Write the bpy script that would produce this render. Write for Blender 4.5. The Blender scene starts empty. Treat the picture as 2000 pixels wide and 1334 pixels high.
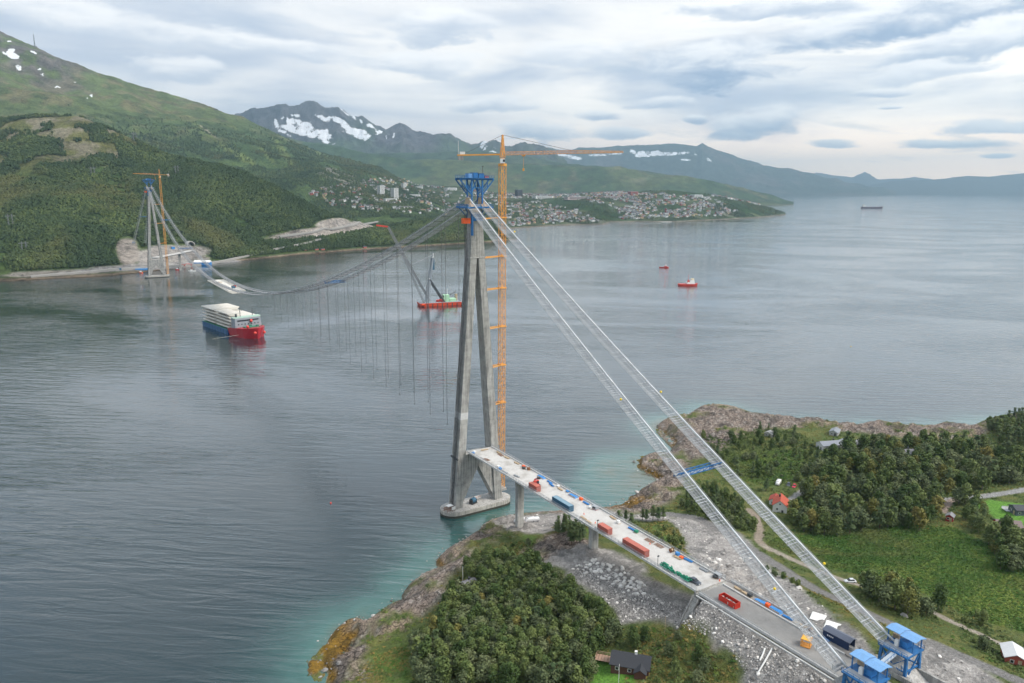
import bpy, math, random
import numpy as np
from mathutils import Vector, Matrix
from mathutils.bvhtree import BVHTree
random.seed(7)
rng = np.random.default_rng(7)
R_ = math.radians
scene = bpy.context.scene
COL = scene.collection

# ------------------------------------------------------------------ camera
CAM = np.array([-183.117, -322.425, 166.725])
YAW, PIT, ROLL, FPX = 0.56621, 0.206088, 0.006636, 1472.23
fw = np.array([math.sin(YAW)*math.cos(PIT), math.cos(YAW)*math.cos(PIT), -math.sin(PIT)])
r0 = np.array([math.cos(YAW), -math.sin(YAW), 0.0]); u0 = np.cross(r0, fw)
RV = math.cos(ROLL)*r0 + math.sin(ROLL)*u0
UV = -math.sin(ROLL)*r0 + math.cos(ROLL)*u0
cam_d = bpy.data.cameras.new('camera'); cam = bpy.data.objects.new('camera', cam_d)
COL.objects.link(cam); scene.camera = cam
cam.matrix_world = Matrix(((RV[0], UV[0], -fw[0], CAM[0]), (RV[1], UV[1], -fw[1], CAM[1]),
                           (RV[2], UV[2], -fw[2], CAM[2]), (0, 0, 0, 1)))
cam_d.sensor_width = 36.0; cam_d.lens = 36.0*FPX/2000.0
cam_d.clip_start = 1.0; cam_d.clip_end = 200000.0

def ray(px, py):
    return fw + RV*(px-1000.0)/FPX + UV*(667.0-py)/FPX
def at_z(px, py, z):
    d = ray(px, py); return CAM + d*((z-CAM[2])/d[2])
def at_y(px, py, y):
    d = ray(px, py); return CAM + d*((y-CAM[1])/d[1])
def at_d(px, py, depth):
    return CAM + ray(px, py)*depth
def proj(P):
    d = np.asarray(P, float) - CAM
    w = d@fw
    return 1000+FPX*(d@RV)/w, 667-FPX*(d@UV)/w, w

# ------------------------------------------------------------------ nodes helpers
class NT:
    def __init__(s, tree): s.t = tree; s.n = tree.nodes; s.l = tree.links
    def node(s, ty, **kw):
        n = s.n.new(ty)
        for k, v in kw.items(): setattr(n, k, v)
        return n
    def link(s, a, b): s.l.new(a, b)
    def inp(s, sock, v):
        if isinstance(v, bpy.types.NodeSocket): s.l.new(v, sock)
        elif v is not None: sock.default_value = v
    def math(s, op, a, b=None, c=None, clamp=False):
        n = s.node('ShaderNodeMath', operation=op, use_clamp=clamp)
        s.inp(n.inputs[0], a); s.inp(n.inputs[1], b); s.inp(n.inputs[2], c)
        return n.outputs[0]
    def vmath(s, op, a, b=None, sc=None):
        n = s.node('ShaderNodeVectorMath', operation=op)
        s.inp(n.inputs[0], a); s.inp(n.inputs[1], b)
        if sc is not None: s.inp(n.inputs['Scale'], sc)
        return n.outputs['Value'] if op in ('LENGTH', 'DOT_PRODUCT') else n.outputs[0]
    def noise(s, vec, scale, detail=4, rough=0.55, dist=0.0, col=False):
        n = s.node('ShaderNodeTexNoise'); s.inp(n.inputs['Vector'], vec)
        s.inp(n.inputs['Scale'], scale); n.inputs['Detail'].default_value = detail
        n.inputs['Roughness'].default_value = rough; n.inputs['Distortion'].default_value = dist
        return n.outputs['Color' if col else 'Fac']
    def ramp(s, v, lo, hi, smooth=True):
        n = s.node('ShaderNodeMapRange', interpolation_type='SMOOTHSTEP' if smooth else 'LINEAR', clamp=True)
        s.inp(n.inputs['Value'], v); s.inp(n.inputs['From Min'], lo); s.inp(n.inputs['From Max'], hi)
        return n.outputs[0]
    def mix(s, f, a, b, blend='MIX'):
        n = s.node('ShaderNodeMix', data_type='RGBA', blend_type=blend)
        s.inp(n.inputs[0], f); s.inp(n.inputs[6], a); s.inp(n.inputs[7], b)
        return n.outputs[2]
    def sep(s, v):
        n = s.node('ShaderNodeSeparateXYZ'); s.inp(n.inputs[0], v); return n.outputs
    def comb(s, x, y, z):
        n = s.node('ShaderNodeCombineXYZ'); s.inp(n.inputs[0], x); s.inp(n.inputs[1], y); s.inp(n.inputs[2], z)
        return n.outputs[0]

def c4(c): return (c[0], c[1], c[2], 1.0)

# ------------------------------------------------------------------ world: overcast sky over Nishita
SUN_AZ = math.radians(138.0); SUN_EL = math.radians(48.0)      # azimuth clockwise from +Y
world = bpy.data.worlds.new('World'); scene.world = world; world.use_nodes = True
W = NT(world.node_tree); W.n.clear()
wout = W.node('ShaderNodeOutputWorld'); bg = W.node('ShaderNodeBackground')
sky = W.node('ShaderNodeTexSky', sky_type='NISHITA'); sky.sun_disc = False
sky.sun_elevation = SUN_EL; sky.sun_rotation = SUN_AZ
sky.air_density = 1.0; sky.dust_density = 1.5; sky.ozone_density = 2.0
tc = W.node('ShaderNodeTexCoord'); D = tc.outputs['Generated']
dx, dy, dz = W.sep(D)
az = W.math('ARCTAN2', dx, dy)                                     # radians, 0 = +Y, clockwise
el = W.math('ARCSINE', dz)
elp = W.math('MAXIMUM', dz, 0.0)
den = W.math('ADD', elp, 0.09)
q = W.comb(W.math('DIVIDE', dx, den), W.math('DIVIDE', dy, den), 0.0)
wv = W.noise(q, 0.7, 3, 0.5, col=True)
qw = W.vmath('ADD', q, W.vmath('SCALE', W.vmath('SUBTRACT', wv, (0.5, 0.5, 0.5)), sc=0.8))
n1 = W.noise(qw, 0.55, 6, 0.52)
n2 = W.noise(W.vmath('MULTIPLY', qw, (0.5, 1.0, 1.0)), 1.6, 7, 0.55)
# wind-drawn bands, long across the view
ae = W.comb(W.math('MULTIPLY', az, 2.2), W.math('MULTIPLY', el, 11.0), 0.3)
n3 = W.noise(ae, 1.5, 6, 0.5, 0.6)
skyc = W.vmath('SCALE', sky.outputs[0], sc=0.10)
deck_hi = c4((0.84, 0.85, 0.865)); deck_lo = c4((0.50, 0.57, 0.68))
t = W.math('ADD', W.math('MULTIPLY', n1, 0.5), W.math('MULTIPLY', n3, 0.5))
deck = W.mix(W.ramp(t, 0.40, 0.60), deck_lo, deck_hi)
# warm light where the sun stands behind the cloud: wide and low
daz = W.math('ABSOLUTE', W.math('SUBTRACT', az, math.radians(66)))
g_az = W.ramp(daz, math.radians(75), 0.0)
g_el = W.ramp(el, math.radians(25), math.radians(1.0))
glow = W.math('MULTIPLY', g_az, g_el)
gl2 = W.math('MULTIPLY', glow, W.ramp(n3, 0.30, 0.62))
deck = W.mix(W.math('MULTIPLY', gl2, 0.85), deck, c4((1.36, 1.25, 1.09)))
low = W.math('MULTIPLY', W.ramp(el, math.radians(5.5), 0.0), W.math('ADD', W.math('MULTIPLY', g_az, 1.0), 0.0))
deck = W.mix(W.math('MULTIPLY', low, 0.75), deck, c4((3.3, 2.2, 1.35)))
# thin places let blue through
thin = W.math('MULTIPLY', W.ramp(n2, 0.56, 0.72), 0.45)
colr = W.mix(thin, deck, W.mix(0.5, skyc, c4((0.52, 0.62, 0.76))))
# lens-shaped wave clouds: (pixel x, y in the photo, half width, half height, tilt, darkness)
LENS = [(830, 132, 130, 30, 0.02, .55), (520, 92, 190, 22, .08, .5), (350, 138, 95, 28, 0.0, .55), (860, 60, 100, 48, -.1, .6),
        (1390, 132, 115, 56, .0, 1.0), (1470, 245, 85, 34, -.1, .95), (1760, 40, 210, 55, -.08, 1.0), (1900, 90, 150, 36, -.1, .75),
        (1290, 205, 62, 16, 0., .7), (1175, 228, 50, 12, 0., .8), (1035, 258, 85, 26, 0.05, .75), (1210, 262, 90, 15, 0., .7),
        (1725, 182, 55, 12, 0., .75), (1733, 212, 22, 4, 0., .8), (1850, 284, 80, 10, .03, .7), (1950, 250, 90, 16, 0., .5),
        (1800, 145, 110, 20, -.05, .5), (955, 205, 75, 18, 0., .6), (1620, 282, 45, 10, 0., .6), (1950, 305, 26, 5, 0., .7), (1360, 236, 24, 10, 0., .9),
        (150, 40, 230, 30, .08, .5), (1500, 18, 160, 22, 0.03, .7), (1130, 110, 130, 30, -.05, .45)]
wn = W.noise(W.comb(W.math('MULTIPLY', az, 9.0), W.math('MULTIPLY', el, 26.0), 1.7), 1.6, 6, 0.62, 0.3, col=True)
wx, wy, wz = W.sep(W.vmath('SUBTRACT', wn, (0.5, 0.5, 0.5)))
for (lx, ly, hw, hh, tilt, dark) in LENS:
    d = ray(lx, ly); d = d/np.linalg.norm(d)
    a0 = math.atan2(d[0], d[1]); e0 = math.asin(d[2])
    wa = hw/FPX*0.93; we = hh/FPX*0.93
    u = W.math('SUBTRACT', az, a0); v = W.math('SUBTRACT', el, e0)
    v2 = W.math('ADD', v, W.math('MULTIPLY', u, tilt))
    un = W.math('ADD', W.math('DIVIDE', u, wa), W.math('MULTIPLY', wx, 2.3))
    vn = W.math('ADD', W.math('DIVIDE', v2, we), W.math('MULTIPLY', wy, 2.0))
    # flat base, domed top
    vv = W.math('MULTIPLY', vn, W.math('ADD', 1.0, W.math('MULTIPLY', W.math('LESS_THAN', vn, 0.0), 0.5)))
    dd = W.math('ADD', W.math('MULTIPLY', un, un), W.math('MULTIPLY', vv, vv))
    m = W.ramp(dd, 1.5, 0.3)
    sh = W.ramp(W.math('ADD', vn, W.math('MULTIPLY', wz, 1.2)), 0.75, -0.55)      # 1 at the base
    k = W.math('MULTIPLY', sh, dark)
    cc = W.mix(k, c4((0.93, 0.935, 0.94)), c4((0.27, 0.38, 0.54)))
    colr = W.mix(W.math('MULTIPLY', m, 0.95), colr, cc)
W.link(colr, bg.inputs['Color']); bg.inputs['Strength'].default_value = 1.0
W.link(bg.outputs[0], wout.inputs[0])
world.cycles.sampling_method = 'MANUAL'; world.cycles.sample_map_resolution = 512

sun_d = bpy.data.lights.new('sun', 'SUN'); sun = bpy.data.objects.new('sun', sun_d); COL.objects.link(sun)
sun_d.energy = 2.9; sun_d.angle = math.radians(26); sun_d.color = (1.0, 0.93, 0.84)
sdir = Vector((math.sin(SUN_AZ)*math.cos(SUN_EL), math.cos(SUN_AZ)*math.cos(SUN_EL), math.sin(SUN_EL)))
sun.rotation_euler = sdir.to_track_quat('Z', 'Y').to_euler()

scene.view_settings.view_transform = 'Standard'; scene.view_settings.look = 'None'
scene.view_settings.exposure = 0.38; scene.view_settings.gamma = 1.0
scene.view_settings.use_curve_mapping = False
scene.render.engine = 'CYCLES'
cy = scene.cycles
cy.use_denoising = True; cy.denoiser = 'OPENIMAGEDENOISE'
cy.max_bounces = 6; cy.diffuse_bounces = 2; cy.glossy_bounces = 3; cy.transmission_bounces = 3
cy.transparent_max_bounces = 8; cy.volume_bounces = 0
cy.caustics_reflective = False; cy.caustics_refractive = False
cy.use_adaptive_sampling = True; cy.adaptive_threshold = 0.03

# ------------------------------------------------------------------ mesh helpers
def tag(o, label=None, cat=None, group=None, kind=None):
    if label: o['label'] = label
    if cat: o['category'] = cat
    if group: o['group'] = group
    if kind: o['kind'] = kind
    return o

def empty(name, loc=(0, 0, 0), rz=0.0, label=None, cat=None, group=None):
    o = bpy.data.objects.new(name, None); COL.objects.link(o)
    o.location = loc; o.rotation_euler = (0, 0, rz); o.empty_display_size = 0.5
    return tag(o, label, cat, group)

class MB:
    """collects polygons; build() links them as one mesh object"""
    def __init__(s): s.v = []; s.f = []; s.m = []
    def poly(s, pts, faces, mi=0):
        b = len(s.v); s.v += [tuple(map(float, p)) for p in pts]
        for fc in faces: s.f.append(tuple(b+i for i in fc)); s.m.append(mi)
        return s
    def hexa(s, lo, hi, mi=0):     # lo, hi: four points each, same order
        return s.poly(list(lo)+list(hi), [(3, 2, 1, 0), (4, 5, 6, 7), (0, 1, 5, 4), (1, 2, 6, 5), (2, 3, 7, 6), (3, 0, 4, 7)], mi)
    def box(s, c, size, rz=0.0, mi=0):
        x, y, z = size[0]/2, size[1]/2, size[2]/2; ca, sa = math.cos(rz), math.sin(rz)
        def q(a, b, h): return (c[0]+a*ca-b*sa, c[1]+a*sa+b*ca, c[2]+h)
        return s.hexa([q(-x, -y, -z), q(x, -y, -z), q(x, y, -z), q(-x, y, -z)],
                      [q(-x, -y, z), q(x, -y, z), q(x, y, z), q(-x, y, z)], mi)
    def bar(s, a, b, w, h=None, mi=0, n=4, up=(0, 0, 1)):
        a = Vector(a); b = Vector(b); d = b-a
        if d.length < 1e-6: return s
        d.normalize(); up = Vector(up)
        if abs(d.dot(up)) > 0.98: up = Vector((1, 0, 0))
        x = d.cross(up).normalized(); y = x.cross(d)
        h = w if h is None else h
        P = []
        if n == 4:
            for o in (a, b):
                P += [o-x*w/2-y*h/2, o+x*w/2-y*h/2, o+x*w/2+y*h/2, o-x*w/2+y*h/2]
            return s.hexa(P[:4], P[4:], mi)
        for o in (a, b):
            for i in range(n):
                t = 2*math.pi*i/n; P.append(o+x*(w/2*math.cos(t))+y*(h/2*math.sin(t)))
        F = [(i, (i+1) % n, n+(i+1) % n, n+i) for i in range(n)]+[tuple(range(n-1, -1, -1)), tuple(range(n, 2*n))]
        return s.poly(P, F, mi)
    def tube(s, pts, w, n=6, mi=0):
        for i in range(len(pts)-1): s.bar(pts[i], pts[i+1], w, w, mi, n)
        return s
    def sweep(s, pts, prof, mi=0, side=None, cap=True):
        """profile (u across, v up) swept along pts; across is horizontal"""
        pts = [Vector(p) for p in pts]; N = len(prof); base = len(s.v)
        for i, p in enumerate(pts):
            t = (pts[min(i+1, len(pts)-1)]-pts[max(i-1, 0)]).normalized()
            x = Vector((t.y, -t.x, 0)).normalized(); y = x.cross(t)
            for (u, v) in prof: s.v.append(tuple(p+x*u+y*v))
        for i in range(len(pts)-1):
            for j in range(N):
                k = (j+1) % N
                s.f.append((base+i*N+j, base+i*N+k, base+(i+1)*N+k, base+(i+1)*N+j)); s.m.append(mi)
        if cap:
            s.f.append(tuple(base+j for j in range(N))); s.m.append(mi)
            s.f.append(tuple(base+(len(pts)-1)*N+N-1-j for j in range(N))); s.m.append(mi)
        return s
    def loft(s, rings, mi=0, cap=True):
        N = len(rings[0]); base = len(s.v)
        for r in rings: s.v += [tuple(map(float, p)) for p in r]
        for i in range(len(rings)-1):
            for j in range(N):
                k = (j+1) % N
                s.f.append((base+i*N+j, base+i*N+k, base+(i+1)*N+k, base+(i+1)*N+j)); s.m.append(mi)
        if cap:
            s.f.append(tuple(base+N-1-j for j in range(N))); s.m.append(mi)
            s.f.append(tuple(base+(len(rings)-1)*N+j for j in range(N))); s.m.append(mi)
        return s
    def cyl(s, c, r, h, n=12, mi=0, r2=None):
        r2 = r if r2 is None else r2
        a = [(c[0]+r*math.cos(2*math.pi*i/n), c[1]+r*math.sin(2*math.pi*i/n), c[2]) for i in range(n)]
        b = [(c[0]+r2*math.cos(2*math.pi*i/n), c[1]+r2*math.sin(2*math.pi*i/n), c[2]+h) for i in range(n)]
        return s.loft([a, b], mi)
    def lattice(s, a, b, w0, w1, nseg, t, mi=0, tri=False, up=(0, 0, 1), tb=None):
        """square (or triangular) truss between a and b"""
        a = Vector(a); b = Vector(b); d = (b-a).normalized(); up = Vector(up)
        if abs(d.dot(up)) > 0.95: up = Vector((0, 1, 0))
        x = d.cross(up).normalized(); y = x.cross(d); tb = t*0.6 if tb is None else tb
        offs = [(-.5, -.5), (.5, -.5), (.5, .5), (-.5, .5)] if not tri else [(-.5, -.4), (.5, -.4), (0, .5)]
        rows = []
        for i in range(nseg+1):
            k = i/nseg; w = w0+(w1-w0)*k; o = a+(b-a)*k
            rows.append([o+x*(u*w)+y*(v*w) for u, v in offs])
        n = len(offs)
        for j in range(n): s.bar(rows[0][j], rows[-1][j], t, t, mi)
        for i in range(nseg):
            for j in range(n):
                k = (j+1) % n
                if i % 2 == 0: s.bar(rows[i][j], rows[i+1][k], tb, tb, mi)
                else: s.bar(rows[i][k], rows[i+1][j], tb, tb, mi)
                s.bar(rows[i+1][j], rows[i+1][k], tb, tb, mi)
        return s
    def mesh(s, name, mats, smooth=False):
        me = bpy.data.meshes.new(name); me.from_pydata(s.v, [], s.f)
        for m in (mats if isinstance(mats, (list, tuple)) else [mats]): me.materials.append(m)
        if any(s.m): me.polygons.foreach_set('material_index', s.m)
        if smooth: me.polygons.foreach_set('use_smooth', [True]*len(s.f))
        me.update(); return me
    def build(s, name, mats, parent=None, smooth=False, loc=None, rz=0.0):
        o = bpy.data.objects.new(name, s.mesh(name, mats, smooth)); COL.objects.link(o)
        if parent is not None: o.parent = parent
        if loc is not None: o.location = loc; o.rotation_euler = (0, 0, rz)
        return o

def copy_tree(o, parent=None, loc=None, rz=None, label=None):
    c = o.copy(); COL.objects.link(c); c.parent = parent
    if loc is not None: c.location = loc
    if rz is not None: c.rotation_euler = (0, 0, rz)
    if label: c['label'] = label
    for ch in list(o.children): copy_tree(ch, c)
    return c

# ------------------------------------------------------------------ materials
MATS = {}
def mat(name, col, rough=0.6, metal=0.0, var=0.12, scale=2.0, bump=0.0, bscale=None, spec=0.4, dirt=None, dscale=0.3, dlo=0.5, dhi=0.75, damt=0.6, attr=None, coords='Object', stretch=None, rvar=0.0):
    if name in MATS: return MATS[name]
    m = bpy.data.materials.new(name); m.use_nodes = True; MATS[name] = m
    T = NT(m.node_tree); b = T.n['Principled BSDF']
    tcx = T.node('ShaderNodeTexCoord').outputs[coords]
    if stretch: tcx = T.vmath('MULTIPLY', tcx, stretch)
    nz = T.noise(tcx, scale, 5, 0.6)
    base = c4(col)
    if attr:
        a = T.node('ShaderNodeAttribute'); a.attribute_name = attr; base = a.outputs['Color']
    k = T.math('ADD', 1.0-var, T.math('MULTIPLY', nz, 2*var))
    cc = T.mix(1.0, base, T.comb(k, k, k), 'MULTIPLY')
    if dirt:
        dn = T.noise(tcx, dscale, 6, 0.65)
        cc = T.mix(T.math('MULTIPLY', T.ramp(dn, dlo, dhi), damt), cc, c4(dirt))
    if rvar:
        oi = T.node('ShaderNodeObjectInfo').outputs['Random']
        kk = T.math('ADD', 1.0-rvar, T.math('MULTIPLY', oi, 2*rvar))
        cc = T.mix(1.0, cc, T.comb(kk, kk, kk), 'MULTIPLY')
    T.link(cc, b.inputs['Base Color'])
    b.inputs['Roughness'].default_value = rough; b.inputs['Metallic'].default_value = metal
    b.inputs['Specular IOR Level'].default_value = spec
    if bump:
        bn = T.noise(tcx, bscale or scale*2, 6, 0.65)
        bp = T.node('ShaderNodeBump'); bp.inputs['Strength'].default_value = bump
        bp.inputs['Distance'].default_value = 0.3
        T.link(bn, bp.inputs['Height']); T.link(bp.outputs[0], b.inputs['Normal'])
    return m

# ------------------------------------------------------------------ numpy noise
def _hash(ix, iy, seed):
    h = (ix.astype(np.int64)*374761393 + iy.astype(np.int64)*668265263 + seed*974634777) & 0x7fffffff
    h = (h ^ (h >> 13))*1274126177 & 0x7fffffff
    return ((h ^ (h >> 16)) & 0xffff)/65535.0
def vnoise(x, y, seed=0):
    x = np.asarray(x, float); y = np.asarray(y, float)
    ix = np.floor(x); iy = np.floor(y); fx = x-ix; fy = y-iy
    fx = fx*fx*fx*(fx*(fx*6-15)+10); fy = fy*fy*fy*(fy*(fy*6-15)+10)
    a = _hash(ix, iy, seed); b = _hash(ix+1, iy, seed); c = _hash(ix, iy+1, seed); d = _hash(ix+1, iy+1, seed)
    return (a+(b-a)*fx)*(1-fy)+(c+(d-c)*fx)*fy
def fbm(x, y, scale, octv=5, seed=0, gain=0.5, ridged=False):
    s = 0; a = 1.0; tot = 0; x = np.asarray(x, float)/scale; y = np.asarray(y, float)/scale
    for o in range(octv):
        n = vnoise(x+o*17.3, y-o*9.1, seed+o)
        if ridged: n = 1-np.abs(2*n-1)
        s = s+a*n; tot += a; a *= gain
        x, y = (0.8*x-0.6*y)*2.03, (0.6*x+0.8*y)*2.03
    return s/tot
def sstep(x, a, b):
    t = np.clip((np.asarray(x, float)-a)/(b-a), 0, 1); return t*t*(3-2*t)
def inpoly(x, y, poly):
    x = np.asarray(x, float); y = np.asarray(y, float); ins = np.zeros(x.shape, bool)
    n = len(poly)
    for i in range(n):
        x1, y1 = poly[i][0], poly[i][1]; x2, y2 = poly[(i+1) % n][0], poly[(i+1) % n][1]
        c = ((y1 > y) != (y2 > y)) & (x < (x2-x1)*(y-y1)/((y2-y1) if abs(y2-y1) > 1e-9 else 1e-9)+x1)
        ins ^= c
    return ins
def pdist(x, y, poly, closed=True):
    x = np.asarray(x, float); y = np.asarray(y, float); best = np.full(x.shape, 1e9)
    n = len(poly)
    for i in range(n if closed else n-1):
        ax, ay = poly[i][0], poly[i][1]; bx, by = poly[(i+1) % n][0], poly[(i+1) % n][1]
        ex, ey = bx-ax, by-ay; L = ex*ex+ey*ey+1e-9
        t = np.clip(((x-ax)*ex+(y-ay)*ey)/L, 0, 1)
        best = np.minimum(best, np.hypot(x-ax-t*ex, y-ay-t*ey))
    return best
def interp(x, xs, ys): return np.interp(x, xs, ys)

def grid_mesh(name, X, Y, Z, cols, material, attr='tone', smooth=True, drop=None):
    """X, Y, Z arrays (rows, cols); cols (rows, cols, 3)"""
    nr, nc = X.shape
    me = bpy.data.meshes.new(name)
    V = np.stack([X, Y, Z], -1).reshape(-1, 3)
    i, j = np.meshgrid(np.arange(nr-1), np.arange(nc-1), indexing='ij')
    a = (i*nc+j).ravel(); F = np.stack([a, a+1, a+nc+1, a+nc], 1)
    if drop is not None:
        dm = drop.reshape(-1); F = F[~(dm[F].all(1))]
    me.vertices.add(len(V)); me.vertices.foreach_set('co', V.ravel())
    me.loops.add(F.size); me.loops.foreach_set('vertex_index', F.ravel().astype(np.int32))
    me.polygons.add(len(F)); me.polygons.foreach_set('loop_start', np.arange(0, F.size, 4, dtype=np.int32))
    me.polygons.foreach_set('loop_total', np.full(len(F), 4, np.int32))
    me.polygons.foreach_set('use_smooth', np.full(len(F), smooth))
    me.update(calc_edges=True)
    if cols is not None:
        ca = me.color_attributes.new(attr, 'FLOAT_COLOR', 'POINT')
        cc = cols.reshape(-1, cols.shape[-1])
        if cols.shape[-1] == 3: cc = np.concatenate([cc, np.zeros((len(V), 1))], 1)
        ca.data.foreach_set('color', cc.ravel().astype(np.float32))
    me.materials.append(material)
    o = bpy.data.objects.new(name, me); COL.objects.link(o)
    return o, V, F
# ================================================================== NEAR SHORE
COAST_L = [(655,1345),(632,1300),(640,1280),(630,1277),(640,1255),(654,1232),(677,1214),(700,1209),(715,1216),(738,1198),(760,1184),(785,1179),(786,1163),(800,1142),
 (821,1129),(845,1121),(863,1113),(853,1105),(853,1094),(869,1078),(882,1069),(903,1060),(916,1049),(935,1045),(938,1033),(946,1023),(967,1014),
 (988,1009),(1004,1006),(1015,1004),(1050,1002),(1100,1000),(1150,997),(1185,993),(1212,988),(1235,974),(1253,956),(1280,943),(1291,937),(1280,931),(1266,922),
 (1248,916),(1248,904),(1255,894),(1271,890),(1297,890),(1307,891),(1313,873),(1321,862),(1313,855),(1301,847),(1287,839),(1282,832),(1295,824),
 (1313,821),(1332,819),(1342,812),(1362,800)]
COAST_R = [(1376,792),(1402,792),(1425,794),(1443,800),(1463,807),(1483,814),(1504,817),(1554,822),(1574,821),(1595,818),(1605,818),(1622,828),(1655,834),(1672,830),
 (1713,826),(1755,833),(1794,839),(1813,833),(1838,829),(1874,835),(1883,844),(1897,829),(1922,822),(1969,819),(2005,816)]
shore = [at_z(x, y, 0)[:2] for x, y in COAST_L]+[at_z(x, y, 2.0)[:2] for x, y in COAST_R]
shore = [tuple(p) for p in shore]+[(520,-95),(640,-130),(800,-420),(700,-900),(-700,-900),(-560,-420),(-300,-215),(-190,-150),(-135,-118)]
ISLET = [tuple(at_z(x, y, 0)[:2]) for x, y in [(601,1310),(606,1292),(620,1290),(630,1297),(622,1314),(608,1319)]]

CP = [(700,1320,4),(780,1290,6),(850,1200,9),(800,1250,7),(900,1120,10),(915,1145,12),(960,1060,7),(1000,1100,13),(1050,1150,16),(1000,1200,15),(900,1250,11),
 (850,1320,9),(1000,1300,15),(1100,1250,17),(1100,1330,18),(1200,1310,19),(1250,1260,20),(1330,1300,22),(1024,1027,5),(960,1025,1.5),(1110,1058,17),(1065,1045,11),(1150,1085,19),
 (1190,1085,21),(1150,1130,18),(1250,1130,22),(1200,1170,18),(1330,1170,25),(1280,1200,21),(1380,1180,27),(1350,1230,23),(1450,1250,26),(1500,1300,28),(1430,1310,24),
 (1550,1320,29),(1230,1000,3),(1260,1030,8),(1300,1010,6),(1330,1060,11),(1300,1060,12),(1400,1050,11),(1430,1100,16),(1480,1130,21),(1400,1105,18),(1350,1085,16),
 (1520,1120,17),(1560,1180,26),(1620,1200,29),(1680,1220,31),(1800,1260,30),(1900,1300,29),(1700,1180,25),(1600,1150,21),(1560,1110,16),(1480,1040,10),(1440,990,8),
 (1400,960,7),(1515,990,8),(1550,945,8),(1450,900,8),(1400,860,8),(1380,820,7),(1480,850,8),(1600,880,8),(1750,900,10),(1900,920,11),(1990,960,12),(1985,850,17),
 (1900,870,9),(1700,1000,10),(1800,1020,11),(1600,1040,10),(1700,1080,12),(1900,1080,14),(2000,1150,16),(1800,1150,17),(1950,1230,21),(2000,1300,26)]
cpw = [tuple(at_z(x, y, z)) for x, y, z in CP]+[(-60,-260,24),(-150,-250,14),(-260,-320,8),(-183,-400,26),(50,-330,34),(200,-350,30),(300,-250,20),(420,-160,16),(520,-140,16),(600,-300,25),(0,-500,45),(-400,-700,40),(500,-700,60)]
cpw = np.array(cpw)
def tps(r2): return 0.5*r2*np.log(r2+1e-6)
_A = tps(((cpw[:, None, :2]-cpw[None, :, :2])**2).sum(-1)); _n = len(cpw)
_M = np.zeros((_n+3, _n+3)); _M[:_n, :_n] = _A+np.eye(_n)*400.0
_M[:_n, _n] = 1; _M[:_n, _n+1:] = cpw[:, :2]; _M[_n, :_n] = 1; _M[_n+1:, :_n] = cpw[:, :2].T
_w = np.linalg.solve(_M, np.concatenate([cpw[:, 2], np.zeros(3)]))
def rbf(x, y):
    out = _w[_n]+_w[_n+1]*x+_w[_n+2]*y
    for i in range(_n): out = out+_w[i]*tps((x-cpw[i, 0])**2+(y-cpw[i, 1])**2)
    return out

def zone(pxs, z0):
    out = []
    for x, y in pxs:
        z = float(z0); p = at_z(x, y, z)
        if z0 > 2.5:
            for _ in range(18):
                p = at_z(x, y, z); e = 33.0-max(abs(p[0])-9.0, 0)*0.62 if p[1] < -164 else 0.0
                z = 0.6*z+0.4*max(1.0, float(rbf(p[0], p[1])), e)
        out.append(tuple(p[:2]))
    return out
ROCKP = [zone([(655,1345),(640,1290),(690,1225),(740,1197),(800,1142),(865,1112),(850,1098),(905,1058),(940,1030),(1000,1008),(1045,1030),(990,1060),(930,1075),(905,1105),(870,1130),(868,1160),(830,1195),(790,1230),(730,1270),(690,1300),(665,1340)], 4),
         zone([(1015,1070),(1060,1045),(1110,1040),(1165,1065),(1180,1085),(1140,1095),(1090,1090),(1040,1100)], 15),
         zone([(1245,905),(1260,885),(1320,895),(1345,900),(1340,950),(1290,990),(1240,1000),(1190,1000),(1230,965),(1260,940)], 3),
         zone([(1280,832),(1375,785),(1480,808),(1600,815),(1625,830),(1560,835),(1500,838),(1460,845),(1420,870),(1400,890),(1345,895),(1330,870)], 6),
         zone([(1580,812),(1720,822),(1880,825),(2005,808),(2005,830),(1940,835),(1900,862),(1800,862),(1720,850),(1660,845),(1600,835)], 4),
         zone([(1380,1110),(1430,1108),(1520,1150),(1500,1160),(1430,1135)], 19)]
GRAVEL = [zone([(1060,1098),(1100,1072),(1150,1068),(1200,1072),(1250,1100),(1270,1130),(1362,1158),(1480,1235),(1640,1320),(1640,1400),(1480,1400),(1440,1290),(1400,1255),(1330,1225),(1290,1205),(1210,1218),(1195,1185),(1110,1120)], 24),
          zone([(1310,1010),(1345,1003),(1420,1030),(1470,1060),(1500,1100),(1560,1150),(1640,1210),(1700,1260),(1770,1330),(1650,1330),(1560,1250),(1400,1130),(1350,1085),(1330,1050)], 18),
          zone([(960,1020),(1000,1008),(1180,1000),(1300,1000),(1330,1020),(1240,1015),(1180,1020),(1060,1042),(1000,1040)], 5),
          zone([(1790,1240),(1870,1270),(1960,1334),(1990,1400),(1800,1400),(1760,1280)], 29)]
ROADS = [([(1300,1003),(1360,1012),(1420,1040),(1470,1075),(1520,1105),(1600,1155),(1700,1200),(1800,1250),(1900,1290),(2000,1334)], 5.0, (0.17,0.165,0.16)),
         ([(1505,1075),(1480,1055),(1485,1035),(1478,1010),(1462,995)], 3.2, (0.24,0.20,0.16)),
         ([(1490,1065),(1520,1080),(1600,1115),(1660,1138),(1760,1165),(1850,1210),(1950,1255),(2010,1290)], 3.0, (0.26,0.23,0.19)),
         ([(1545,975),(1580,950),(1600,940)], 3.5, (0.27,0.26,0.25)),
         ([(1800,975),(1870,975),(1950,965),(2010,955)], 4.5, (0.25,0.25,0.25)),
         ([(1840,1000),(1855,980),(1870,975)], 3.5, (0.25,0.2,0.17))]
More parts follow.
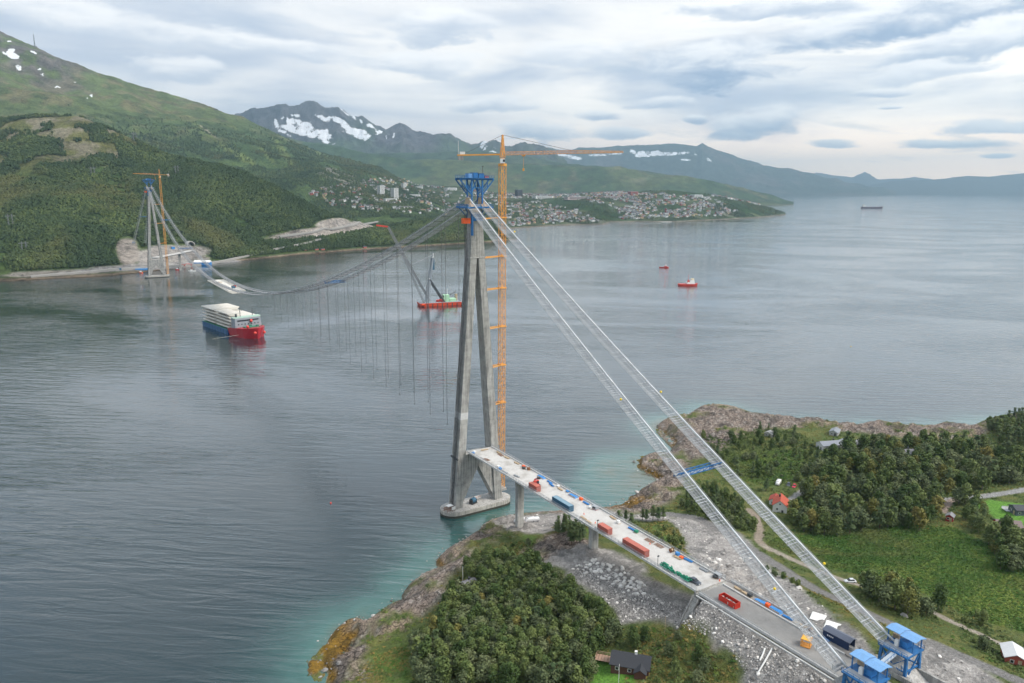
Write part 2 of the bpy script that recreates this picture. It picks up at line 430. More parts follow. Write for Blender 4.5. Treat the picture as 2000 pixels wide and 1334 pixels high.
MEADOW = [zone([(1500,1060),(1540,1045),(1640,1045),(1760,1025),(1860,1030),(1960,1080),(2010,1110),(2010,1240),(1900,1210),(1800,1160),(1700,1130),(1600,1105)], 14),
          zone([(1400,880),(1460,885),(1520,880),(1570,880),(1560,930),(1500,950),(1440,930),(1400,920)], 8)]
HEATH = [zone([(690,1334),(715,1290),(770,1262),(800,1255),(810,1290),(800,1334)], 6), zone([(885,1135),(905,1120),(925,1140),(890,1160),(875,1190),(860,1180)], 10),
         zone([(1010,1060),(1060,1030),(1130,1025),(1200,1040),(1180,1050),(1120,1040),(1060,1048),(1010,1085),(960,1085)], 11),
         zone([(1225,1035),(1300,1015),(1330,1040),(1345,1090),(1300,1075),(1250,1055)], 11), zone([(1480,1080),(1560,1130),(1760,1230),(1800,1250),(1780,1255),(1650,1195),(1560,1145)], 24),
         zone([(1250,1225),(1330,1230),(1400,1265),(1440,1295),(1450,1400),(1200,1400)], 22)]
LAWN = [zone([(1900,990),(1935,978),(2005,985),(2005,1030),(1960,1025),(1925,1000)], 12), zone([(1165,1290),(1190,1280),(1240,1310),(1240,1340),(1150,1340)], 19)]
WEED = [zone([(598,1320),(600,1290),(640,1255),(675,1210),(706,1210),(716,1222),(690,1245),(680,1290),(660,1320),(640,1334)], 0.3),
        zone([(735,1202),(760,1184),(790,1178),(795,1195),(770,1205),(740,1208)], 0.5), zone([(848,1098),(880,1068),(895,1072),(872,1100),(866,1116)], 0.5),
        zone([(1180,1000),(1212,985),(1240,966),(1285,940),(1300,945),(1290,965),(1262,990),(1230,1003)], 0.5),
        zone([(1245,912),(1250,890),(1300,886),(1320,893),(1300,900),(1262,900),(1270,918),(1300,930),(1320,935),(1295,945),(1270,928)], 0.5),
        zone([(1280,830),(1300,845),(1325,862),(1340,880),(1320,880),(1300,860),(1278,842)], 1.), zone([(1330,820),(1380,815),(1400,820),(1345,828)], 2.),
        zone([(1750,826),(1870,826),(1885,846),(1860,862),(1790,850),(1760,842)], 1.5)]

def road_z(y): return np.full_like(np.asarray(y, float), 33.2)
def near_height(x, y, detail=True):
    x = np.asarray(x, float); y = np.asarray(y, float)
    ins = inpoly(x, y, shore); d = pdist(x, y, shore)
    ins2 = inpoly(x, y, ISLET)
    z = np.maximum(rbf(x, y), 1.0)
    rockm = np.zeros(x.shape)
    for P in ROCKP: rockm = np.maximum(rockm, sstep(np.where(inpoly(x, y, P), 1, -1)*pdist(x, y, P), -4, 3))
    if detail:
        z = z+(fbm(x, y, 45, 4, 3)-0.5)*3.0
        rg = fbm(x+0.5*y, y*1.5-0.3*x, 14, 4, 11, 0.5, True)
        z = z+rockm*((rg-0.55)*6.0+(fbm(x+.4*y, y*1.7, 5.5, 3, 6, 0.6, True)-0.55)*2.4+(fbm(x, y, 2.4, 2, 5)-0.5)*0.9)+(1-rockm)*(fbm(x, y, 5, 3, 8)-0.5)*0.7
    prof = 0.25+1.1*d**0.85+(fbm(x, y, 9, 3, 21)-0.45)*np.minimum(d*0.5, 2.5)
    z = np.where(ins, np.minimum(z, np.maximum(prof, 0.1)), 0)
    sea = -0.22*d-0.0009*d*d-0.1+(fbm(x, y, 12, 4, 31)-0.5)*np.minimum(1.2, d*0.2)
    z = np.where(ins, z, np.maximum(sea, -30))
    z = np.where(ins2, 0.5, z)
    # carriageway embankment behind the abutment
    wx = np.maximum(np.abs(x)-9.0, 0); e = 33.0-wx*0.62
    on = sstep(-y, 163.5, 166.5)
    z = np.where((on > 0) & (wx < 40), z+on*(np.maximum(z, np.minimum(e, 33.0))-z), z)
    z = np.where((np.abs(x) < 10.5) & (y < -164.5), np.minimum(z, 33.0), z)
    # keep the ground under the viaduct
    und = (np.abs(x) < 11) & (y > -163) & (y < -20)
    z = np.where(und, np.minimum(z, 27.0), z)
    # anchor pit walls: ground behind the gantries falls away a little
    return z, ins, d, rockm

def axis(lo, hi, flo, fhi, fine, coarse):
    a = list(np.arange(flo, fhi+1e-6, fine)); s = fine; x = flo
    left = []
    while x > lo: s = min(s*1.25, coarse); x -= s; left.append(x)
    s = fine; x = a[-1]; right = []
    while x < hi: s = min(s*1.25, coarse); x += s; right.append(x)
    return np.array(left[::-1]+a+right)
gx = axis(-640, 760, -140, 440, 1.0, 25.0); gy = axis(-860, 240, -262, 112, 1.0, 25.0)
GX, GY = np.meshgrid(gx, gy)
GZ, G_in, G_d, G_rock = near_height(GX, GY)

def blend(c, m, col): return c+(np.asarray(col)-c)*m[..., None]
n_a = fbm(GX, GY, 22, 5, 41); n_b = fbm(GX, GY, 6, 4, 51); n_c = fbm(GX, GY, 2.2, 3, 61)
col = np.zeros(GX.shape+(3,))+np.array((0.075, 0.10, 0.03))
col = blend(col, sstep(n_b, 0.45, 0.65)*0.6, (0.14, 0.14, 0.045))
def pm(P, soft=3.0, wob=3.0):
    s = np.where(inpoly(GX, GY, P), 1, -1)*pdist(GX, GY, P)+(n_b-0.5)*2*wob
    return sstep(s, -soft, soft)
for P in HEATH:
    m = pm(P, 3, 5); col = blend(col, m, (0.10, 0.115, 0.03)); col = blend(col, m*sstep(n_c, 0.5, 0.7)*0.6, (0.20, 0.13, 0.05)); col = blend(col, m*sstep(n_a, 0.55, 0.7)*0.7, (0.075, 0.15, 0.03))
for P in MEADOW:
    m = pm(P, 3, 4); col = blend(col, m, (0.055, 0.11, 0.022)); col = blend(col, m*sstep(n_a, 0.45, 0.65)*0.8, (0.13, 0.15, 0.035)); col = blend(col, m*sstep(n_b, 0.55, 0.75)*0.5, (0.16, 0.12, 0.045))
for P in LAWN: col = blend(col, pm(P, 1, 1), (0.10, 0.22, 0.035))
rock_c = np.zeros(GX.shape+(3,))+np.array((0.225, 0.185, 0.158))
rock_c = blend(rock_c, sstep(n_a, 0.45, 0.62)*0.8, (0.33, 0.255, 0.20)); rock_c = blend(rock_c, sstep(n_b, 0.52, 0.64)*0.75, (0.10, 0.088, 0.08)); rock_c = blend(rock_c, sstep(n_c, 0.6, 0.75)*0.6, (0.40, 0.37, 0.34))
gr = np.gradient(GZ, axis=0)**2/(np.gradient(GY, axis=0)**2+1e-6)+np.gradient(GZ, axis=1)**2/(np.gradient(GX, axis=1)**2+1e-6)
steep = sstep(np.sqrt(gr), 0.55, 1.1)
coastrock = sstep(G_d, 16, 5)*G_in
rk = np.clip(np.maximum(np.maximum(G_rock*sstep(n_a, 0.66, 0.50), coastrock*sstep(n_b, 0.75, 0.5)), steep*0.8), 0, 1)
for k in range(3): col[..., k] = col[..., k]*(1-rk)+rock_c[..., k]*rk
gravel_m = np.zeros(GX.shape)
for i, P in enumerate(GRAVEL):
    m = pm(P, 2, 3); gravel_m = np.maximum(gravel_m, m)
    g = np.zeros(GX.shape+(3,))+np.array((0.235, 0.225, 0.215))
    g = blend(g, sstep(n_a, 0.42, 0.62)*0.7, (0.31, 0.29, 0.275)); g = blend(g, sstep(n_b, 0.55, 0.7)*0.6, (0.12, 0.118, 0.115)); g = blend(g, sstep(n_c, 0.58, 0.72)*0.6, (0.42, 0.40, 0.38))
    for k in range(3): col[..., k] = col[..., k]*(1-m)+g[..., k]*m
ROADW = []
for pl, w, rc in ROADS:
    pts = []
    for (x, y) in pl:
        z = 12.0
        for _ in range(25):
            p = at_z(x, y, z); z = 0.5*z+0.5*float(near_height(np.array([p[0]]), np.array([p[1]]), False)[0][0])
        pts.append((p[0], p[1], z))
    ROADW.append((pts, w))
    dd = pdist(GX, GY, pts, False)
    m = sstep(dd+(n_b-0.5)*1.2, w*0.5+0.9, w*0.5-0.4)
    col = blend(col, m, rc); col = blend(col, m*sstep(np.abs(dd-w*0.22), 0.7, 0.2)*0.45, np.array(rc)*1.35)
    flat = sstep(dd, w*0.5+4, w*0.5)
    # smooth the ground along the track
    zr = near_height(GX[flat > 0], GY[flat > 0], False)[0]
    GZ[flat > 0] = GZ[flat > 0]*(1-flat[flat > 0])+zr*flat[flat > 0]
# wet and weed-covered rock just above the sea
wet = sstep(GZ, 1.0, 0.4)*G_in
col = blend(col, wet*0.75, (0.045, 0.042, 0.035))
for P in WEED:
    m = pm(P, 1.5, 3)*sstep(GZ, 3.0, 1.2)*sstep(GZ, -0.6, -0.1)
    col = blend(col, m*0.95, (0.20, 0.115, 0.018)); col = blend(col, m*sstep(n_c, 0.45, 0.65)*0.8, (0.075, 0.05, 0.012))
    ww = pm(P, 1.5, 3); low = (GZ < 0.15) & (ww > 0.5)
    GZ = np.where(low, 0.12+(n_c-0.45)*0.9, GZ)
# sand and stones on the sea bed
bed = (GZ < 0)
col[bed] = np.array((0.16, 0.17, 0.13))

m_near = bpy.data.materials.new('shore_ground'); m_near.use_nodes = True
T = NT(m_near.node_tree); b = T.n['Principled BSDF']
at = T.node('ShaderNodeAttribute'); at.attribute_name = 'tone'
pos = T.node('ShaderNodeNewGeometry').outputs['Position']
k1 = T.noise(pos, 1.3, 6, 0.7); k2 = T.noise(pos, 0.25, 4, 0.6); vor = T.node('ShaderNodeTexVoronoi'); vor.inputs['Scale'].default_value = 0.9; T.link(pos, vor.inputs['Vector'])
v2 = T.node('ShaderNodeTexVoronoi', feature='DISTANCE_TO_EDGE'); v2.inputs['Scale'].default_value = 0.42; T.link(T.vmath('ADD', T.vmath('MULTIPLY', pos, (1.0, 1.7, 1.0)), T.vmath('SCALE', T.noise(pos, 0.5, 3, .6, col=True), sc=2.2)), v2.inputs['Vector'])
crk = T.math('MULTIPLY', T.ramp(v2.outputs['Distance'], 0.10, 0.0), T.math('MULTIPLY', at.outputs['Alpha'], 0.75))
kk = T.math('ADD', 0.50, T.math('ADD', T.math('MULTIPLY', T.ramp(k1, 0.25, 0.75), 1.05), T.math('MULTIPLY', k2, 0.5)))
kk = T.math('MULTIPLY', kk, T.math('SUBTRACT', 1.0, crk))
T.link(T.mix(1.0, at.outputs['Color'], T.comb(kk, kk, kk), 'MULTIPLY'), b.inputs['Base Color'])
b.inputs['Roughness'].default_value = 0.9; b.inputs['Specular IOR Level'].default_value = 0.2
bp = T.node('ShaderNodeBump'); bp.inputs['Strength'].default_value = 0.8; bp.inputs['Distance'].default_value = 0.7
k3 = T.noise(T.vmath('MULTIPLY', pos, (1.0, 2.3, 1.4)), 0.42, 6, 0.72, 0.8)
T.link(T.math('ADD', T.math('MULTIPLY', k3, 2.2), T.math('ADD', k1, T.math('SUBTRACT', T.math('MULTIPLY', vor.outputs['Distance'], 0.3), T.math('MULTIPLY', crk, 1.2)))), bp.inputs['Height']); T.link(bp.outputs[0], b.inputs['Normal'])
rk_a = rk*(1-gravel_m)
near_o, nV, nF = grid_mesh('shore_terrain', GX, GY, GZ, np.concatenate([col, rk_a[..., None]], -1), m_near, drop=(GZ < -9))
tag(near_o, kind='structure')
BVH_N = BVHTree.FromPolygons([tuple(v) for v in nV], [tuple(f) for f in nF])
def ground(px, py):
    """where the sight line through a photo point meets the near shore"""
    d = ray(px, py); h = BVH_N.ray_cast(Vector(CAM), Vector(d).normalized())
    return np.array(h[0]) if h[0] is not None else at_z(px, py, 5.0)
_ix = lambda v, ax: np.clip(np.searchsorted(ax, v)-1, 0, len(ax)-2)
def gz(x, y):
    i = _ix(x, gx); j = _ix(y, gy); fx = (x-gx[i])/(gx[i+1]-gx[i]); fy = (y-gy[j])/(gy[j+1]-gy[j])
    return (GZ[j, i]*(1-fx)+GZ[j, i+1]*fx)*(1-fy)+(GZ[j+1, i]*(1-fx)+GZ[j+1, i+1]*fx)*fy

# ================================================================== WATER
wxs = axis(-6000, 27500, -700, 1100, 10.0, 2000.0); wys = axis(-3500, 27500, -700, 1800, 10.0, 3000.0)
WX, WY = np.meshgrid(wxs, wys)
wd = np.where(inpoly(WX, WY, shore), -1, 1)*pdist(WX, WY, shore)
COVE = zone([(1000,1010),(1180,998),(1260,960),(1290,900),(1240,880),(1180,890),(1100,960),(1040,990)], 0)
LEFTS = zone([(640,1334),(850,1100),(900,1062),(860,1060),(760,1150),(640,1230),(560,1334)], 0)
cv = sstep(np.where(inpoly(WX, WY, COVE), 1, -1)*pdist(WX, WY, COVE), -22, 10)
lf = sstep(np.where(inpoly(WX, WY, LEFTS), 1, -1)*pdist(WX, WY, LEFTS), -25, 10)
shal = np.clip(np.maximum(0.8*np.exp(-np.maximum(wd, 0)/16.0), np.maximum(cv*0.9, lf*0.42)*np.exp(-np.maximum(wd, 0)/65.0)), 0, 1)
shal = shal*(0.35+1.2*fbm(WX, WY, 45, 5, 77, 0.6))
wc = np.stack([shal, shal, shal], -1)
m_w = bpy.data.materials.new('fjord_water'); m_w.use_nodes = True
T = NT(m_w.node_tree); b = T.n['Principled BSDF']
at = T.node('ShaderNodeAttribute'); at.attribute_name = 'shallow'
pos = T.node('ShaderNodeNewGeometry').outputs['Position']
sh = T.ramp(at.outputs['Fac'], 0.0, 1.0, False)
cdeep = c4((0.005, 0.023, 0.030)); cmid = c4((0.045, 0.130, 0.118)); cshal = c4((0.095, 0.118, 0.085))
sh = T.math('MULTIPLY', sh, T.math('ADD', 0.45, T.math('MULTIPLY', T.noise(pos, 0.06, 6, 0.7, 0.5), 1.1)))
cw = T.mix(T.ramp(sh, 0.0, 0.6), cdeep, cmid); cw = T.mix(T.ramp(sh, 0.5, 1.0), cw, cshal)
T.link(cw, b.inputs['Base Color'])
b.inputs['Roughness'].default_value = 0.5; b.inputs['Specular IOR Level'].default_value = 0.0
rot = T.node('ShaderNodeVectorRotate', rotation_type='Z_AXIS'); T.link(pos, rot.inputs['Vector']); rot.inputs['Angle'].default_value = math.radians(38)
rp = rot.outputs[0]
w1 = T.noise(T.vmath('MULTIPLY', rp, (0.26, 1.4, 1.0)), 0.145, 4, 0.5, 0.6)
w2 = T.noise(T.vmath('MULTIPLY', rp, (0.6, 1.3, 1.0)), 0.75, 3, 0.6, 0.3)
w3 = T.noise(T.vmath('MULTIPLY', rp, (0.4, 1.0, 1.0)), 0.035, 3, 0.5)
gust = T.ramp(T.noise(T.vmath('MULTIPLY', rp, (0.5, 1.0, 1.0)), 0.0045, 5, 0.6, 1.2), 0.36, 0.66)
amp = T.math('ADD', 0.30, T.math('MULTIPLY', gust, 1.0))
hgt = T.math('ADD', T.math('MULTIPLY', w1, 4.2), T.math('ADD', T.math('MULTIPLY', w2, 0.45), T.math('MULTIPLY', w3, 3.0)))
bp = T.node('ShaderNodeBump'); bp.inputs['Distance'].default_value = 1.0
T.link(T.math('MULTIPLY', amp, 0.21), bp.inputs['Strength']); T.link(hgt, bp.inputs['Height']); T.link(bp.outputs[0], b.inputs['Normal'])
gls = T.node('ShaderNodeBsdfGlossy'); gls.inputs['Roughness'].default_value = 0.06; gls.inputs['Color'].default_value = (1, 1, 1, 1); T.link(bp.outputs[0], gls.inputs['Normal'])
lw = T.node('ShaderNodeLayerWeight'); lw.inputs['Blend'].default_value = 0.5; T.link(bp.outputs[0], lw.inputs['Normal'])
fac = T.math('ADD', 0.02, T.math('MULTIPLY', 0.96, T.math('POWER', lw.outputs['Facing'], 3.3)))
mx = T.node('ShaderNodeMixShader'); T.link(fac, mx.inputs[0]); T.link(b.outputs[0], mx.inputs[1]); T.link(gls.outputs[0], mx.inputs[2])
T.link(mx.outputs[0], T.n['Material Output'].inputs['Surface'])
water_o, _, _ = grid_mesh('fjord_water', WX, WY, np.zeros(WX.shape), wc, m_w, 'shallow')
tag(water_o, kind='structure')

# ================================================================== FAR LAND
m_far = bpy.data.materials.new('hill_cover'); m_far.use_nodes = True
T = NT(m_far.node_tree); b = T.n['Principled BSDF']
at = T.node('ShaderNodeAttribute'); at.attribute_name = 'tone'
pos = T.node('ShaderNodeNewGeometry').outputs['Position']
k1 = T.noise(pos, 0.09, 5, 0.75); k2 = T.noise(pos, 0.012, 5, 0.6)
kk = T.math('ADD', 0.12, T.math('ADD', T.math('MULTIPLY', T.ramp(k1, 0.25, 0.75), 1.1), T.math('MULTIPLY', T.ramp(k2, 0.3, 0.7), 0.75)))
cf = T.mix(1.0, at.outputs['Color'], T.comb(kk, kk, kk), 'MULTIPLY')
sa = T.node('ShaderNodeSeparateXYZ')
sn_ = T.math('ADD', T.math('MULTIPLY', T.math('SUBTRACT', T.noise(T.vmath('MULTIPLY', pos, (1.0, 1.0, 0.45)), 0.010, 7, 0.74, 0.6), 0.5), 2.6), at.outputs['Alpha'])
msk = T.math('MULTIPLY', T.ramp(sn_, 0.47, 0.60), T.math('GREATER_THAN', at.outputs['Alpha'], 0.02))
cf = T.mix(msk, cf, c4((0.80, 0.83, 0.87)))
T.link(cf, b.inputs['Base Color'])
b.inputs['Roughness'].default_value = 1.0; b.inputs['Specular IOR Level'].default_value = 0.05
bp = T.node('ShaderNodeBump'); bp.inputs['Strength'].default_value = 1.0; bp.inputs['Distance'].default_value = 9.0
T.link(k1, bp.inputs['Height']); T.link(bp.outputs[0], b.inputs['Normal'])

def ridge_land(name, pxs, nodes, rows, amp, nscale, seed, tint, ridged=True):
    """terrain through a fan of sections; nodes: list of (depth at each control column, height at each control column)
    given as functions of the photo column; every node is a real point on the land"""
    X = np.zeros((rows, len(pxs))); Y = X.copy(); Z = X.copy(); K = X.copy()
    N = len(nodes)
    tt = np.linspace(0, N-1, rows)
    cols_d = np.array([[nd[0](p) for nd in nodes] for p in pxs]); cols_z = np.array([[nd[1](p, nd[0](p)) for nd in nodes] for p in pxs])
    for j, p in enumerate(pxs):
        dep = np.interp(tt, range(N), cols_d[j]); zz = np.interp(tt, range(N), cols_z[j])
        hx = fw+RV*(p-1000.0)/FPX
        k = dep/(hx@fw)
        X[:, j] = CAM[0]+hx[0]*k; Y[:, j] = CAM[1]+hx[1]*k; Z[:, j] = zz; K[:, j] = tt
    base = Z.copy()
    # soften sections, then add relief
    for _ in range(2): Z[1:-1] = 0.25*Z[:-2]+0.5*Z[1:-1]+0.25*Z[2:]
    rel = fbm(X, Y, nscale, 7, seed, 0.55, ridged)-0.5
    f2 = np.clip(base/60.0, 0, 1)
    Z = Z+rel*amp*f2
    px_, py_, _ = proj(np.stack([X, Y, Z], -1))
    c = tint(X, Y, Z, px_, py_, K)
    o, V, F = grid_mesh(name, X, Y, Z, c, m_far)
    tag(o, kind='structure'); 
    return o, V, F, X, Y, Z
def tab(xs, ys): return lambda p: float(np.interp(p, xs, ys))
def zpy(xs, ys):
    f = tab(xs, ys); return lambda p, dep: float(at_d(p, f(p), dep)[2])
def zc(v): return lambda p, dep: v
def shore_d(xs, ys):
    f = tab(xs, ys)
    def g(p):
        q = at_z(p, f(p), 0.0); return float((q-CAM)@fw)
    return g

FOR = (0.045, 0.075, 0.024); FOR2 = (0.075, 0.105, 0.032); HEA = (0.135, 0.13, 0.05); ROC = (0.17, 0.155, 0.14); SNO = (0.85, 0.87, 0.9); SLO = (0.085, 0.125, 0.035)
def ell(px_, py_, cx, cy, a, b_, ang=0.0):
    ca, sa = math.cos(ang), math.sin(ang); u = (px_-cx)*ca+(py_-cy)*sa; v = -(px_-cx)*sa+(py_-cy)*ca
    return (u/a)**2+(v/b_)**2
# ---- hillside across the fjord
XA = [-700,-300,0,100,200,280,350,480,560,640,700,770,830,900,960,985,1010]
sh_x = [-700,-300,0,60,230,345,420,500,600,700,800,900,960,975,1010]; sh_y = [580,560,548,545,536,523,513,505,494,486,480,474,470,466,462]
a_sh = shore_d(sh_x, sh_y)
a_py = [170,205,232,236,240,275,308,335,372,418,432,440,428,416,436,466,470]; a_d = [1900,2100,2200,2200,2200,2150,2120,2080,2020,2000,2120,2250,2350,2400,2400,2330,2330]
def hill_tint(X, Y, Z, px_, py_, K):
    n = fbm(X, Y, 160, 5, 5); n_ = fbm(X, Y, 45, 4, 9)
    c = np.zeros(X.shape+(3,))+np.array(FOR)
    c = blend(c, sstep(n_, 0.45, 0.65)*0.7, FOR2)
    up = sstep(Z+(n-.5)*120, 160, 265); c = blend(c, up*sstep(n, 0.30, 0.5)*0.9, (0.125, 0.125, 0.048)); c = blend(c, up*sstep(n_, 0.56, 0.64)*0.7, (0.22, 0.195, 0.155))
    for (cx, cy, a, b_, ang) in [(150,375,60,14,-.5),(45,425,32,18,0),(330,330,60,10,.2)]:
        c = blend(c, sstep(ell(px_, py_, cx, cy, a, b_, ang)+(n_-0.5)*1.5, 1.2, 0.4)*0.7, (0.10, 0.105, 0.035))
    # shore, works and cuttings
    strand = sstep(Z, 5.0, 2.0); c = blend(c, strand*0.9, (0.20, 0.155, 0.115)); c = blend(c, sstep(Z, 1.6, 0.6)*0.8, (0.07, 0.05, 0.03))
    for (cx, cy, a, b_, ang, cc) in [(330,497,85,20,-.05,(0.27,0.25,0.23)),(250,492,26,30,0,(0.27,0.24,0.21)),(110,533,120,6,-.05,(0.27,0.25,0.22)),(300,520,160,7,-.06,(0.26,0.25,0.24)),
                                    (630,452,120,10,-.12,(0.30,0.27,0.24)),(650,436,36,9,-.1,(0.33,0.30,0.27)),(735,432,60,7,-.1,(0.29,0.27,0.25)),(395,505,18,5,0,(0.3,0.28,0.25))]:
        c = blend(c, sstep(ell(px_, py_, cx, cy, a, b_, ang)+(n_-0.5)*0.9, 1.1, 0.7), cc)
    return c
hill_o, hV, hF, HX, HY, HZ = ridge_land('hillside', np.arange(-700, 1012, 4.0), [
    (lambda p: a_sh(p)-60, zc(-12)), (a_sh, zc(0.5)), (lambda p: a_sh(p)+30, zc(6.0)),
    (lambda p: a_sh(p)*0.72+0.28*np.interp(p, XA, a_d), lambda p, d: 0.22*float(at_d(p, np.interp(p, XA, a_py), np.interp(p, XA, a_d))[2])+4),
    (lambda p: a_sh(p)*0.42+0.58*np.interp(p, XA, a_d), lambda p, d: 0.52*float(at_d(p, np.interp(p, XA, a_py), np.interp(p, XA, a_d))[2])+6),
    (tab(XA, a_d), zpy(XA, a_py)), (lambda p: np.interp(p, XA, a_d)+260, lambda p, d: float(at_d(p, np.interp(p, XA, a_py)+24, d)[2])),
    (lambda p: np.interp(p, XA, a_d)+600, lambda p, d: max(-20.0, float(at_d(p, np.interp(p, XA, a_py)+75, d)[2])))], 150, 34, 300, 3, hill_tint)

# ---- the mountain with the mast and ski slopes
XB = [-700,0,70,140,196,245,297,350,420,455,497,560,612,665,700,761,820,900]; PB = [30,72,77,108,133,157,178,196,212,224,240,266,290,308,317,342,372,400]
XBd = [-700,0,300,500,700,900]; DB = [4300,4500,4650,4850,5000,5000]
def mount_tint(X, Y, Z, px_, py_, K):
    n = fbm(X, Y, 330, 5, 15); n_ = fbm(X, Y, 80, 5, 19)
    c = np.zeros(X.shape+(3,))+np.array((0.050, 0.082, 0.030))
    c = blend(c, sstep(n_, 0.45, 0.65)*0.6, (0.08, 0.115, 0.036))
    up = sstep(Z+(n-0.5)*300, 330, 560); c = blend(c, up*0.9, (0.105, 0.135, 0.05)); c = blend(c, up*sstep(n_, 0.5, 0.62)*0.7, (0.16, 0.135, 0.075))
    hi = sstep(Z+(n-0.5)*420, 620, 880); c = blend(c, hi*sstep(n_, 0.36, 0.52)*0.9, (0.125, 0.112, 0.105))
    for (cx, cy, a, b_, ang) in [(430,280,62,5,.62),(470,305,42,7,.55),(520,300,35,3.5,.9),(556,300,44,6,.95),(575,330,26,3.5,.9),(620,300,18,3,1.0),(400,255,30,3,.6),(455,300,20,4,.4),(620,345,14,3,.5)]:
        c = blend(c, sstep(ell(px_, py_, cx, cy, a, b_, ang)+(n_-0.5)*0.9, 1.1, 0.6)*0.85, (0.13, 0.165, 0.05))
    c = blend(c, sstep(ell(px_, py_, 408, 258, 26, 1.6, .65), 1.2, 0.6)*0.8, (0.30, 0.26, 0.2))
    for (cx, cy, a, b_, ang) in [(660,343,40,8,.1),(690,358,34,9,.35),(640,330,26,3,.1)]:
        c = blend(c, sstep(ell(px_, py_, cx, cy, a, b_, ang)+(n_-0.5)*1.2, 1.1, 0.6)*0.8, (0.23, 0.21, 0.17))
    s = np.full(X.shape, 9.0)
    for (cx, cy, a, b_, ang) in [(22,108,16,8,.35),(35,132,9,7,1.0),(22,98,8,3.5,0),(8,104,6,3,.5),(67,103,8,2.2,.5),(117,109,8,2.4,.5),(112,170,7,2,.2),(83,146,4,3,0),(78,135,4,2.5,0),(82,124,6,2,0),(178,187,4,2,.3),(55,106,5,1.4,.5),(147,160,4,1.4,.2),(170,193,4,1.4,.3),(18,81,4,1.6,0)]:
        s = np.minimum(s, ell(px_, py_, cx, cy, a, b_, ang))
    return np.concatenate([c, .80*sstep(s, 1.7, 0.3)[..., None]], -1)
mnt_o, mV, mF, MX, MY, MZ = ridge_land('mountain_slope', np.arange(-700, 905, 4.0), [
    (lambda p: 2500, zc(-10.0)), (lambda p: 3000, lambda p, d: max(15, float(at_d(p, np.interp(p, [-700,0,200,350,480,640,900], [290,300,310,345,362,400,440]), d)[2]))),
    (lambda p: 3550, lambda p, d: max(25, float(at_d(p, np.interp(p, [-700,0,200,350,480,640,700,900], [190,210,250,290,318,352,368,425]), d)[2]))),
    (lambda p: 4150, lambda p, d: float(at_d(p, 0.45*np.interp(p, XB, PB)+0.55*np.interp(p, [-700,0,200,350,480,640,700,900], [190,200,235,275,305,342,360,420]), d)[2])),
    (tab(XBd, DB), zpy(XB, PB)), (lambda p: np.interp(p, XBd, DB)+500, lambda p, d: float(at_d(p, np.interp(p, XB, PB)+25, d)[2])),
    (lambda p: np.interp(p, XBd, DB)+1500, zc(0.0))], 190, 110, 620, 13, mount_tint)

# ---- lowland with the town
XC = [480,560,640,700,770,830,900,960,985,1010,1090,1170,1185,1310,1420,1480,1505,1517]
front_d = [2600]*8
cs_x = [975,985,1010,1090,1170,1185,1310,1420,1480,1505,1517]; cs_y = [449,446,443,438,436.5,431.5,431,425.5,421.5,418.5,416.5]
c_sh = shore_d(cs_x, cs_y)
def c0(p): return 2650.0 if p < 960 else (c_sh(p) if p > 990 else 2650+(c_sh(p)-2650)*(p-960)/30.0)
XM = [480,560,600,640,700,770,830,900,985,1050,1110,1200,1300,1350,1400,1440,1480,1505,1517]
PM2 = [372,378,384,392,396,400,404,408,412,410,405,402,397,396,399,405,411,414.5,416.2]; PM3 = [330,345,352,356,358,360,363,366,378,380,379,373,371,376,383,393,403,410,415.8]
DM3 = [4600,4600,4600,4600,4700,4800,4900,5000,4700,4700,4600,4500,4450,4450,4500,4550,4600,4620,4640]
def town_tint(X, Y, Z, px_, py_, K):
    n = fbm(X, Y, 190, 5, 25); n_ = fbm(X, Y, 60, 5, 29)
    c = np.zeros(X.shape+(3,))+np.array((0.048, 0.072, 0.030)); c = blend(c, sstep(n_, 0.45, 0.6)*0.7, (0.10, 0.115, 0.06)); c = blend(c, sstep(n, 0.55, 0.7)*0.5, (0.16, 0.155, 0.13))
    for (cx, cy, a, b_, ang) in [(1130,400,75,9,.12),(1180,416,40,8,.2),(1340,377,60,5,.05),(1465,404,60,13,.12),(1180,425,30,5,0),(1310,405,34,6,0),(850,398,60,7,0),(720,408,60,7,.05)]:
        c = blend(c, sstep(ell(px_, py_, cx, cy, a, b_, ang)+(n_-0.5), 1.2, 0.6), (0.034, 0.062, 0.020))
    c = blend(c, sstep(Z, 5, 2.5)*0.8, (0.20, 0.17, 0.14))
    return c
town_o, tV, tF, TX, TY, TZ = ridge_land('town_lowland', np.arange(480, 1518, 3.0), [
    (lambda p: c0(p)-60, zc(-10.0)), (c0, zc(0.6)), (lambda p: c0(p)+35, zc(5.0)),
    (lambda p: 0.55*c0(p)+0.45*np.interp(p, XM, DM3), lambda p, d: max(4.5, float(at_d(p, np.interp(p, XM, PM2), d)[2])) if p < 1490 else 4.0),
    (tab(XM, DM3), lambda p, d: max(2.0, float(at_d(p, np.interp(p, XM, PM3), d)[2]))),
    (lambda p: np.interp(p, XM, DM3)+350, lambda p, d: max(1.0, float(at_d(p, np.interp(p, XM, PM3)+6, d)[2])) if p < 1150 else max(-5, 14-(p-1150)*0.2)),
    (lambda p: 6600.0 if p < 1150 else 5300.0, lambda p, d: 8.0 if p < 1150 else -12.0)], 110, 9, 200, 23, town_tint)

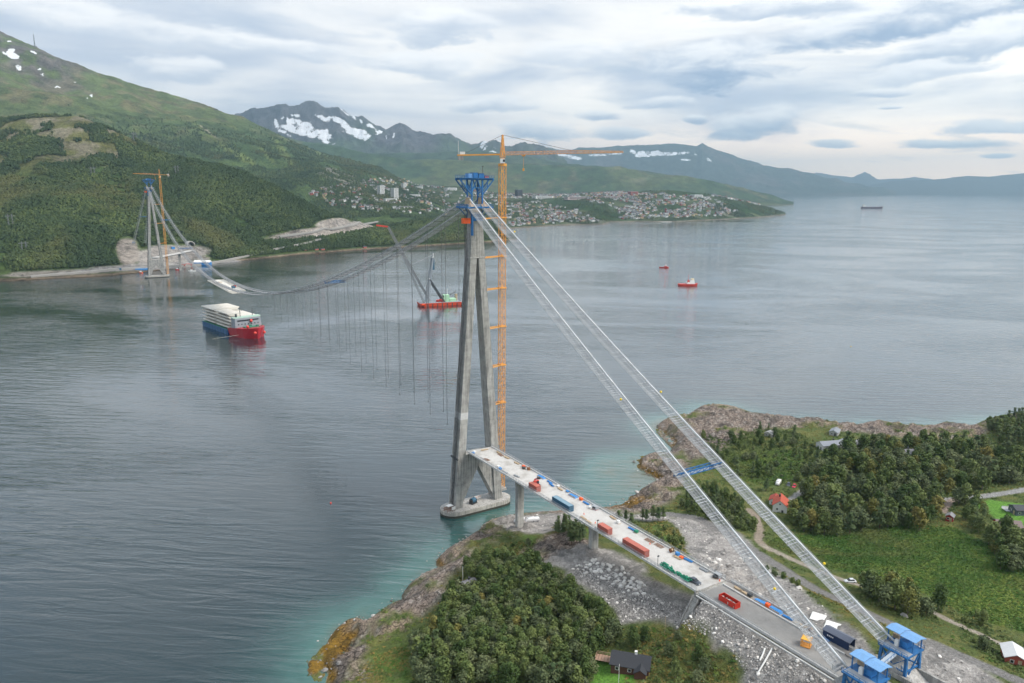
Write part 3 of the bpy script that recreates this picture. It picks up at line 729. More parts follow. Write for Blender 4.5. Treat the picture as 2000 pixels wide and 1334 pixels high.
def far_ridge(name, xs, ps, depth, foot, amp, nscale, seed, tint, x0, x1, step, foot_z=-20.0, rows=70, pw=1.6):
    f = tab(xs, ps)
    def zf(t):
        return lambda p, d: foot_z+(float(at_d(p, f(p), depth)[2])-foot_z)*t
    return ridge_land(name, np.arange(x0, x1, step), [(lambda p: foot, zc(foot_z)), (lambda p: foot+0.35*(depth-foot), zf(0.22)), (lambda p: foot+0.7*(depth-foot), zf(0.60)),
        (lambda p: depth, zpy(xs, ps)), (lambda p: depth*1.05, zf(0.75)), (lambda p: depth*1.2, zc(-30))], rows, amp, nscale, seed, tint)
def green_ridge(X, Y, Z, px_, py_, K):
    n = fbm(X, Y, 500, 5, 35); n_ = fbm(X, Y, 140, 5, 39)
    c = np.zeros(X.shape+(3,))+np.array((0.045, 0.075, 0.032)); c = blend(c, sstep(n, 0.45, 0.65)*0.8, (0.085, 0.105, 0.04)); c = blend(c, sstep(n_, 0.56, 0.7)*0.6, (0.13, 0.12, 0.07))
    return blend(c, sstep(Z, 12, 4)*0.5, (0.12, 0.11, 0.08))
far_ridge('green_ridge', [300,480,590,650,710,800,890,940,1000,1070,1100,1200,1250,1325,1400,1450,1490,1512,1530], [245,258,273,285,297,312,316,322,326,328,331,329,340,350,362,375,384,391,394], 7300, 6200, 80, 900, 33, green_ridge, 300, 1532, 4.0)
def blue_ridge(X, Y, Z, px_, py_, K):
    n = fbm(X, Y, 700, 5, 45)
    c = np.zeros(X.shape+(3,))+np.array((0.045, 0.07, 0.035)); return blend(c, sstep(n, 0.45, 0.65)*0.8, (0.09, 0.10, 0.05))
far_ridge('wooded_ridge', [700,880,940,1000,1065,1150,1250,1400], [305,300,297,305,317,325,334,368], 8600, 7700, 90, 1000, 43, blue_ridge, 700, 1400, 5.0)
def snow_mount(X, Y, Z, px_, py_, K):
    n = fbm(X, Y, 500, 6, 55); n_ = fbm(X, Y, 160, 5, 59, 0.6)
    c = np.zeros(X.shape+(3,))+np.array((0.085, 0.08, 0.085)); c = blend(c, sstep(n_, 0.5, 0.65)*0.6, (0.04, 0.04, 0.045))
    c = blend(c, sstep(Z+(n-0.5)*900, 900, 450), (0.06, 0.085, 0.045))
    px_ = px_+(fbm(X, Y, 420, 5, 91, .6)-.5)*46; py_ = py_+(fbm(X, Y, 380, 5, 97, .6)-.5)*26
    s = np.full(X.shape, 9.0)
    for (cx, cy, a, b_, ang) in [(592,244,38,11,.28),(565,252,20,8,.3),(538,242,10,5,1.1),(622,259,26,9,.15),(655,238,22,5,.45),(665,222,14,3,.75),(682,232,12,2.5,.9),(640,228,14,3,.3),(690,262,24,7,.1),(708,270,15,6,0),(724,252,9,4,.5),(700,240,8,3,.6),
                                 (600,262,24,6,.1),(550,262,16,3,.3),(585,225,18,2,.1),(755,272,6,3,1.),(770,268,5,3,.6),(668,250,20,4,.6),(735,262,6,5,.5),(950,285,5,9,.3),(964,291,7,9,.2),(640,272,14,4,.2)]:
        s = np.minimum(s, ell(px_, py_, cx, cy, a, b_, ang))
    return np.concatenate([c, .74*sstep(s+(n_-0.5)*1.2, 1.9, 0.2)[..., None]], -1)
far_ridge('snowy_mountain', [440,500,520,542,569,599,614,638,656,674,692,716,764,791,803,830,869,884,902,920,935,944,962,980,1022,1050,1080,1101], [262,240,236,231,220,224,223,214,218,216,228,246,262,253,258,271,280,279,286,292,291,282,280,294,288,297,315,332], 10200, 8600, 330, 1000, 53, snow_mount, 440, 1101, 1.8, rows=150)
def blue_mount(X, Y, Z, px_, py_, K):
    n = fbm(X, Y, 900, 6, 65); n_ = fbm(X, Y, 320, 5, 69)
    c = np.zeros(X.shape+(3,))+np.array((0.05, 0.065, 0.05)); c = blend(c, sstep(n_, 0.5, 0.68)*0.7, (0.10, 0.095, 0.085))
    s = np.full(X.shape, 9.0)
    for (cx, cy, a, b_, ang) in [(1280,300,45,5,.02),(1255,304,20,3,0),(1318,300,26,3.5,-.05),(1240,299,10,4,.6),(1356,303,6,3,0),(1120,308,18,4,.1),(1095,303,30,3,.05),(1055,296,14,4,.2),(1170,303,20,3,0),(1385,312,7,3,.5),(1340,312,9,2,0),(1200,301,18,2,0),(1010,296,12,3,0),(1030,300,10,5,.3)]:
        s = np.minimum(s, ell(px_, py_, cx, cy, a, b_, ang))
    return np.concatenate([c, (.68*sstep(s+(n_-0.5)*1.6, 1.9, 0.2))[..., None]], -1)
far_ridge('long_mountain', [900,1000,1050,1115,1175,1225,1280,1340,1350,1370,1415,1460,1525,1575,1625,1690,1720], [296,289,290,295,290,289,292,295,287,296,310,322,330,345,360,373.5,377], 15800, 14000, 240, 1600, 63, blue_mount, 900, 1722, 3.0, rows=90)
def pale(X, Y, Z, px_, py_, K): return np.zeros(X.shape+(3,))+np.array((0.055, 0.065, 0.06))
far_ridge('distant_range', [1655,1710,1775,1850,1890,1950,1985,2000,2150,2400,2700], [366,353,350.5,344.5,346,340,334.5,338,330,345,350], 18500, 16600, 110, 2000, 73, pale, 1655, 2700, 6.0)
far_ridge('pale_peaks', [1500,1565,1595,1635,1655,1664,1682,1725,1750,1785,1830], [362,340,344,347,337,340,353,351,345,349,362], 22000, 20500, 120, 2400, 83, pale, 1500, 1832, 5.0)
def strand(X, Y, Z, px_, py_, K): return np.zeros(X.shape+(3,))+np.array((0.06, 0.075, 0.04))
# ================================================================== VEGETATION
def leaf_mat(name, c1, c2, rv=0.22, low=None):
    m = bpy.data.materials.new(name); m.use_nodes = True; MATS[name] = m
    T = NT(m.node_tree); b = T.n['Principled BSDF']
    oi = T.node('ShaderNodeObjectInfo').outputs['Random']; pos = T.node('ShaderNodeNewGeometry').outputs['Position']
    nz = T.noise(pos, 0.9, 3, 0.6); n2 = T.noise(pos, 0.03, 3, 0.5)
    cc = T.mix(T.ramp(T.math('ADD', T.math('MULTIPLY', oi, 0.55), T.math('MULTIPLY', nz, 0.5)), 0.2, 0.85), c4(c1), c4(c2))
    if low: cc = T.mix(T.ramp(T.noise(pos, low, 4, .6), .38, .64), c4(c1), cc); cc = T.mix(T.math('MULTIPLY', T.ramp(T.noise(pos, low*.6, 4, .6, .5), .52, .68), .7), cc, c4((0.135, 0.135, 0.045)))
    k = T.math('ADD', 0.45, T.math('ADD', T.math('MULTIPLY', nz, 0.7), T.math('MULTIPLY', n2, 0.45)))
    T.link(T.mix(1.0, cc, T.comb(k, k, k), 'MULTIPLY'), b.inputs['Base Color'])
    b.inputs['Roughness'].default_value = 0.75; b.inputs['Specular IOR Level'].default_value = 0.2
    return m
M_BIRCH = leaf_mat('birch_leaves', (0.052, 0.088, 0.024), (0.135, 0.170, 0.055))
M_GREY = leaf_mat('willow_leaves', (0.080, 0.108, 0.048), (0.150, 0.175, 0.082))
M_AUT = leaf_mat('turning_leaves', (0.125, 0.135, 0.036), (0.20, 0.175, 0.05))
M_PINE = leaf_mat('pine_needles', (0.050, 0.082, 0.034), (0.095, 0.130, 0.050))
M_FERN = leaf_mat('fern_leaves', (0.050, 0.115, 0.020), (0.175, 0.225, 0.046), low=0.03)
M_HEATHER = leaf_mat('heath_plants', (0.11, 0.14, 0.034), (0.25, 0.19, 0.06))
M_FOREST = leaf_mat('hill_forest_leaves', (0.036, 0.062, 0.020), (0.115, 0.150, 0.042), low=0.0065)
M_BARK = mat('bark', (0.16, 0.14, 0.12), 0.9, var=0.3, scale=3)
M_PBARK = mat('pine_bark', (0.13, 0.085, 0.055), 0.9, var=0.3, scale=3)

def quad(mb, p, n, s, rr):
    n = Vector(n).normalized(); a = n.orthogonal().normalized(); a.rotate(Matrix.Rotation(rr.uniform(0, 6.28), 3, n)); b2 = n.cross(a)
    p = Vector(p); s2 = s*rr.uniform(0.6, 1.0)
    mb.poly([p-a*s-b2*s2*0.4, p+b2*-s2+a*s*0.1, p+a*s-b2*0.1*s2, p+b2*s2], [(0, 1, 2, 3)])
def crown_mesh(name, h, r, base, lobes, nq, qs, seed, material, droop=0.0, conic=0.0):
    rr = random.Random(seed); mb = MB(); L = []
    for i in range(lobes):
        t = (i+0.5)/lobes; z = base+(h-base)*(0.12+0.80*t)
        env = math.sin(math.pi*min(1, 0.18+0.82*t*0.98))**0.7*(1-conic*t)
        a = rr.uniform(0, 6.28); rad = r*env*rr.uniform(0.15, 0.62)
        L.append((rad*math.cos(a), rad*math.sin(a), z, r*(0.34+0.26*env)*rr.uniform(0.75, 1.15)))
    for i in range(nq):
        lx, ly, lz, lr = L[rr.randrange(lobes)]
        d = Vector((rr.gauss(0, 1), rr.gauss(0, 1), rr.gauss(0.25, 0.9))).normalized()
        k = lr*rr.uniform(0.62, 1.08)
        p = (lx+d.x*k, ly+d.y*k, lz+d.z*k*0.85-droop*rr.random())
        n = d+Vector((rr.gauss(0, .45), rr.gauss(0, .45), rr.gauss(0.25, .45)))
        quad(mb, p, n, qs*rr.uniform(0.6, 1.25), rr)
    return mb.mesh(name, material)
def trunk_mesh(name, h, r, base, crown_r, seed, material, top=0.75):
    rr = random.Random(seed); mb = MB()
    P = [Vector((0, 0, -0.4))]; x = y = 0
    for i in range(1, 5):
        x += rr.uniform(-.12, .12)*h*0.08; y += rr.uniform(-.12, .12)*h*0.08; P.append(Vector((x, y, h*top*i/4)))
    rings = [[(p.x+r*(1-0.75*i/4)*math.cos(k*1.0472), p.y+r*(1-0.75*i/4)*math.sin(k*1.0472), p.z) for k in range(6)] for i, p in enumerate(P)]
    mb.loft(rings)
    for i in range(5):
        t = rr.uniform(0.35, 0.8); q = P[0].lerp(P[-1], t); a = rr.uniform(0, 6.28)
        mb.bar(q, q+Vector((math.cos(a)*crown_r*0.7, math.sin(a)*crown_r*0.7, h*0.14)), r*0.45, r*0.45, n=4)
    return mb.mesh(name, material)
def pine_crown(name, h, r, base, nq, qs, seed, material):
    rr = random.Random(seed); mb = MB(); tiers = 7
    for i in range(nq):
        t = rr.random(); ti = int(t*tiers); z = base+(h-base)*((ti+0.5)/tiers); env = r*(1.0-0.55*(ti/tiers)**1.5)*(0.75+0.25*math.sin(ti*2.1))
        a = rr.uniform(0, 6.28)+ti; kk = math.sqrt(rr.random()); lob = 0.75+0.3*math.sin(a*3+ti*1.7)
        p = (env*lob*kk*math.cos(a), env*lob*kk*math.sin(a), z+rr.uniform(-.22, .30)*(h-base)/tiers*1.4-0.10*env*kk)
        quad(mb, p, (math.cos(a)*0.5, math.sin(a)*0.5, 1.0+rr.gauss(0, .3)), qs*rr.uniform(0.6, 1.2), rr)
    return mb.mesh(name, material)
TREES = []      # (kind, trunk mesh, crown mesh, height)
for i in range(5):
    h = [7.2, 8.4, 6.4, 7.8, 6.0][i]; r = [2.5, 2.9, 2.8, 2.3, 3.0][i]
    TREES.append(('birch', trunk_mesh('trunk', h, 0.16, 2, r, 10+i, M_BARK), crown_mesh('crown', h, r, 1.1, 16, 950, 0.33, 20+i, [M_BIRCH, M_BIRCH, M_GREY, M_BIRCH, M_GREY][i], 0.2), h))
for i in range(2):
    h = [7.6, 6.8][i]; r = [2.5, 2.6][i]
    TREES.append(('turning', trunk_mesh('trunk', h, 0.16, 2, r, 30+i, M_BARK), crown_mesh('crown', h, r, 1.2, 14, 760, 0.31, 40+i, M_AUT, 0.25), h))
for i in range(3):
    h = [8.6, 7.4, 9.2][i]; r = [2.7, 2.9, 2.3][i]
    TREES.append(('pine', trunk_mesh('trunk', h, 0.19, 3, r*0.8, 50+i, M_PBARK, 0.93), pine_crown('crown', h, r, [2.6, 2.0, 1.6][i], 760, 0.33, 60+i, M_PINE), h))
for i in range(3):
    h = [2.6, 3.2, 2.2][i]; r = [1.5, 1.7, 1.4][i]
    TREES.append(('shrub', trunk_mesh('trunk', h, 0.07, 0.5, r, 70+i, M_BARK, 0.5), crown_mesh('crown', h, r, 0.1, 9, 220, 0.33, 80+i, [M_GREY, M_BIRCH, M_BIRCH][i], 0.1), h))
KI = {'birch': [0, 1, 2, 3, 4], 'turning': [5, 6], 'pine': [7, 8, 9], 'shrub': [10, 11, 12]}

def to_world(pxs):
    return [tuple(ground(x, y)[:2]) for x, y in pxs]
def fill(poly, step, jit=0.45, rr=random):
    xs = [p[0] for p in poly]; ys = [p[1] for p in poly]; out = []
    y = min(ys); row = 0
    while y < max(ys):
        x = min(xs)+(step/2 if row % 2 else 0)
        while x < max(xs):
            px_, py_ = x+rr.uniform(-jit, jit)*step, y+rr.uniform(-jit, jit)*step
            if inpoly(np.array([px_]), np.array([py_]), poly)[0]: out.append((px_, py_))
            x += step
        y += step*0.87; row += 1
    return out
WOODS = [
 ('W1', [(905,1118),(960,1090),(1010,1108),(1060,1110),(1100,1148),(1150,1185),(1200,1222),(1218,1245),(1185,1262),(1150,1290),(1160,1345),(830,1350),(815,1318),(808,1268),(850,1225),(880,1170)], 3.5, {'birch': .88, 'turning': .03, 'pine': .04, 'shrub': .05}, (0.78, 1.18), 'in the dense wood on the rocky point left of the viaduct', 'trees of the wood left of the viaduct'),
 ('W2', [(1185,1262),(1240,1232),(1330,1245),(1400,1290),(1405,1345),(1275,1345),(1262,1300),(1235,1275)], 5.2, {'birch': .45, 'shrub': .45, 'turning': .05, 'pine': .05}, (0.5, 0.85), 'on the heath around the black-roofed cabin', 'trees around the black-roofed cabin'),
 ('W3', [(1560,965),(1600,905),(1640,885),(1700,875),(1800,866),(1900,875),(2005,900),(2005,950),(1930,952),(1890,985),(1835,1010),(1800,1040),(1700,1030),(1640,1050),(1580,1045),(1530,1018),(1578,992)], 5.9, {'birch': .76, 'pine': .07, 'turning': .11, 'shrub': .06}, (0.8, 1.7), 'in the mixed wood behind the red-roofed house', 'trees of the mixed wood behind the red-roofed house'),
 ('W4', [(1330,990),(1350,965),(1400,955),(1450,980),(1480,1012),(1500,1045),(1460,1040),(1400,1020),(1350,1010)], 4.4, {'birch': .65, 'pine': .1, 'shrub': .25}, (0.5, 1.0), 'below the two inclined cables above the cove', 'trees below the inclined cables'),
 ('W5', [(1370,850),(1420,860),(1480,835),(1560,845),(1600,870),(1600,905),(1560,945),(1480,945),(1410,920),(1380,890)], 7.0, {'birch': .28, 'shrub': .60, 'pine': .12}, (0.55, 1.0), 'on the grassy headland before the open fjord', 'trees scattered on the grassy headland'),
 ('W6', [(1676,1150),(1720,1150),(1780,1160),(1842,1192),(1832,1218),(1760,1208),(1700,1182)], 4.8, {'birch': .85, 'turning': .1, 'shrub': .05}, (0.95, 1.5), 'in the thicket between gravel road and meadow', 'trees of the thicket beside the meadow'),
 ('W7', [(1918,1062),(1960,1050),(2005,1060),(2030,1130),(1950,1118)], 5.0, {'birch': .9, 'turning': .1}, (1.0, 1.5), 'at the meadow edge below the brown-roofed red house', 'trees at the meadow edge by the red house'),
 ('W8', [(1925,832),(1960,822),(2010,815),(2040,860),(2005,880),(1940,868)], 4.6, {'pine': .6, 'birch': .4}, (0.7, 1.1), 'on the wooded knoll by the fjord at the right edge', 'trees of the wooded knoll by the fjord'),
 ('W9', [(1872,1005),(1905,985),(1930,1010),(1915,1045),(1880,1035)], 5.0, {'birch': .7, 'pine': .2, 'turning': .1}, (0.75, 1.1), 'between the small red shed and the red house', 'trees between red shed and red house'),
 ('W10', [(1460,1105),(1530,1115),(1580,1150),(1560,1150),(1500,1128)], 5.0, {'shrub': 1.0}, (0.6, 1.0), 'on the verge beside the gravel road', 'shrubs along the gravel road'),
 ('W11', [(1240,1040),(1300,1035),(1340,1045),(1345,1085),(1300,1072),(1250,1052)], 6.5, {'shrub': .8, 'birch': .2}, (0.6, 1.0), 'on the grassy bank right of the viaduct', 'shrubs on the bank right of the viaduct'),
 ('W12', [(1850,1195),(1900,1200),(2010,1270),(2010,1340),(1940,1300)], 9.0, {'shrub': .6, 'birch': .4}, (0.7, 1.0), 'on the rough ground at the lower right', 'trees at the lower right'),
 ('W13', [(1080,1040),(1100,1030),(1145,1050),(1130,1060)], 3.3, {'pine': 1.0}, (0.6, 0.9), 'in the dark clump under the viaduct deck', 'pines under the viaduct'),
 ('W14', [(870,1160),(905,1115),(950,1082),(980,1070),(1040,1050),(1060,1060),(1000,1090),(930,1110)], 5.5, {'shrub': .6, 'birch': .4}, (0.5, 0.8), 'along the rocky shore left of the viaduct', 'trees along the rocky shore'),
]
AVOID = [(ground(1515,1000), 7), (ground(1230,1300), 9.5), (ground(915,1146), 5), (ground(1965,1035), 8), (ground(1855,1012), 3.5), (ground(1620,872), 6), (ground(1655,870), 5), (ground(1768,890), 6), (ground(1505,848), 4), (ground(1990,1000), 7), (ground(1550,947), 5), (ground(1985,1285), 6), (ground(1575,955), 4), (ground(1525,945), 3)]
plan = []
for (zn, pxs, step, mixk, sc, txt, grp) in WOODS:
    rr = random.Random(zn); poly = to_world(pxs)
    for (x, y) in fill(poly, step, 0.42, rr):
        z = gz(x, y)
        if z < 1.2 or any(math.hypot(x-a[0][0], y-a[0][1]) < a[1] for a in AVOID): continue
        if abs(x) < 13 and y < -20 and not zn == 'W13': continue
        if any(float(pdist(np.array([x]), np.array([y]), pl, False)[0]) < w*0.5+1.3 for pl, w in ROADW): continue
        u = rr.random(); acc = 0
        for kd, pr in mixk.items():
            acc += pr
            if u <= acc: break
        plan.append((kd, rr.choice(KI[kd]), (x, y, z-0.1), rr.uniform(*sc), rr.uniform(0, 6.28), txt, grp))
for (x, y) in [(1208,1024),(1222,1019),(1233,1026),(1255,1016),(1262,1019),(1275,1016),(1285,1019),(1295,1016),(1440,930),(1430,938),(1470,925),(1495,960),(1497,958)]:
    p = ground(x, y); plan.append(('pine', random.choice(KI['pine']), tuple(p), random.uniform(.7, 1.0), random.random()*6, 'standing clear beside the cove' if x < 1400 else 'in the open grass above the red-roofed house', 'pines standing clear'))
def screen_size(e):
    px_, py_, w = proj(np.array(e[2])); vis = -80 < px_ < 2080 and 750 < py_ < 1420
    return (TREES[e[1]][3]*e[3]/w if vis else 0)
plan.sort(key=screen_size, reverse=True)
KNAME = {'birch': ('birch_tree', 'leafy green birch', 'tree'), 'turning': ('birch_tree', 'birch with yellow-brown leaves', 'tree'), 'pine': ('pine_tree', 'dark green pine', 'tree'), 'shrub': ('shrub', 'low leafy shrub', 'shrub')}
LMK = [(p_, ground(*q)) for p_, q in [('the red-roofed house', (1523, 996)), ('the black-roofed cabin', (1232, 1304)), ('the little grey-roofed cabin', (915, 1148)), ('the long pale house', (1622, 876)), ('the dark grey roof in the wood', (1768, 893)), ('the brown-roofed red house', (1966, 1036)), ('the tiny red shed', (1855, 1016)), ('the orange seaweed', (700, 1250)), ('the boulder band', (1180, 1125)), ('the rubble bank', (1330, 1215)), ('the lower picture edge', (1000, 1334)), ('the left tip of the point', (800, 1310)), ('the second viaduct pier', (1180, 1085)), ('the parked red car', (1551, 951)), ('the silver car', (1660, 1137)), ('the gravel road bend', (1480, 1030)), ('the weathered shed', (1505, 851)), ('the rocky fjord shore', (1720, 850)), ('the right picture edge', (2000, 920)), ('the blue gantries', (1760, 1270)), ('the wood\'s centre left of the viaduct', (1000, 1200)), ('the meadow', (1700, 1060)), ('the first viaduct pier', (1022, 1030)), ('the pale-roofed barn', (1985, 1293))]]
def look(e):
    s_ = e[3]; sz = 'small' if s_ < .8 else 'middling' if s_ < 1.0 else 'tall'
    d_, nm_ = min((math.hypot(e[2][0]-g[0], e[2][1]-g[1]), n) for n, g in LMK)
    v = {0: 'slender', 1: 'high-crowned', 2: 'spreading grey-green', 3: 'narrow', 4: 'broad grey-green', 5: 'upright', 6: 'bushy', 7: 'rounded', 8: 'flat-topped', 9: 'pointed', 10: 'greyish', 11: 'rounded', 12: 'squat'}[e[1]]
    return sz+' '+v, nm_
n_ind = {'tree': 0, 'pine_tree': 0, 'shrub': 0}; rest = []
for e in plan:
    kd, ti, loc, s, rz, txt, grp = e
    nm, lab, cat = KNAME[kd]; key = nm if nm in n_ind else 'tree'
    lim = {'tree': 300, 'pine_tree': 90, 'shrub': 110}[key]
    if screen_size(e) <= 0 or n_ind[key] >= lim: rest.append(e); continue
    n_ind[key] += 1
    sz_, nm_ = look(e); t = empty(nm, loc, rz, sz_+' '+lab.replace('low leafy ', '').replace('leafy ', '')+', near '+nm_, cat, {'pine': 'pines', 'shrub': 'shrubs', 'turning': 'yellowing birches'}.get(kd, 'birches')+' near '+nm_)
    t.scale = (s, s, s)
    a = bpy.data.objects.new('trunk', TREES[ti][1]); COL.objects.link(a); a.parent = t
    c = bpy.data.objects.new('crown', TREES[ti][2]); COL.objects.link(c); c.parent = t

# ---- scatter: one object whose points carry instances (uncountable cover only)
def join_meshes(name, meshes):
    mb = MB(); mats = []
    for me in meshes:
        o = len(mats); mats += list(me.materials)
        mb.poly([tuple(v.co) for v in me.vertices], [], 0); b0 = len(mb.v)-len(me.vertices)
        for p in me.polygons: mb.f.append(tuple(b0+i for i in p.vertices)); mb.m.append(o+p.material_index)
    return mb.mesh(name, mats)
def proto(me):
    return bpy.data.objects.new(me.name, me)
def scatter(name, pts, scl, rot, which, protos):
    me = bpy.data.meshes.new(name); n = len(pts)
    me.vertices.add(n); me.vertices.foreach_set('co', np.asarray(pts, np.float32).ravel())
    for an, ty, data in (('scl', 'FLOAT_VECTOR', np.asarray(scl, np.float32)), ('rot', 'FLOAT_VECTOR', np.asarray(rot, np.float32))):
        if data.ndim == 1: data = np.stack([data]*3, 1)
        at_ = me.attributes.new(an, ty, 'POINT'); at_.data.foreach_set('vector', data.ravel())
    at_ = me.attributes.new('which', 'INT', 'POINT'); at_.data.foreach_set('value', np.asarray(which, np.int32))
    o = bpy.data.objects.new(name, me); COL.objects.link(o)
    ng = bpy.data.node_groups.new(name+'_nodes', 'GeometryNodeTree')
    ng.interface.new_socket('Geometry', in_out='INPUT', socket_type='NodeSocketGeometry'); ng.interface.new_socket('Geometry', in_out='OUTPUT', socket_type='NodeSocketGeometry')
    gi = ng.nodes.new('NodeGroupInput'); go = ng.nodes.new('NodeGroupOutput'); iop = ng.nodes.new('GeometryNodeInstanceOnPoints')
    g2i = ng.nodes.new('GeometryNodeGeometryToInstance')
    for pr in reversed(protos):
        oi = ng.nodes.new('GeometryNodeObjectInfo'); oi.inputs['Object'].default_value = pr; oi.inputs['As Instance'].default_value = True
        ng.links.new(oi.outputs['Geometry'], g2i.inputs[0])
    def attr(nm, ty):
        a = ng.nodes.new('GeometryNodeInputNamedAttribute'); a.data_type = ty; a.inputs['Name'].default_value = nm
        return [s for s in a.outputs if s.enabled and s.name == 'Attribute'][0]
    m2p = ng.nodes.new('GeometryNodeMeshToPoints'); ng.links.new(gi.outputs[0], m2p.inputs[0])
    ng.links.new(m2p.outputs[0], iop.inputs['Points'])
    if len(protos) > 1:
        ng.links.new(g2i.outputs[0], iop.inputs['Instance']); iop.inputs['Pick Instance'].default_value = True
        ng.links.new(attr('which', 'INT'), iop.inputs['Instance Index'])
    else:
        ng.links.new(oi.outputs['Geometry'], iop.inputs['Instance'])
    e2r = ng.nodes.new('FunctionNodeEulerToRotation'); ng.links.new(attr('rot', 'FLOAT_VECTOR'), e2r.inputs[0]); ng.links.new(e2r.outputs[0], iop.inputs['Rotation'])
    ng.links.new(attr('scl', 'FLOAT_VECTOR'), iop.inputs['Scale'])
    ng.links.new(iop.outputs[0], go.inputs[0])
    md = o.modifiers.new('scatter', 'NODES'); md.node_group = ng
    return o
tp = [proto(join_meshes('tree_'+str(i), [t[1], t[2]])) for i, t in enumerate(TREES)]
o = scatter('woodland', [e[2] for e in rest], [e[3] for e in rest], [(0, 0, e[4]) for e in rest], [e[1] for e in rest], tp)
tag(o, 'mass of further birches and pines filling the near woods', 'woodland', kind='stuff')

def clump(name, r, h, nq, qs, seed, material):
    rr = random.Random(seed); mb = MB()
    for i in range(nq):
        a = rr.uniform(0, 6.28); k = math.sqrt(rr.random())*r
        quad(mb, (k*math.cos(a), k*math.sin(a), h*rr.uniform(0.05, 1.0)*(1-0.5*k/r)), (math.cos(a)*.7, math.sin(a)*.7, 1+rr.gauss(0, .3)), qs*rr.uniform(.6, 1.2), rr)
    return proto(mb.mesh(name, material))
ferns = [clump('fern_clump', 0.8, 0.7, 22, 0.26, 90+i, M_FERN) for i in range(3)]
heaths = [clump('heath_clump', 0.7, 0.45, 18, 0.24, 95+i, M_HEATHER) for i in range(3)]
unders = [clump('undergrowth_clump', 1.0, 0.9, 24, 0.32, 100+i, M_BIRCH) for i in range(3)]
def cover(name, polys, step, protos, smin, smax, label, zmin=1.5, skip_rock=False, thresh=None):
    P = []
    rr = random.Random(name)
    for poly in polys:
        for (x, y) in fill(poly, step, 0.5, rr):
            z = gz(x, y)
            if z < zmin: continue
            if abs(x) < 11 and y < -20: continue
            if thresh is not None and float(fbm(np.array([x]), np.array([y]), 9, 3, 91)[0]) < thresh: continue
            if any(float(pdist(np.array([x]), np.array([y]), pl, False)[0]) < w*0.5+0.3 for pl, w in ROADW): continue
            P.append((x, y, z-0.05))
    n = len(P)
    o = scatter(name, P, rng.uniform(smin, smax, n), np.stack([rng.normal(0, .12, n), rng.normal(0, .12, n), rng.uniform(0, 6.28, n)], 1), rng.integers(0, len(protos), n), protos)
    return tag(o, label, 'ground cover', kind='stuff')
cover('meadow_ferns', MEADOW+LAWN[:0], 1.25, ferns, 0.7, 1.5, 'lush green ferns and grass covering the meadow')
cover('heath_growth', HEATH, 1.2, heaths, 0.6, 1.3, 'yellow-green heath and low plants on the banks', thresh=0.42)
# open ground: mixed low growth wherever there is soil
P = []; K = []
rg = np.random.default_rng(77); XX = rg.uniform(-125, 430, 52000); YY = rg.uniform(-258, 95, 52000)
ii = np.clip(np.searchsorted(gx, XX), 0, len(gx)-1); jj = np.clip(np.searchsorted(gy, YY), 0, len(gy)-1)
ok = G_in[jj, ii] & (rk[jj, ii] < 0.45) & (gravel_m[jj, ii] < 0.25) & (GZ[jj, ii] > 2.0) & ~((np.abs(XX) < 11) & (YY < -20))
for pl, w in ROADW: ok &= pdist(XX, YY, pl, False) > w*0.5+0.5
for Pm in LAWN: ok &= ~inpoly(XX, YY, Pm)
nn = fbm(XX, YY, 14, 3, 93); ok &= nn > 0.30
idx = np.where(ok)[0]
kk_ = np.where(nn[idx] > 0.56, rg.integers(3, 6, len(idx)), np.where(nn[idx] > 0.44, rg.integers(0, 3, len(idx)), rg.integers(6, 9, len(idx))))
o = scatter('open_ground_growth', np.stack([XX[idx], YY[idx], GZ[jj[idx], ii[idx]]-0.1], 1), rg.uniform(.45, 1.15, len(idx)), np.stack([rg.normal(0, .1, len(idx)), rg.normal(0, .1, len(idx)), rg.uniform(0, 6.28, len(idx))], 1), kk_, ferns+heaths+unders)
tag(o, 'mixed grass, heath and low plants covering the open ground', 'ground cover', kind='stuff')
wood_polys = [to_world(w[1]) for w in WOODS if w[0] in ('W1', 'W2', 'W3', 'W4', 'W5', 'W12', 'W6')]
cover('undergrowth', wood_polys, 2.1, unders, 0.6, 1.3, 'leafy undergrowth beneath the near woods')

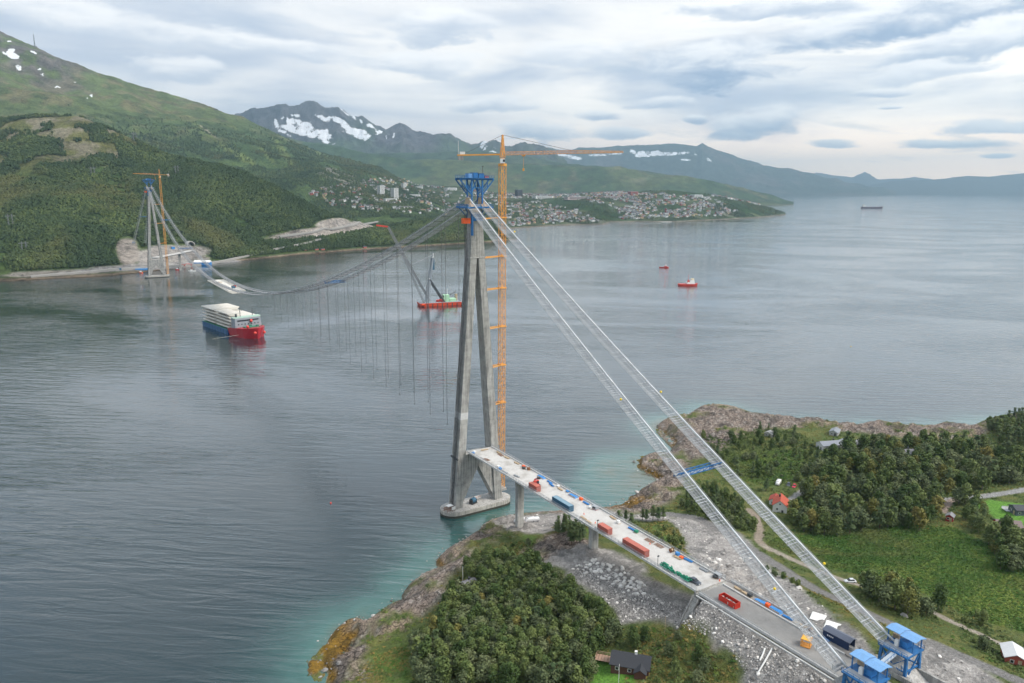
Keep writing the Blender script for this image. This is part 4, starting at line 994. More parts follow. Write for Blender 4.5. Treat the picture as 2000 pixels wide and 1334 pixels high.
# ---- forest on the far hillside
def blob(name, h, r, seed, material, n=26):
    rr = random.Random(seed); mb = MB()
    for i in range(n):
        t = rr.random(); a = rr.uniform(0, 6.28); env = r*math.sin(math.pi*(0.15+0.8*t))**0.8*rr.uniform(.75, 1.1)
        quad(mb, (env*math.cos(a), env*math.sin(a), h*(0.1+0.9*t)), (math.cos(a), math.sin(a), 0.9), r*0.55*rr.uniform(.7, 1.2), rr)
    return proto(mb.mesh(name, material))
fblobs = [blob('hill_tree', 7, 2.7, 110+i, M_FOREST) for i in range(4)]
def far_scatter(name, X, Y, Z, n, accept, smin, smax, label, seed):
    rg = np.random.default_rng(seed); P = []
    nr, nc = X.shape; tot = 0
    while tot < n:
        i = rg.uniform(0, nr-1.001, n*2); j = rg.uniform(0, nc-1.001, n*2); a = i.astype(int); b_ = j.astype(int); u = i-a; v = j-b_
        def lerp(A): return (A[a, b_]*(1-u)+A[a+1, b_]*u)*(1-v)+(A[a, b_+1]*(1-u)+A[a+1, b_+1]*u)*v
        p = np.stack([lerp(X), lerp(Y), lerp(Z)], 1)
        # even density over the ground: keep in proportion to cell area
        area = np.hypot(X[a+1, b_]-X[a, b_], Y[a+1, b_]-Y[a, b_])*np.hypot(X[a, b_+1]-X[a, b_], Y[a, b_+1]-Y[a, b_])
        k = rg.random(n*2) < area/np.percentile(area, 95)
        p = p[k]; p = p[accept(p)]
        P.append(p); tot += len(p)
    P = np.concatenate(P)[:n]
    o = scatter(name, P, rg.uniform(smin, smax, n), np.stack([np.zeros(n), np.zeros(n), rg.uniform(0, 6.28, n)], 1), rg.integers(0, 4, n), fblobs)
    return tag(o, label, 'forest', kind='stuff')
def ell_any(px_, py_, L):
    s = np.full(px_.shape, 9.0)
    for (cx, cy, a, b_, ang) in L: s = np.minimum(s, ell(px_, py_, cx, cy, a, b_, ang))
    return s
BARE = [(330,497,85,20,-.05),(250,492,26,30,0),(110,533,130,8,-.05),(300,522,170,10,-.06),(630,452,122,11,-.12),(650,436,38,10,-.1),(735,432,62,8,-.1),(395,505,20,6,0)]
def acc_hill(p):
    px_, py_, w = proj(p); n = fbm(p[:, 0], p[:, 1], 160, 4, 5); n2 = fbm(p[:, 0], p[:, 1], 60, 3, 6)
    up = sstep(p[:, 2]+(n-.5)*120, 160, 265)
    rg = np.random.default_rng(1).random(len(p))
    return (p[:, 2] > 6) & (px_ > -150) & (px_ < 1000) & (ell_any(px_, py_, BARE) > 1.1) & (rg < sstep(n2-0.30*up+0.12*(n-.5), 0.18, 0.44))
far_scatter('hillside_forest', HX[:112], HY[:112], HZ[:112], 72000, acc_hill, 0.4, 1.35, 'dense birch forest covering the far hillside', 5)
def acc_mnt(p):
    px_, py_, w = proj(p); n2 = fbm(p[:, 0], p[:, 1], 120, 3, 6)
    return (px_ > 100) & (px_ < 900) & (p[:, 2] > 20) & (np.random.default_rng(2).random(len(p)) < sstep(n2, .35, .55)*sstep(p[:, 2]+(n2-.5)*300, 520, 200))
far_scatter('mountain_forest', MX[:130], MY[:130], MZ[:130], 30000, acc_mnt, 0.7, 1.4, 'darker forest on the lower slope of the mountain', 6)
def acc_town(p):
    px_, py_, w = proj(p); n2 = fbm(p[:, 0], p[:, 1], 130, 3, 7)
    return (p[:, 2] > 5) & (px_ > 560) & (n2 > 0.47)
far_scatter('town_trees', TX[:85], TY[:85], TZ[:85], 16000, acc_town, 0.6, 1.0, 'trees growing between the houses of the far town', 7)

# ---- stones
M_STONE = mat('stone', (0.33, 0.315, 0.30), 0.9, var=0.35, scale=0.8, rvar=0.6, bump=0.4)
M_WSTONE = mat('pale_stone', (0.70, 0.675, 0.64), 0.9, var=0.2, scale=0.7, rvar=0.3, bump=0.4, dirt=(0.30, 0.21, 0.13), dscale=0.35)
def stone_mesh(name, seed, material):
    rr = random.Random(seed); mb = MB(); rings = []
    for i, (zz, rad) in enumerate([(-.45, .45), (-.1, .95), (.3, .8), (.62, .38)]):
        rings.append([((rad*rr.uniform(.75, 1.15))*math.cos(k*1.0472+i*.3), (rad*rr.uniform(.7, 1.1))*math.sin(k*1.0472+i*.3), zz+rr.uniform(-.12, .12)) for k in range(6)])
    mb.loft(rings); return mb.mesh(name, material)
stones = [stone_mesh('boulder', 200+i, M_STONE) for i in range(4)]; wstones = [stone_mesh('boulder', 210+i, M_WSTONE) for i in range(4)]
sp = [proto(m) for m in stones]+[proto(m) for m in wstones]
P = []; S = []; K = []
rr = random.Random(3)
RUB = [to_world([(1120,1115),(1180,1105),(1270,1160),(1340,1190),(1300,1205),(1215,1215),(1195,1185),(1140,1135)]), to_world([(1310,1195),(1365,1178),(1430,1215),(1480,1245),(1560,1290),(1640,1345),(1470,1345),(1440,1290),(1400,1250),(1330,1225)])]
for poly in RUB:
    for (x, y) in fill(poly, 0.62, 0.5, rr):
        s = min(.8, 0.13*math.exp(abs(rr.gauss(0, .7)))); P.append((x, y, gz(x, y)+s*0.1)); S.append((s*rr.uniform(.8, 1.2), s, s*rr.uniform(.6, 1))); K.append(rr.choice([0, 1, 2, 3, 0, 1, 2, 3, 4, 5, 6]))
for poly in [GRAVEL[1], GRAVEL[2], GRAVEL[3]]:
    for (x, y) in fill(poly, 2.2, 0.5, rr):
        if abs(x) < 10 or gz(x, y) < 1: continue
        if any(float(pdist(np.array([x]), np.array([y]), pl, False)[0]) < w*0.5 for pl, w in ROADW): continue
        s = 0.12*math.exp(abs(rr.gauss(0, .8))); P.append((x, y, gz(x, y)+s*0.1)); S.append((s, s, s*.7)); K.append(rr.randrange(8))
# loose rock along the waterline
for i in range(len(COAST_L)-1):
    a = shore[i]; b_ = shore[i+1]
    L = math.hypot(b_[0]-a[0], b_[1]-a[1])
    for k in range(int(L/1.3)):
        t = rr.random(); x = a[0]+(b_[0]-a[0])*t+rr.gauss(0, 2.2); y = a[1]+(b_[1]-a[1])*t+rr.gauss(0, 2.2); s = 0.25*math.exp(abs(rr.gauss(0, .6)))
        P.append((x, y, max(gz(x, y), -0.2)+s*0.1)); S.append((s*1.3, s, s*.7)); K.append(rr.randrange(4))
o = scatter('rubble', P, np.array(S), np.stack([rng.normal(0, .5, len(P)), rng.normal(0, .5, len(P)), rng.uniform(0, 6.28, len(P))], 1), K, sp)
tag(o, 'grey blasted rubble and loose stone below the viaduct and along the shore', 'rubble', kind='stuff')
bp_ = to_world([(1122,1100),(1160,1093),(1215,1108),(1270,1152),(1258,1168),(1210,1150),(1150,1122),(1115,1116)])
cand = fill(bp_, 2.1, 0.5, rr); rr.shuffle(cand)
bxs = sorted(c[0] for c in cand); bys = sorted(c[1] for c in cand)
for (x, y) in cand[:95]:
    s = rr.uniform(0.55, 1.35)
    o = bpy.data.objects.new('boulder', rr.choice(wstones)); COL.objects.link(o); o.location = (x, y, gz(x, y)+s*0.15); o.scale = (s*rr.uniform(.8, 1.2), s, s*rr.uniform(.65, .95)); o.rotation_euler = (rr.gauss(0, .3), rr.gauss(0, .3), rr.uniform(0, 6.28))
    tag(o, ('large' if s > 1.1 else 'middling' if s > .8 else 'small')+' pale boulder '+('at the left end' if x < bxs[len(bxs)//4] else 'left of the middle' if x < bxs[len(bxs)//2] else 'right of the middle' if x < bxs[3*len(bxs)//4] else 'at the right end')+' of the rock band, '+('upper side' if x-y*.3 > 0 and y > bys[len(bys)//2] else 'lower side' if y < bys[len(bys)//3] else 'in mid band'), 'boulder', 'pale boulders below the viaduct')
for (x, y, s) in [(1446,1092,.9),(1397,1100,1.2),(1408,1105,1.0),(1385,1092,1.0),(1372,1088,.9),(1390,1098,.8),(1380,1086,.7),(1766,1204,1.5)]:
    p = ground(x, y); o = bpy.data.objects.new('boulder', rr.choice(wstones if x < 1700 else stones)); COL.objects.link(o); o.location = (p[0], p[1], p[2]+s*.2); o.scale = (s, s, s*.8); o.rotation_euler = (.2, .1, rr.uniform(0, 6))
    tag(o, 'large grey boulder beside the thicket by the gravel road' if x > 1700 else ('single square pale block standing apart on the gravel flat' if x == 1446 else 'pale boulder heaped against the right side of the viaduct end'), 'boulder', 'boulders right of the viaduct end')
print('TREES', n_ind, len(rest), 'stones', len(P))
# ================================================================== BRIDGE
def concrete_mat(name, col, joints=4.0, dark=0.55, rvar=0.0):
    m = bpy.data.materials.new(name); m.use_nodes = True; MATS[name] = m
    T = NT(m.node_tree); b = T.n['Principled BSDF']
    pos = T.node('ShaderNodeTexCoord').outputs['Object']; x, y, z = T.sep(pos)
    n1 = T.noise(pos, 0.35, 6, 0.65); st = T.noise(T.vmath('MULTIPLY', pos, (1.6, 1.6, 0.06)), 0.9, 5, 0.65); n2 = T.noise(pos, 2.5, 4, 0.7)
    lift = T.node('ShaderNodeTexWhiteNoise', noise_dimensions='1D'); T.link(T.math('FLOOR', T.math('DIVIDE', z, joints)), lift.inputs['W'])
    fr = T.math('FRACT', T.math('DIVIDE', z, joints)); ln = T.math('GREATER_THAN', fr, 0.965)
    k = T.math('ADD', 0.30, T.math('ADD', T.math('MULTIPLY', T.ramp(n1, .25, .75), 0.45), T.math('ADD', T.math('MULTIPLY', T.ramp(st, .3, .7), 0.55), T.math('ADD', T.math('MULTIPLY', n2, 0.22), T.math('MULTIPLY', lift.outputs['Value'], 0.10)))))
    k = T.math('MULTIPLY', k, T.math('SUBTRACT', 1.0, T.math('MULTIPLY', ln, 0.25)))
    cc = T.mix(1.0, c4(col), T.comb(k, k, k), 'MULTIPLY')
    cc = T.mix(T.math('MULTIPLY', T.ramp(T.noise(T.vmath('MULTIPLY', pos, (1.0, 1.0, 0.10)), 0.75, 6, .7), 0.50, 0.66), dark), cc, c4((0.10, 0.10, 0.10)))
    T.link(cc, b.inputs['Base Color']); b.inputs['Roughness'].default_value = 0.9; b.inputs['Specular IOR Level'].default_value = 0.2
    bp = T.node('ShaderNodeBump'); bp.inputs['Strength'].default_value = 0.35; bp.inputs['Distance'].default_value = 0.2; T.link(T.math('SUBTRACT', n2, ln), bp.inputs['Height']); T.link(bp.outputs[0], b.inputs['Normal'])
    return m
M_CON = concrete_mat('tower_concrete', (0.37, 0.365, 0.345))
M_CAP = concrete_mat('cap_concrete', (0.44, 0.42, 0.38), 50.0, 0.3)
M_SLAB = mat('deck_concrete', (0.53, 0.52, 0.50), 0.9, var=0.16, scale=0.25, bump=0.2, dirt=(0.30, 0.28, 0.25), dscale=0.16, dlo=.44, dhi=.66, damt=0.65)
M_EDGE = concrete_mat('edge_concrete', (0.44, 0.43, 0.41), 60.0, 0.3)
M_BLUE = mat('blue_steel', (0.022, 0.145, 0.37), 0.55, var=0.3, scale=0.9, dirt=(0.06, 0.09, 0.14), dscale=0.5, damt=0.6)
M_LBLUE = mat('pale_blue_roof', (0.16, 0.335, 0.60), 0.6, var=0.2, scale=0.7, stretch=(1, 6, 1), dirt=(.16, .25, .36), dscale=.5, damt=.6)
M_YEL = mat('crane_orange', (0.80, 0.37, 0.075), 0.5, var=0.15, scale=0.5, dirt=(0.5, 0.19, 0.04), dscale=0.3, damt=0.5)
M_RED = mat('safety_red', (0.62, 0.05, 0.03), 0.45, var=0.12, scale=1.0)
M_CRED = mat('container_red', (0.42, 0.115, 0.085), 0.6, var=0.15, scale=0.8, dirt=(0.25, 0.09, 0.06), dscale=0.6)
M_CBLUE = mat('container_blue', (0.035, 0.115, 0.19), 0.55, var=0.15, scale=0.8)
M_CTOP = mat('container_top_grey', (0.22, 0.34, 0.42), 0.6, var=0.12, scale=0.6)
M_ORB = mat('bright_orange', (0.85, 0.12, 0.02), 0.5, var=0.1)
M_GAL = mat('galvanised', (0.40, 0.42, 0.44), 0.45, metal=0.3, var=0.12, scale=1.0)
M_CABLE = mat('cable_wrap', (0.62, 0.64, 0.66), 0.45, var=0.10, scale=0.8)
M_ROPE = mat('wire_rope', (0.13, 0.14, 0.15), 0.6, var=0.1)
M_DARK = mat('dark_steel', (0.06, 0.065, 0.07), 0.55, var=0.2)
M_WHITE = mat('white_paint', (0.78, 0.78, 0.76), 0.5, var=0.06)
M_CREAM = mat('girder_cream', (0.74, 0.71, 0.64), 0.5, var=0.07, scale=0.15)
M_TIMB = mat('timber', (0.46, 0.35, 0.23), 0.8, var=0.3, scale=2)
M_RUST = mat('rusty_steel', (0.22, 0.10, 0.05), 0.85, var=0.35, scale=1.5)
M_GLASS = mat('dark_glass', (0.02, 0.025, 0.03), 0.1, var=0.05, spec=0.8)
M_TYRE = mat('tyre', (0.025, 0.025, 0.025), 0.85, var=0.1)
M_GREEN = mat('green_net', (0.02, 0.24, 0.14), 0.6, var=0.3, scale=1.2)
M_TARP = mat('blue_tarp', (0.05, 0.24, 0.58), 0.5, var=0.25, scale=1.0)
M_ASPH = mat('asphalt_gravel', (0.27, 0.265, 0.255), 0.95, var=0.2, scale=0.35, bump=0.3, dirt=(0.17, 0.165, 0.16), dscale=0.15)

def tower(name, y0, label, far=False):
    t = empty(name, (0, y0, 0), 0, label, 'bridge tower', 'bridge towers')
    xc = lambda z: 12.0-(z-3.2)*(9.9/129.8)
    def ring(cx, w, dep, z): return [(cx-w/2, -dep/2, z), (cx+w/2, -dep/2, z), (cx+w/2, dep/2, z), (cx-w/2, dep/2, z)]
    cap = MB(); prof = []
    for k in range(9): a = -math.pi/2+math.pi*k/8; prof.append((13.2+7.0*math.cos(a), 7.0*math.sin(a)))
    for k in range(9): a = math.pi/2+math.pi*k/8; prof.append((-13.2+7.0*math.cos(a), 7.0*math.sin(a)))
    cap.loft([[(p[0], p[1], z) for p in prof] for z in (-6.0, 3.0)]); cap.build('pile_cap', M_CAP, t)
    cap = MB(); cap.loft([[(p[0]*1.002, p[1]*1.004, z) for p in prof] for z in (-.5, 1.15)]); cap.build('tide_band', mat('wet_concrete', (0.05, 0.05, 0.04), .6, var=.3), t)
    cap = MB(); cap.loft([[(p[0]*0.97, p[1]*0.95, z) for p in prof] for z in (3.0, 3.25)]); cap.build('cap_top', M_EDGE, t)
    for s in (-1, 1):
        mb = MB(); rr = []
        for z in (3.25, 20, 40, 70, 100, 133.0):
            f = (z-3.2)/129.8; rr.append(ring(s*xc(z), 4.5-1.0*f, 7.0-1.6*f, z))
        mb.loft(rr); mb.build('leg', M_CON, t)
        mb = MB(); pts = [(s*9.5, 5.2), (s*0.0, 24.3), (s*0.0, 31.4), (s*7.9, 31.4)]
        f_ = [(p[0], -2.7, p[1]) for p in pts]; b_ = [(p[0], 2.7, p[1]) for p in pts]
        mb.hexa(f_, b_); mb.build('crossbeam', M_CON, t)
        # climbing platform bracket on the leg
        MB().box((s*(xc(30)+2.5), 0, 30), (0.6, 7.5, 0.9)).build('work_platform', M_DARK, t)
    sh = MB(); sh.loft([ring(0, 8.3, 5.5, 131.5), ring(0, 7.9, 5.4, 133.0), ring(0, 4.6, 5.0, 157.0)]); sh.build('shaft', M_CON, t)
    sh = MB(); sh.loft([ring(0, 8.6, 5.8, 131.2), ring(0, 8.6, 5.8, 131.9)]); sh.build('shaft_ledge', M_EDGE, t)
    if not far: 
        z0 = 50.5; mb = MB(); mb.loft([ring(-xc(50.5), 4.55-1.0*.36, 7.06-1.6*.36, 50.5), ring(-xc(54), 4.55-1.0*.39, 7.06-1.6*.39, 54)]); mb.build('pale_patch', mat('pale_cement', (0.55, 0.55, 0.54), 0.9, var=0.2, scale=0.8, stretch=(1, 1, 3)), t)
    # saddles and blue erection steelwork
    for s in (-1, 1):
        MB().hexa([(s*3.5-0.9, -2.6, 157), (s*3.5+0.9, -2.6, 157), (s*3.5+0.9, 2.6, 157), (s*3.5-0.9, 2.6, 157)], [(s*3.5-0.5, -1.6, 160.2), (s*3.5+0.5, -1.6, 160.2), (s*3.5+0.5, 1.6, 160.2), (s*3.5-0.5, 1.6, 160.2)]).build('saddle', M_TIMB, t)
        MB().hexa([(s*3.5-1.6, -7.2, 153.6), (s*3.5+1.6, -7.2, 153.6), (s*3.5+1.6, -2.6, 156.6), (s*3.5-1.6, -2.6, 156.6)], [(s*3.5-1.6, -7.2, 154.0), (s*3.5+1.6, -7.2, 154.0), (s*3.5+1.6, -2.6, 157.0), (s*3.5-1.6, -2.6, 157.0)]).build('splay_platform', M_TIMB, t)
    ringp = MB()
    for (cx, cy_, sx, sy) in [(0, -4.4, 14.5, 2.4), (0, 4.4, 14.5, 2.4), (-5.9, 0, 2.6, 6.4), (5.9, 0, 2.6, 6.4)]: ringp.box((cx, cy_, 155.6), (sx, sy, 0.8))
    ringp.build('lower_platform', M_BLUE, t)
    br = MB()
    for sx in (-6, -2.5, 2.5, 6):
        for sy in (-1, 1): br.bar((sx, sy*5.0, 155.2), (sx*0.42, sy*2.6, 150.5), 0.45)
    for sy in (-1, 1): br.box((0, sy*2.75, 151.0), (5.8, 0.5, 3.6))
    br.build('platform_brackets', M_BLUE, t)
    rl = MB()
    for (a, b_) in [((-7.2, -5.5), (7.2, -5.5)), ((7.2, -5.5), (7.2, 5.5)), ((7.2, 5.5), (-7.2, 5.5)), ((-7.2, 5.5), (-7.2, -5.5))]:
        for zz in (156.6, 157.1): rl.bar((*a, zz), (*b_, zz), 0.10)
        for k in range(8):
            q = Vector(a).lerp(Vector(b_), k/8); rl.bar((q.x, q.y, 156.0), (q.x, q.y, 157.1), 0.10)
    rl.build('platform_railing', M_BLUE, t)
    tf = MB()
    for sx in (-1, 1):
        for sy in (-1, 1):
            tf.bar((sx*2.9, sy*2.2, 157.0), (sx*2.9, sy*2.2, 168.6), 0.62); tf.bar((sx*2.9, sy*2.2, 161.5), (sx*9.2, sy*2.2, 168.6), 0.5); tf.bar((sx*2.9, sy*2.2, 162.5), (sx*0.2, sy*2.2, 168.6), 0.42)
            tf.bar((sx*2.9, sy*2.2, 163.0), (sx*5.8, sy*2.2, 166.2), 0.3); tf.bar((sx*5.8, sy*2.2, 164.8), (sx*5.8, sy*2.2, 168.6), 0.36)
        tf.bar((sx*2.9, -2.2, 160.5), (sx*2.9, 2.2, 160.5), 0.4); tf.bar((sx*2.9, -2.2, 160.5), (sx*2.9, 2.2, 168.0), 0.3)
    for sy in (-1, 1): tf.bar((-9.4, sy*2.2, 168.8), (9.4, sy*2.2, 168.8), 0.55, 0.7); tf.bar((-2.9, sy*2.2, 164.8), (2.9, sy*2.2, 164.8), 0.35)
    tf.build('lifting_frame', M_BLUE, t)
    MB().box((0, 0, 169.35), (17.6, 6.6, 0.3)).build('top_platform', M_BLUE, t)
    rl = MB()
    for sy in (-1, 1):
        for zz in (170.1, 170.6): rl.bar((-8.8, sy*3.3, zz), (8.8, sy*3.3, zz), 0.10)
        for k in range(15): rl.bar((-8.8+k*17.6/14, sy*3.3, 169.5), (-8.8+k*17.6/14, sy*3.3, 170.6), 0.10)
    rl.build('top_railing', M_BLUE, t)
    for (cx, w, h, m_) in [(-3.4, 2.2, 1.9, M_LBLUE), (-0.6, 2.6, 2.3, M_BLUE), (2.6, 2.8, 2.0, M_BLUE), (5.6, 2.2, 0.9, M_CRED)]:
        MB().box((cx, -0.4, 169.5+h/2), (w, 3.0, h)).box((cx, -0.4, 169.55+h), (w+0.3, 3.3, 0.12)).build('winch_house', m_, t)
    MB().bar((5.0, 1, 169.5), (5.0, 1, 175.0), 0.14).box((5.0, 1, 175.0), (1.0, 0.2, 0.3)).build('light_mast', M_DARK, t)
    # passenger hoist on the outer face of the left leg
    hm = MB(); hm.lattice((-xc(3.3)-3.0, -1.0, 3.3), (-xc(131)-3.3, -1.0, 131), 0.95, 0.95, 64, 0.12, tb=0.09); hm.lattice((-xc(131)-3.3, -1.0, 131), (-5.8, -1.0, 152), 0.95, 0.95, 10, 0.12, tb=0.09)
    hm.build('hoist_mast', M_DARK, t)
    MB().box((-6.4, -2.6, 149.3), (3.9, 2.0, 2.5)).build('hoist_cage', M_ORB, t)
    MB().box((-3.2, -2.9, 147.0), (1.0, 0.9, 9.5)).build('hoist_column', M_BLUE, t)
    return t
tw = tower('bridge_tower', 0.0, 'tall near concrete A-frame bridge tower rising beside the end of the viaduct')
tower('bridge_tower', 1145.0, 'small distant concrete A-frame bridge tower standing before the forested hillside', True)
# things standing on the near tower foot
o = MB().cyl((0, 0, 0), 1.5, 3.0, 14).mesh('winch_drum', M_CBLUE)
d_ = empty('cable_winch', (-2.2, -1.0, 3.25), 0.3, 'dark blue drum winch on the foot of the near tower', 'winch')
mb = MB(); mb.bar((-1.3, 0, 1.7), (1.3, 0, 1.7), 2.7, 2.7, n=14); mb.build('drum', M_CBLUE, d_); MB().box((0, 0, 0.2), (3.6, 2.6, 0.4)).build('skid', M_DARK, d_); MB().box((1.7, 0, 1.2), (0.3, 2.2, 2.2)).box((-1.7, 0, 1.2), (0.3, 2.2, 2.2)).build('cheek', M_DARK, d_)
s_ = empty('site_banner', (2.6, 2.2, 3.25), 0.12, 'white banner board standing on the foot of the near tower', 'banner')
MB().box((0, 0, 1.2), (5.0, 0.12, 1.9)).build('panel', M_WHITE, s_); MB().bar((-2.2, .1, 0), (-2.2, .1, 2), .12).bar((2.2, .1, 0), (2.2, .1, 2), .12).build('frame', M_DARK, s_)
for k in range(3): MB().box((-1.2+k*1.2, -0.09, 1.3), (0.28, 0.04, 0.8)).build('red_mark', M_RED, s_)
s_ = empty('scaffold', (-17.2, -3.2, 3.25), 0.1, 'rusty scaffold and white boards at the left end of the tower foot', 'scaffold')
mb = MB()
for i in range(4):
    for j in range(3): mb.bar((i*1.5-2.2, j*1.4-1.4, 0), (i*1.5-2.2, j*1.4-1.4, 2.6), .14)
for z in (1.0, 2.0): mb.bar((-2.4, -1.4, z), (2.4, -1.4, z), .12).bar((-2.4, 1.4, z), (2.4, 1.4, z), .12).bar((-4.2, 0, z+.6), (2.4, 0, z), .18)
mb.build('tubes', M_RUST, s_); MB().box((0.4, 0.6, 2.75), (3.2, 2.6, 0.15)).box((1.4, -1.6, 1.8), (2.2, .1, 1.6)).build('boards', M_WHITE, s_)

def tower_crane(y0, x0, top, jib_dir, jib_len, cj_len, label, ties, ups=True):
    t = empty('tower_crane', (x0, y0, 0), 0, label, 'tower crane', 'tower cranes')
    mb = MB(); n = int((top-6-3.2)/2.6); mb.lattice((0, 0, 3.2), (0, 0, top-6), 2.6, 2.6, n, 0.25, tb=0.125); mb.build('mast', M_YEL, t)
    MB().box((0, 0, 3.9), (4.2, 4.2, 1.3)).build('base', M_EDGE, t)
    MB().box((0, 0, top-5.4), (3.1, 3.1, 1.2)).cyl((0, 0, top-4.8), 1.2, 2.6, 10).build('slewing_ring', M_YEL, t)
    jd = Vector((jib_dir[0], jib_dir[1], 0)).normalized(); sd = Vector((jd.y, -jd.x, 0))
    c = sd*1.7+Vector((0, 0, top-3.6)); rz = math.atan2(jd.y, jd.x)
    cab = MB().box(c, (2.2, 1.8, 2.2), rz).build('cab', M_WHITE, t); MB().box(c+jd*0.7+Vector((0, 0, .1)), (1.0, 1.9, 1.2), rz).build('cab_window', M_GLASS, cab)
    apex = Vector((0, 0, top+9.0))
    mb = MB(); mb.lattice((0, 0, top-2), apex, 1.9, 0.4, 6, 0.24, tb=0.15); mb.build('apex_frame', M_YEL, t)
    mb = MB(); mb.lattice(jd*1.2+Vector((0, 0, top)), jd*jib_len*0.62+Vector((0, 0, top+1.0)), 1.7, 1.6, 22, 0.20, tri=True, tb=0.13); mb.build('jib', mat('jib_faded', (0.72, 0.36, 0.17), 0.5, var=.1), t)
    mb = MB(); mb.lattice(jd*jib_len*0.62+Vector((0, 0, top+1.0)), jd*jib_len+Vector((0, 0, top+1.2)), 1.6, 0.8, 12, 0.20, tri=True, tb=0.13); mb.build('jib_tip', M_YEL, t)
    mb = MB(); a = -jd*1.2+Vector((0, 0, top-0.4)); b_ = -jd*cj_len+Vector((0, 0, top-0.9))
    for s in (-.8, .8): mb.bar(a+sd*s, b_+sd*s, 0.4, 0.7)
    for k in range(7): q = a.lerp(b_, k/6); mb.bar(q-sd*.8, q+sd*.8, .25)
    mb.build('counter_jib', M_YEL, t)
    MB().box(b_+jd*1.6+Vector((0, 0, -1.2)), (2.6, 1.8, 2.4), rz).build('counterweight', M_EDGE, t); MB().box(b_+jd*2.5+Vector((0, 0, 1.0)), (2.6, 1.5, 1.4), rz).build('winch_box', M_WHITE, t)
    MB().bar(b_+jd*.5, b_+jd*.5+Vector((0, 0, 7)), 0.12).build('aerial', M_WHITE, t)
    MB().bar(apex, jd*jib_len*0.60+Vector((0, 0, top+1.4)), 0.16).bar(apex, b_+jd*2, 0.14).build('tie_rope', M_ROPE, t)
    tr = jd*jib_len*0.175+Vector((0, 0, top-0.9))
    trl = MB().box(tr, (1.8, 1.5, 0.6), rz).build('trolley', M_YEL, t); MB().bar(tr+sd*.3, tr+sd*.3-Vector((0, 0, 6.2)), .09).bar(tr-sd*.3, tr-sd*.3-Vector((0, 0, 6.2)), .09).box(tr-Vector((0, 0, 6.8)), (.9, .6, 1.3), rz).build('hook', M_YEL, trl)
    for (z, xe) in ties:
        mb = MB(); mb.bar((-1.3, -1.2, z), (xe-x0, -3.0, z-0.4), 0.38).bar((-1.3, 1.2, z), (xe-x0, 1.5, z-0.4), 0.38).bar((-1.3, -1.2, z), (xe-x0, 1.5, z-.4), 0.2).box((0, 0, z), (3.6, 3.6, 0.5)); mb.build('wall_tie', M_YEL, t)
    return t
crane_p = at_y(980, 700, 7.0); CX = float(crane_p[0])
topz = float(at_y(980, 300, 7.0)[2])
ties = [(float(at_y(980, yy, 7.0)[2]), 12.0-(float(at_y(980, yy, 7.0)[2])-3.2)*0.0763+2.2) for yy in (425, 500, 562, 637, 712, 785)]
ties[0] = (ties[0][0], 4.0)
tower_crane(7.0, CX, topz, RV, 60, 22.5, 'tall orange lattice tower crane standing right of the near bridge tower', ties)
tower_crane(1147.0, 18.5, 179.0, -RV, 46, 17, 'small distant orange tower crane beside the far bridge tower', [(60, 10), (95, 7.2), (128, 5)])

# ---- main cables with hangers, catwalks
SAG_LOW = 55.0
def cz_main(y): return SAG_LOW+(160.4-SAG_LOW)*((y-572.5)/572.5)**2
def cx_main(y, s): k = 1-abs((y-572.5)/572.5); return s*(3.6+4.6*min(1, k*1.6))
def side_pt(t, s, far=False):
    p0 = Vector((s*3.6, 0, 160.4)); p1 = Vector((s*11.0, -219.5, 41.0)); p = p0.lerp(p1, t); p.z -= 4.0*4*t*(1-t)*0.55
    if far: p.y = 1145-p.y
    return p
M_HANG = M_ROPE
for s in (-1, 1):
    sd = 'left' if s < 0 else 'right'
    t = empty('main_cable', (s*3.6, 0, 160.4), 0, ('left' if s < 0 else 'right')+' of the two pale suspension cables slung over both towers', 'suspension cable', 'main cables')
    off = Vector(t.location)
    mb = MB(); pts = [side_pt(k/30, s)-off for k in range(31)]; mb.tube(pts, 0.62, 8); mb.build('near_backstay', M_CABLE, t, True)
    mb = MB(); pts = [Vector((cx_main(y, s), y, cz_main(y)))-off for y in np.linspace(0, 1145, 90)]; mb.tube(pts, 0.60, 6); mb.build('span_cable', mat('span_cable_grey', (0.42, 0.44, 0.46), .5, var=.1), t, True)
    mb = MB(); pts = [side_pt(k/20, s, True)-off for k in range(21)]; mb.tube(pts, 0.62, 6); mb.build('far_backstay', M_CABLE, t, True)
    for k in range(26):
        y = 24+k*20.0; zt = cz_main(y); zb = min(zt-2.0, 39.6+0.030*y)
        x = cx_main(y, s)
        mb = MB(); mb.bar((0, 0, 0), (0, 0, zb-zt), 0.17, n=4).box((0, 0, zb-zt-0.4), (0.42, 0.42, 0.9))
        h = mb.build('hanger', M_HANG, t, loc=(x-off.x, y-off.y, zt-off.z)); 
slat_me = MB().box((0, 0, 0), (4.4, 0.20, 0.07)).mesh('slat', mat('slat_grey', (.36, .38, .40), .6, var=.1, rvar=.35))
M_NET = mat('catwalk_net', (0.37, 0.39, 0.41), .55, metal=.1, var=.35, scale=.25)
frame_me = None
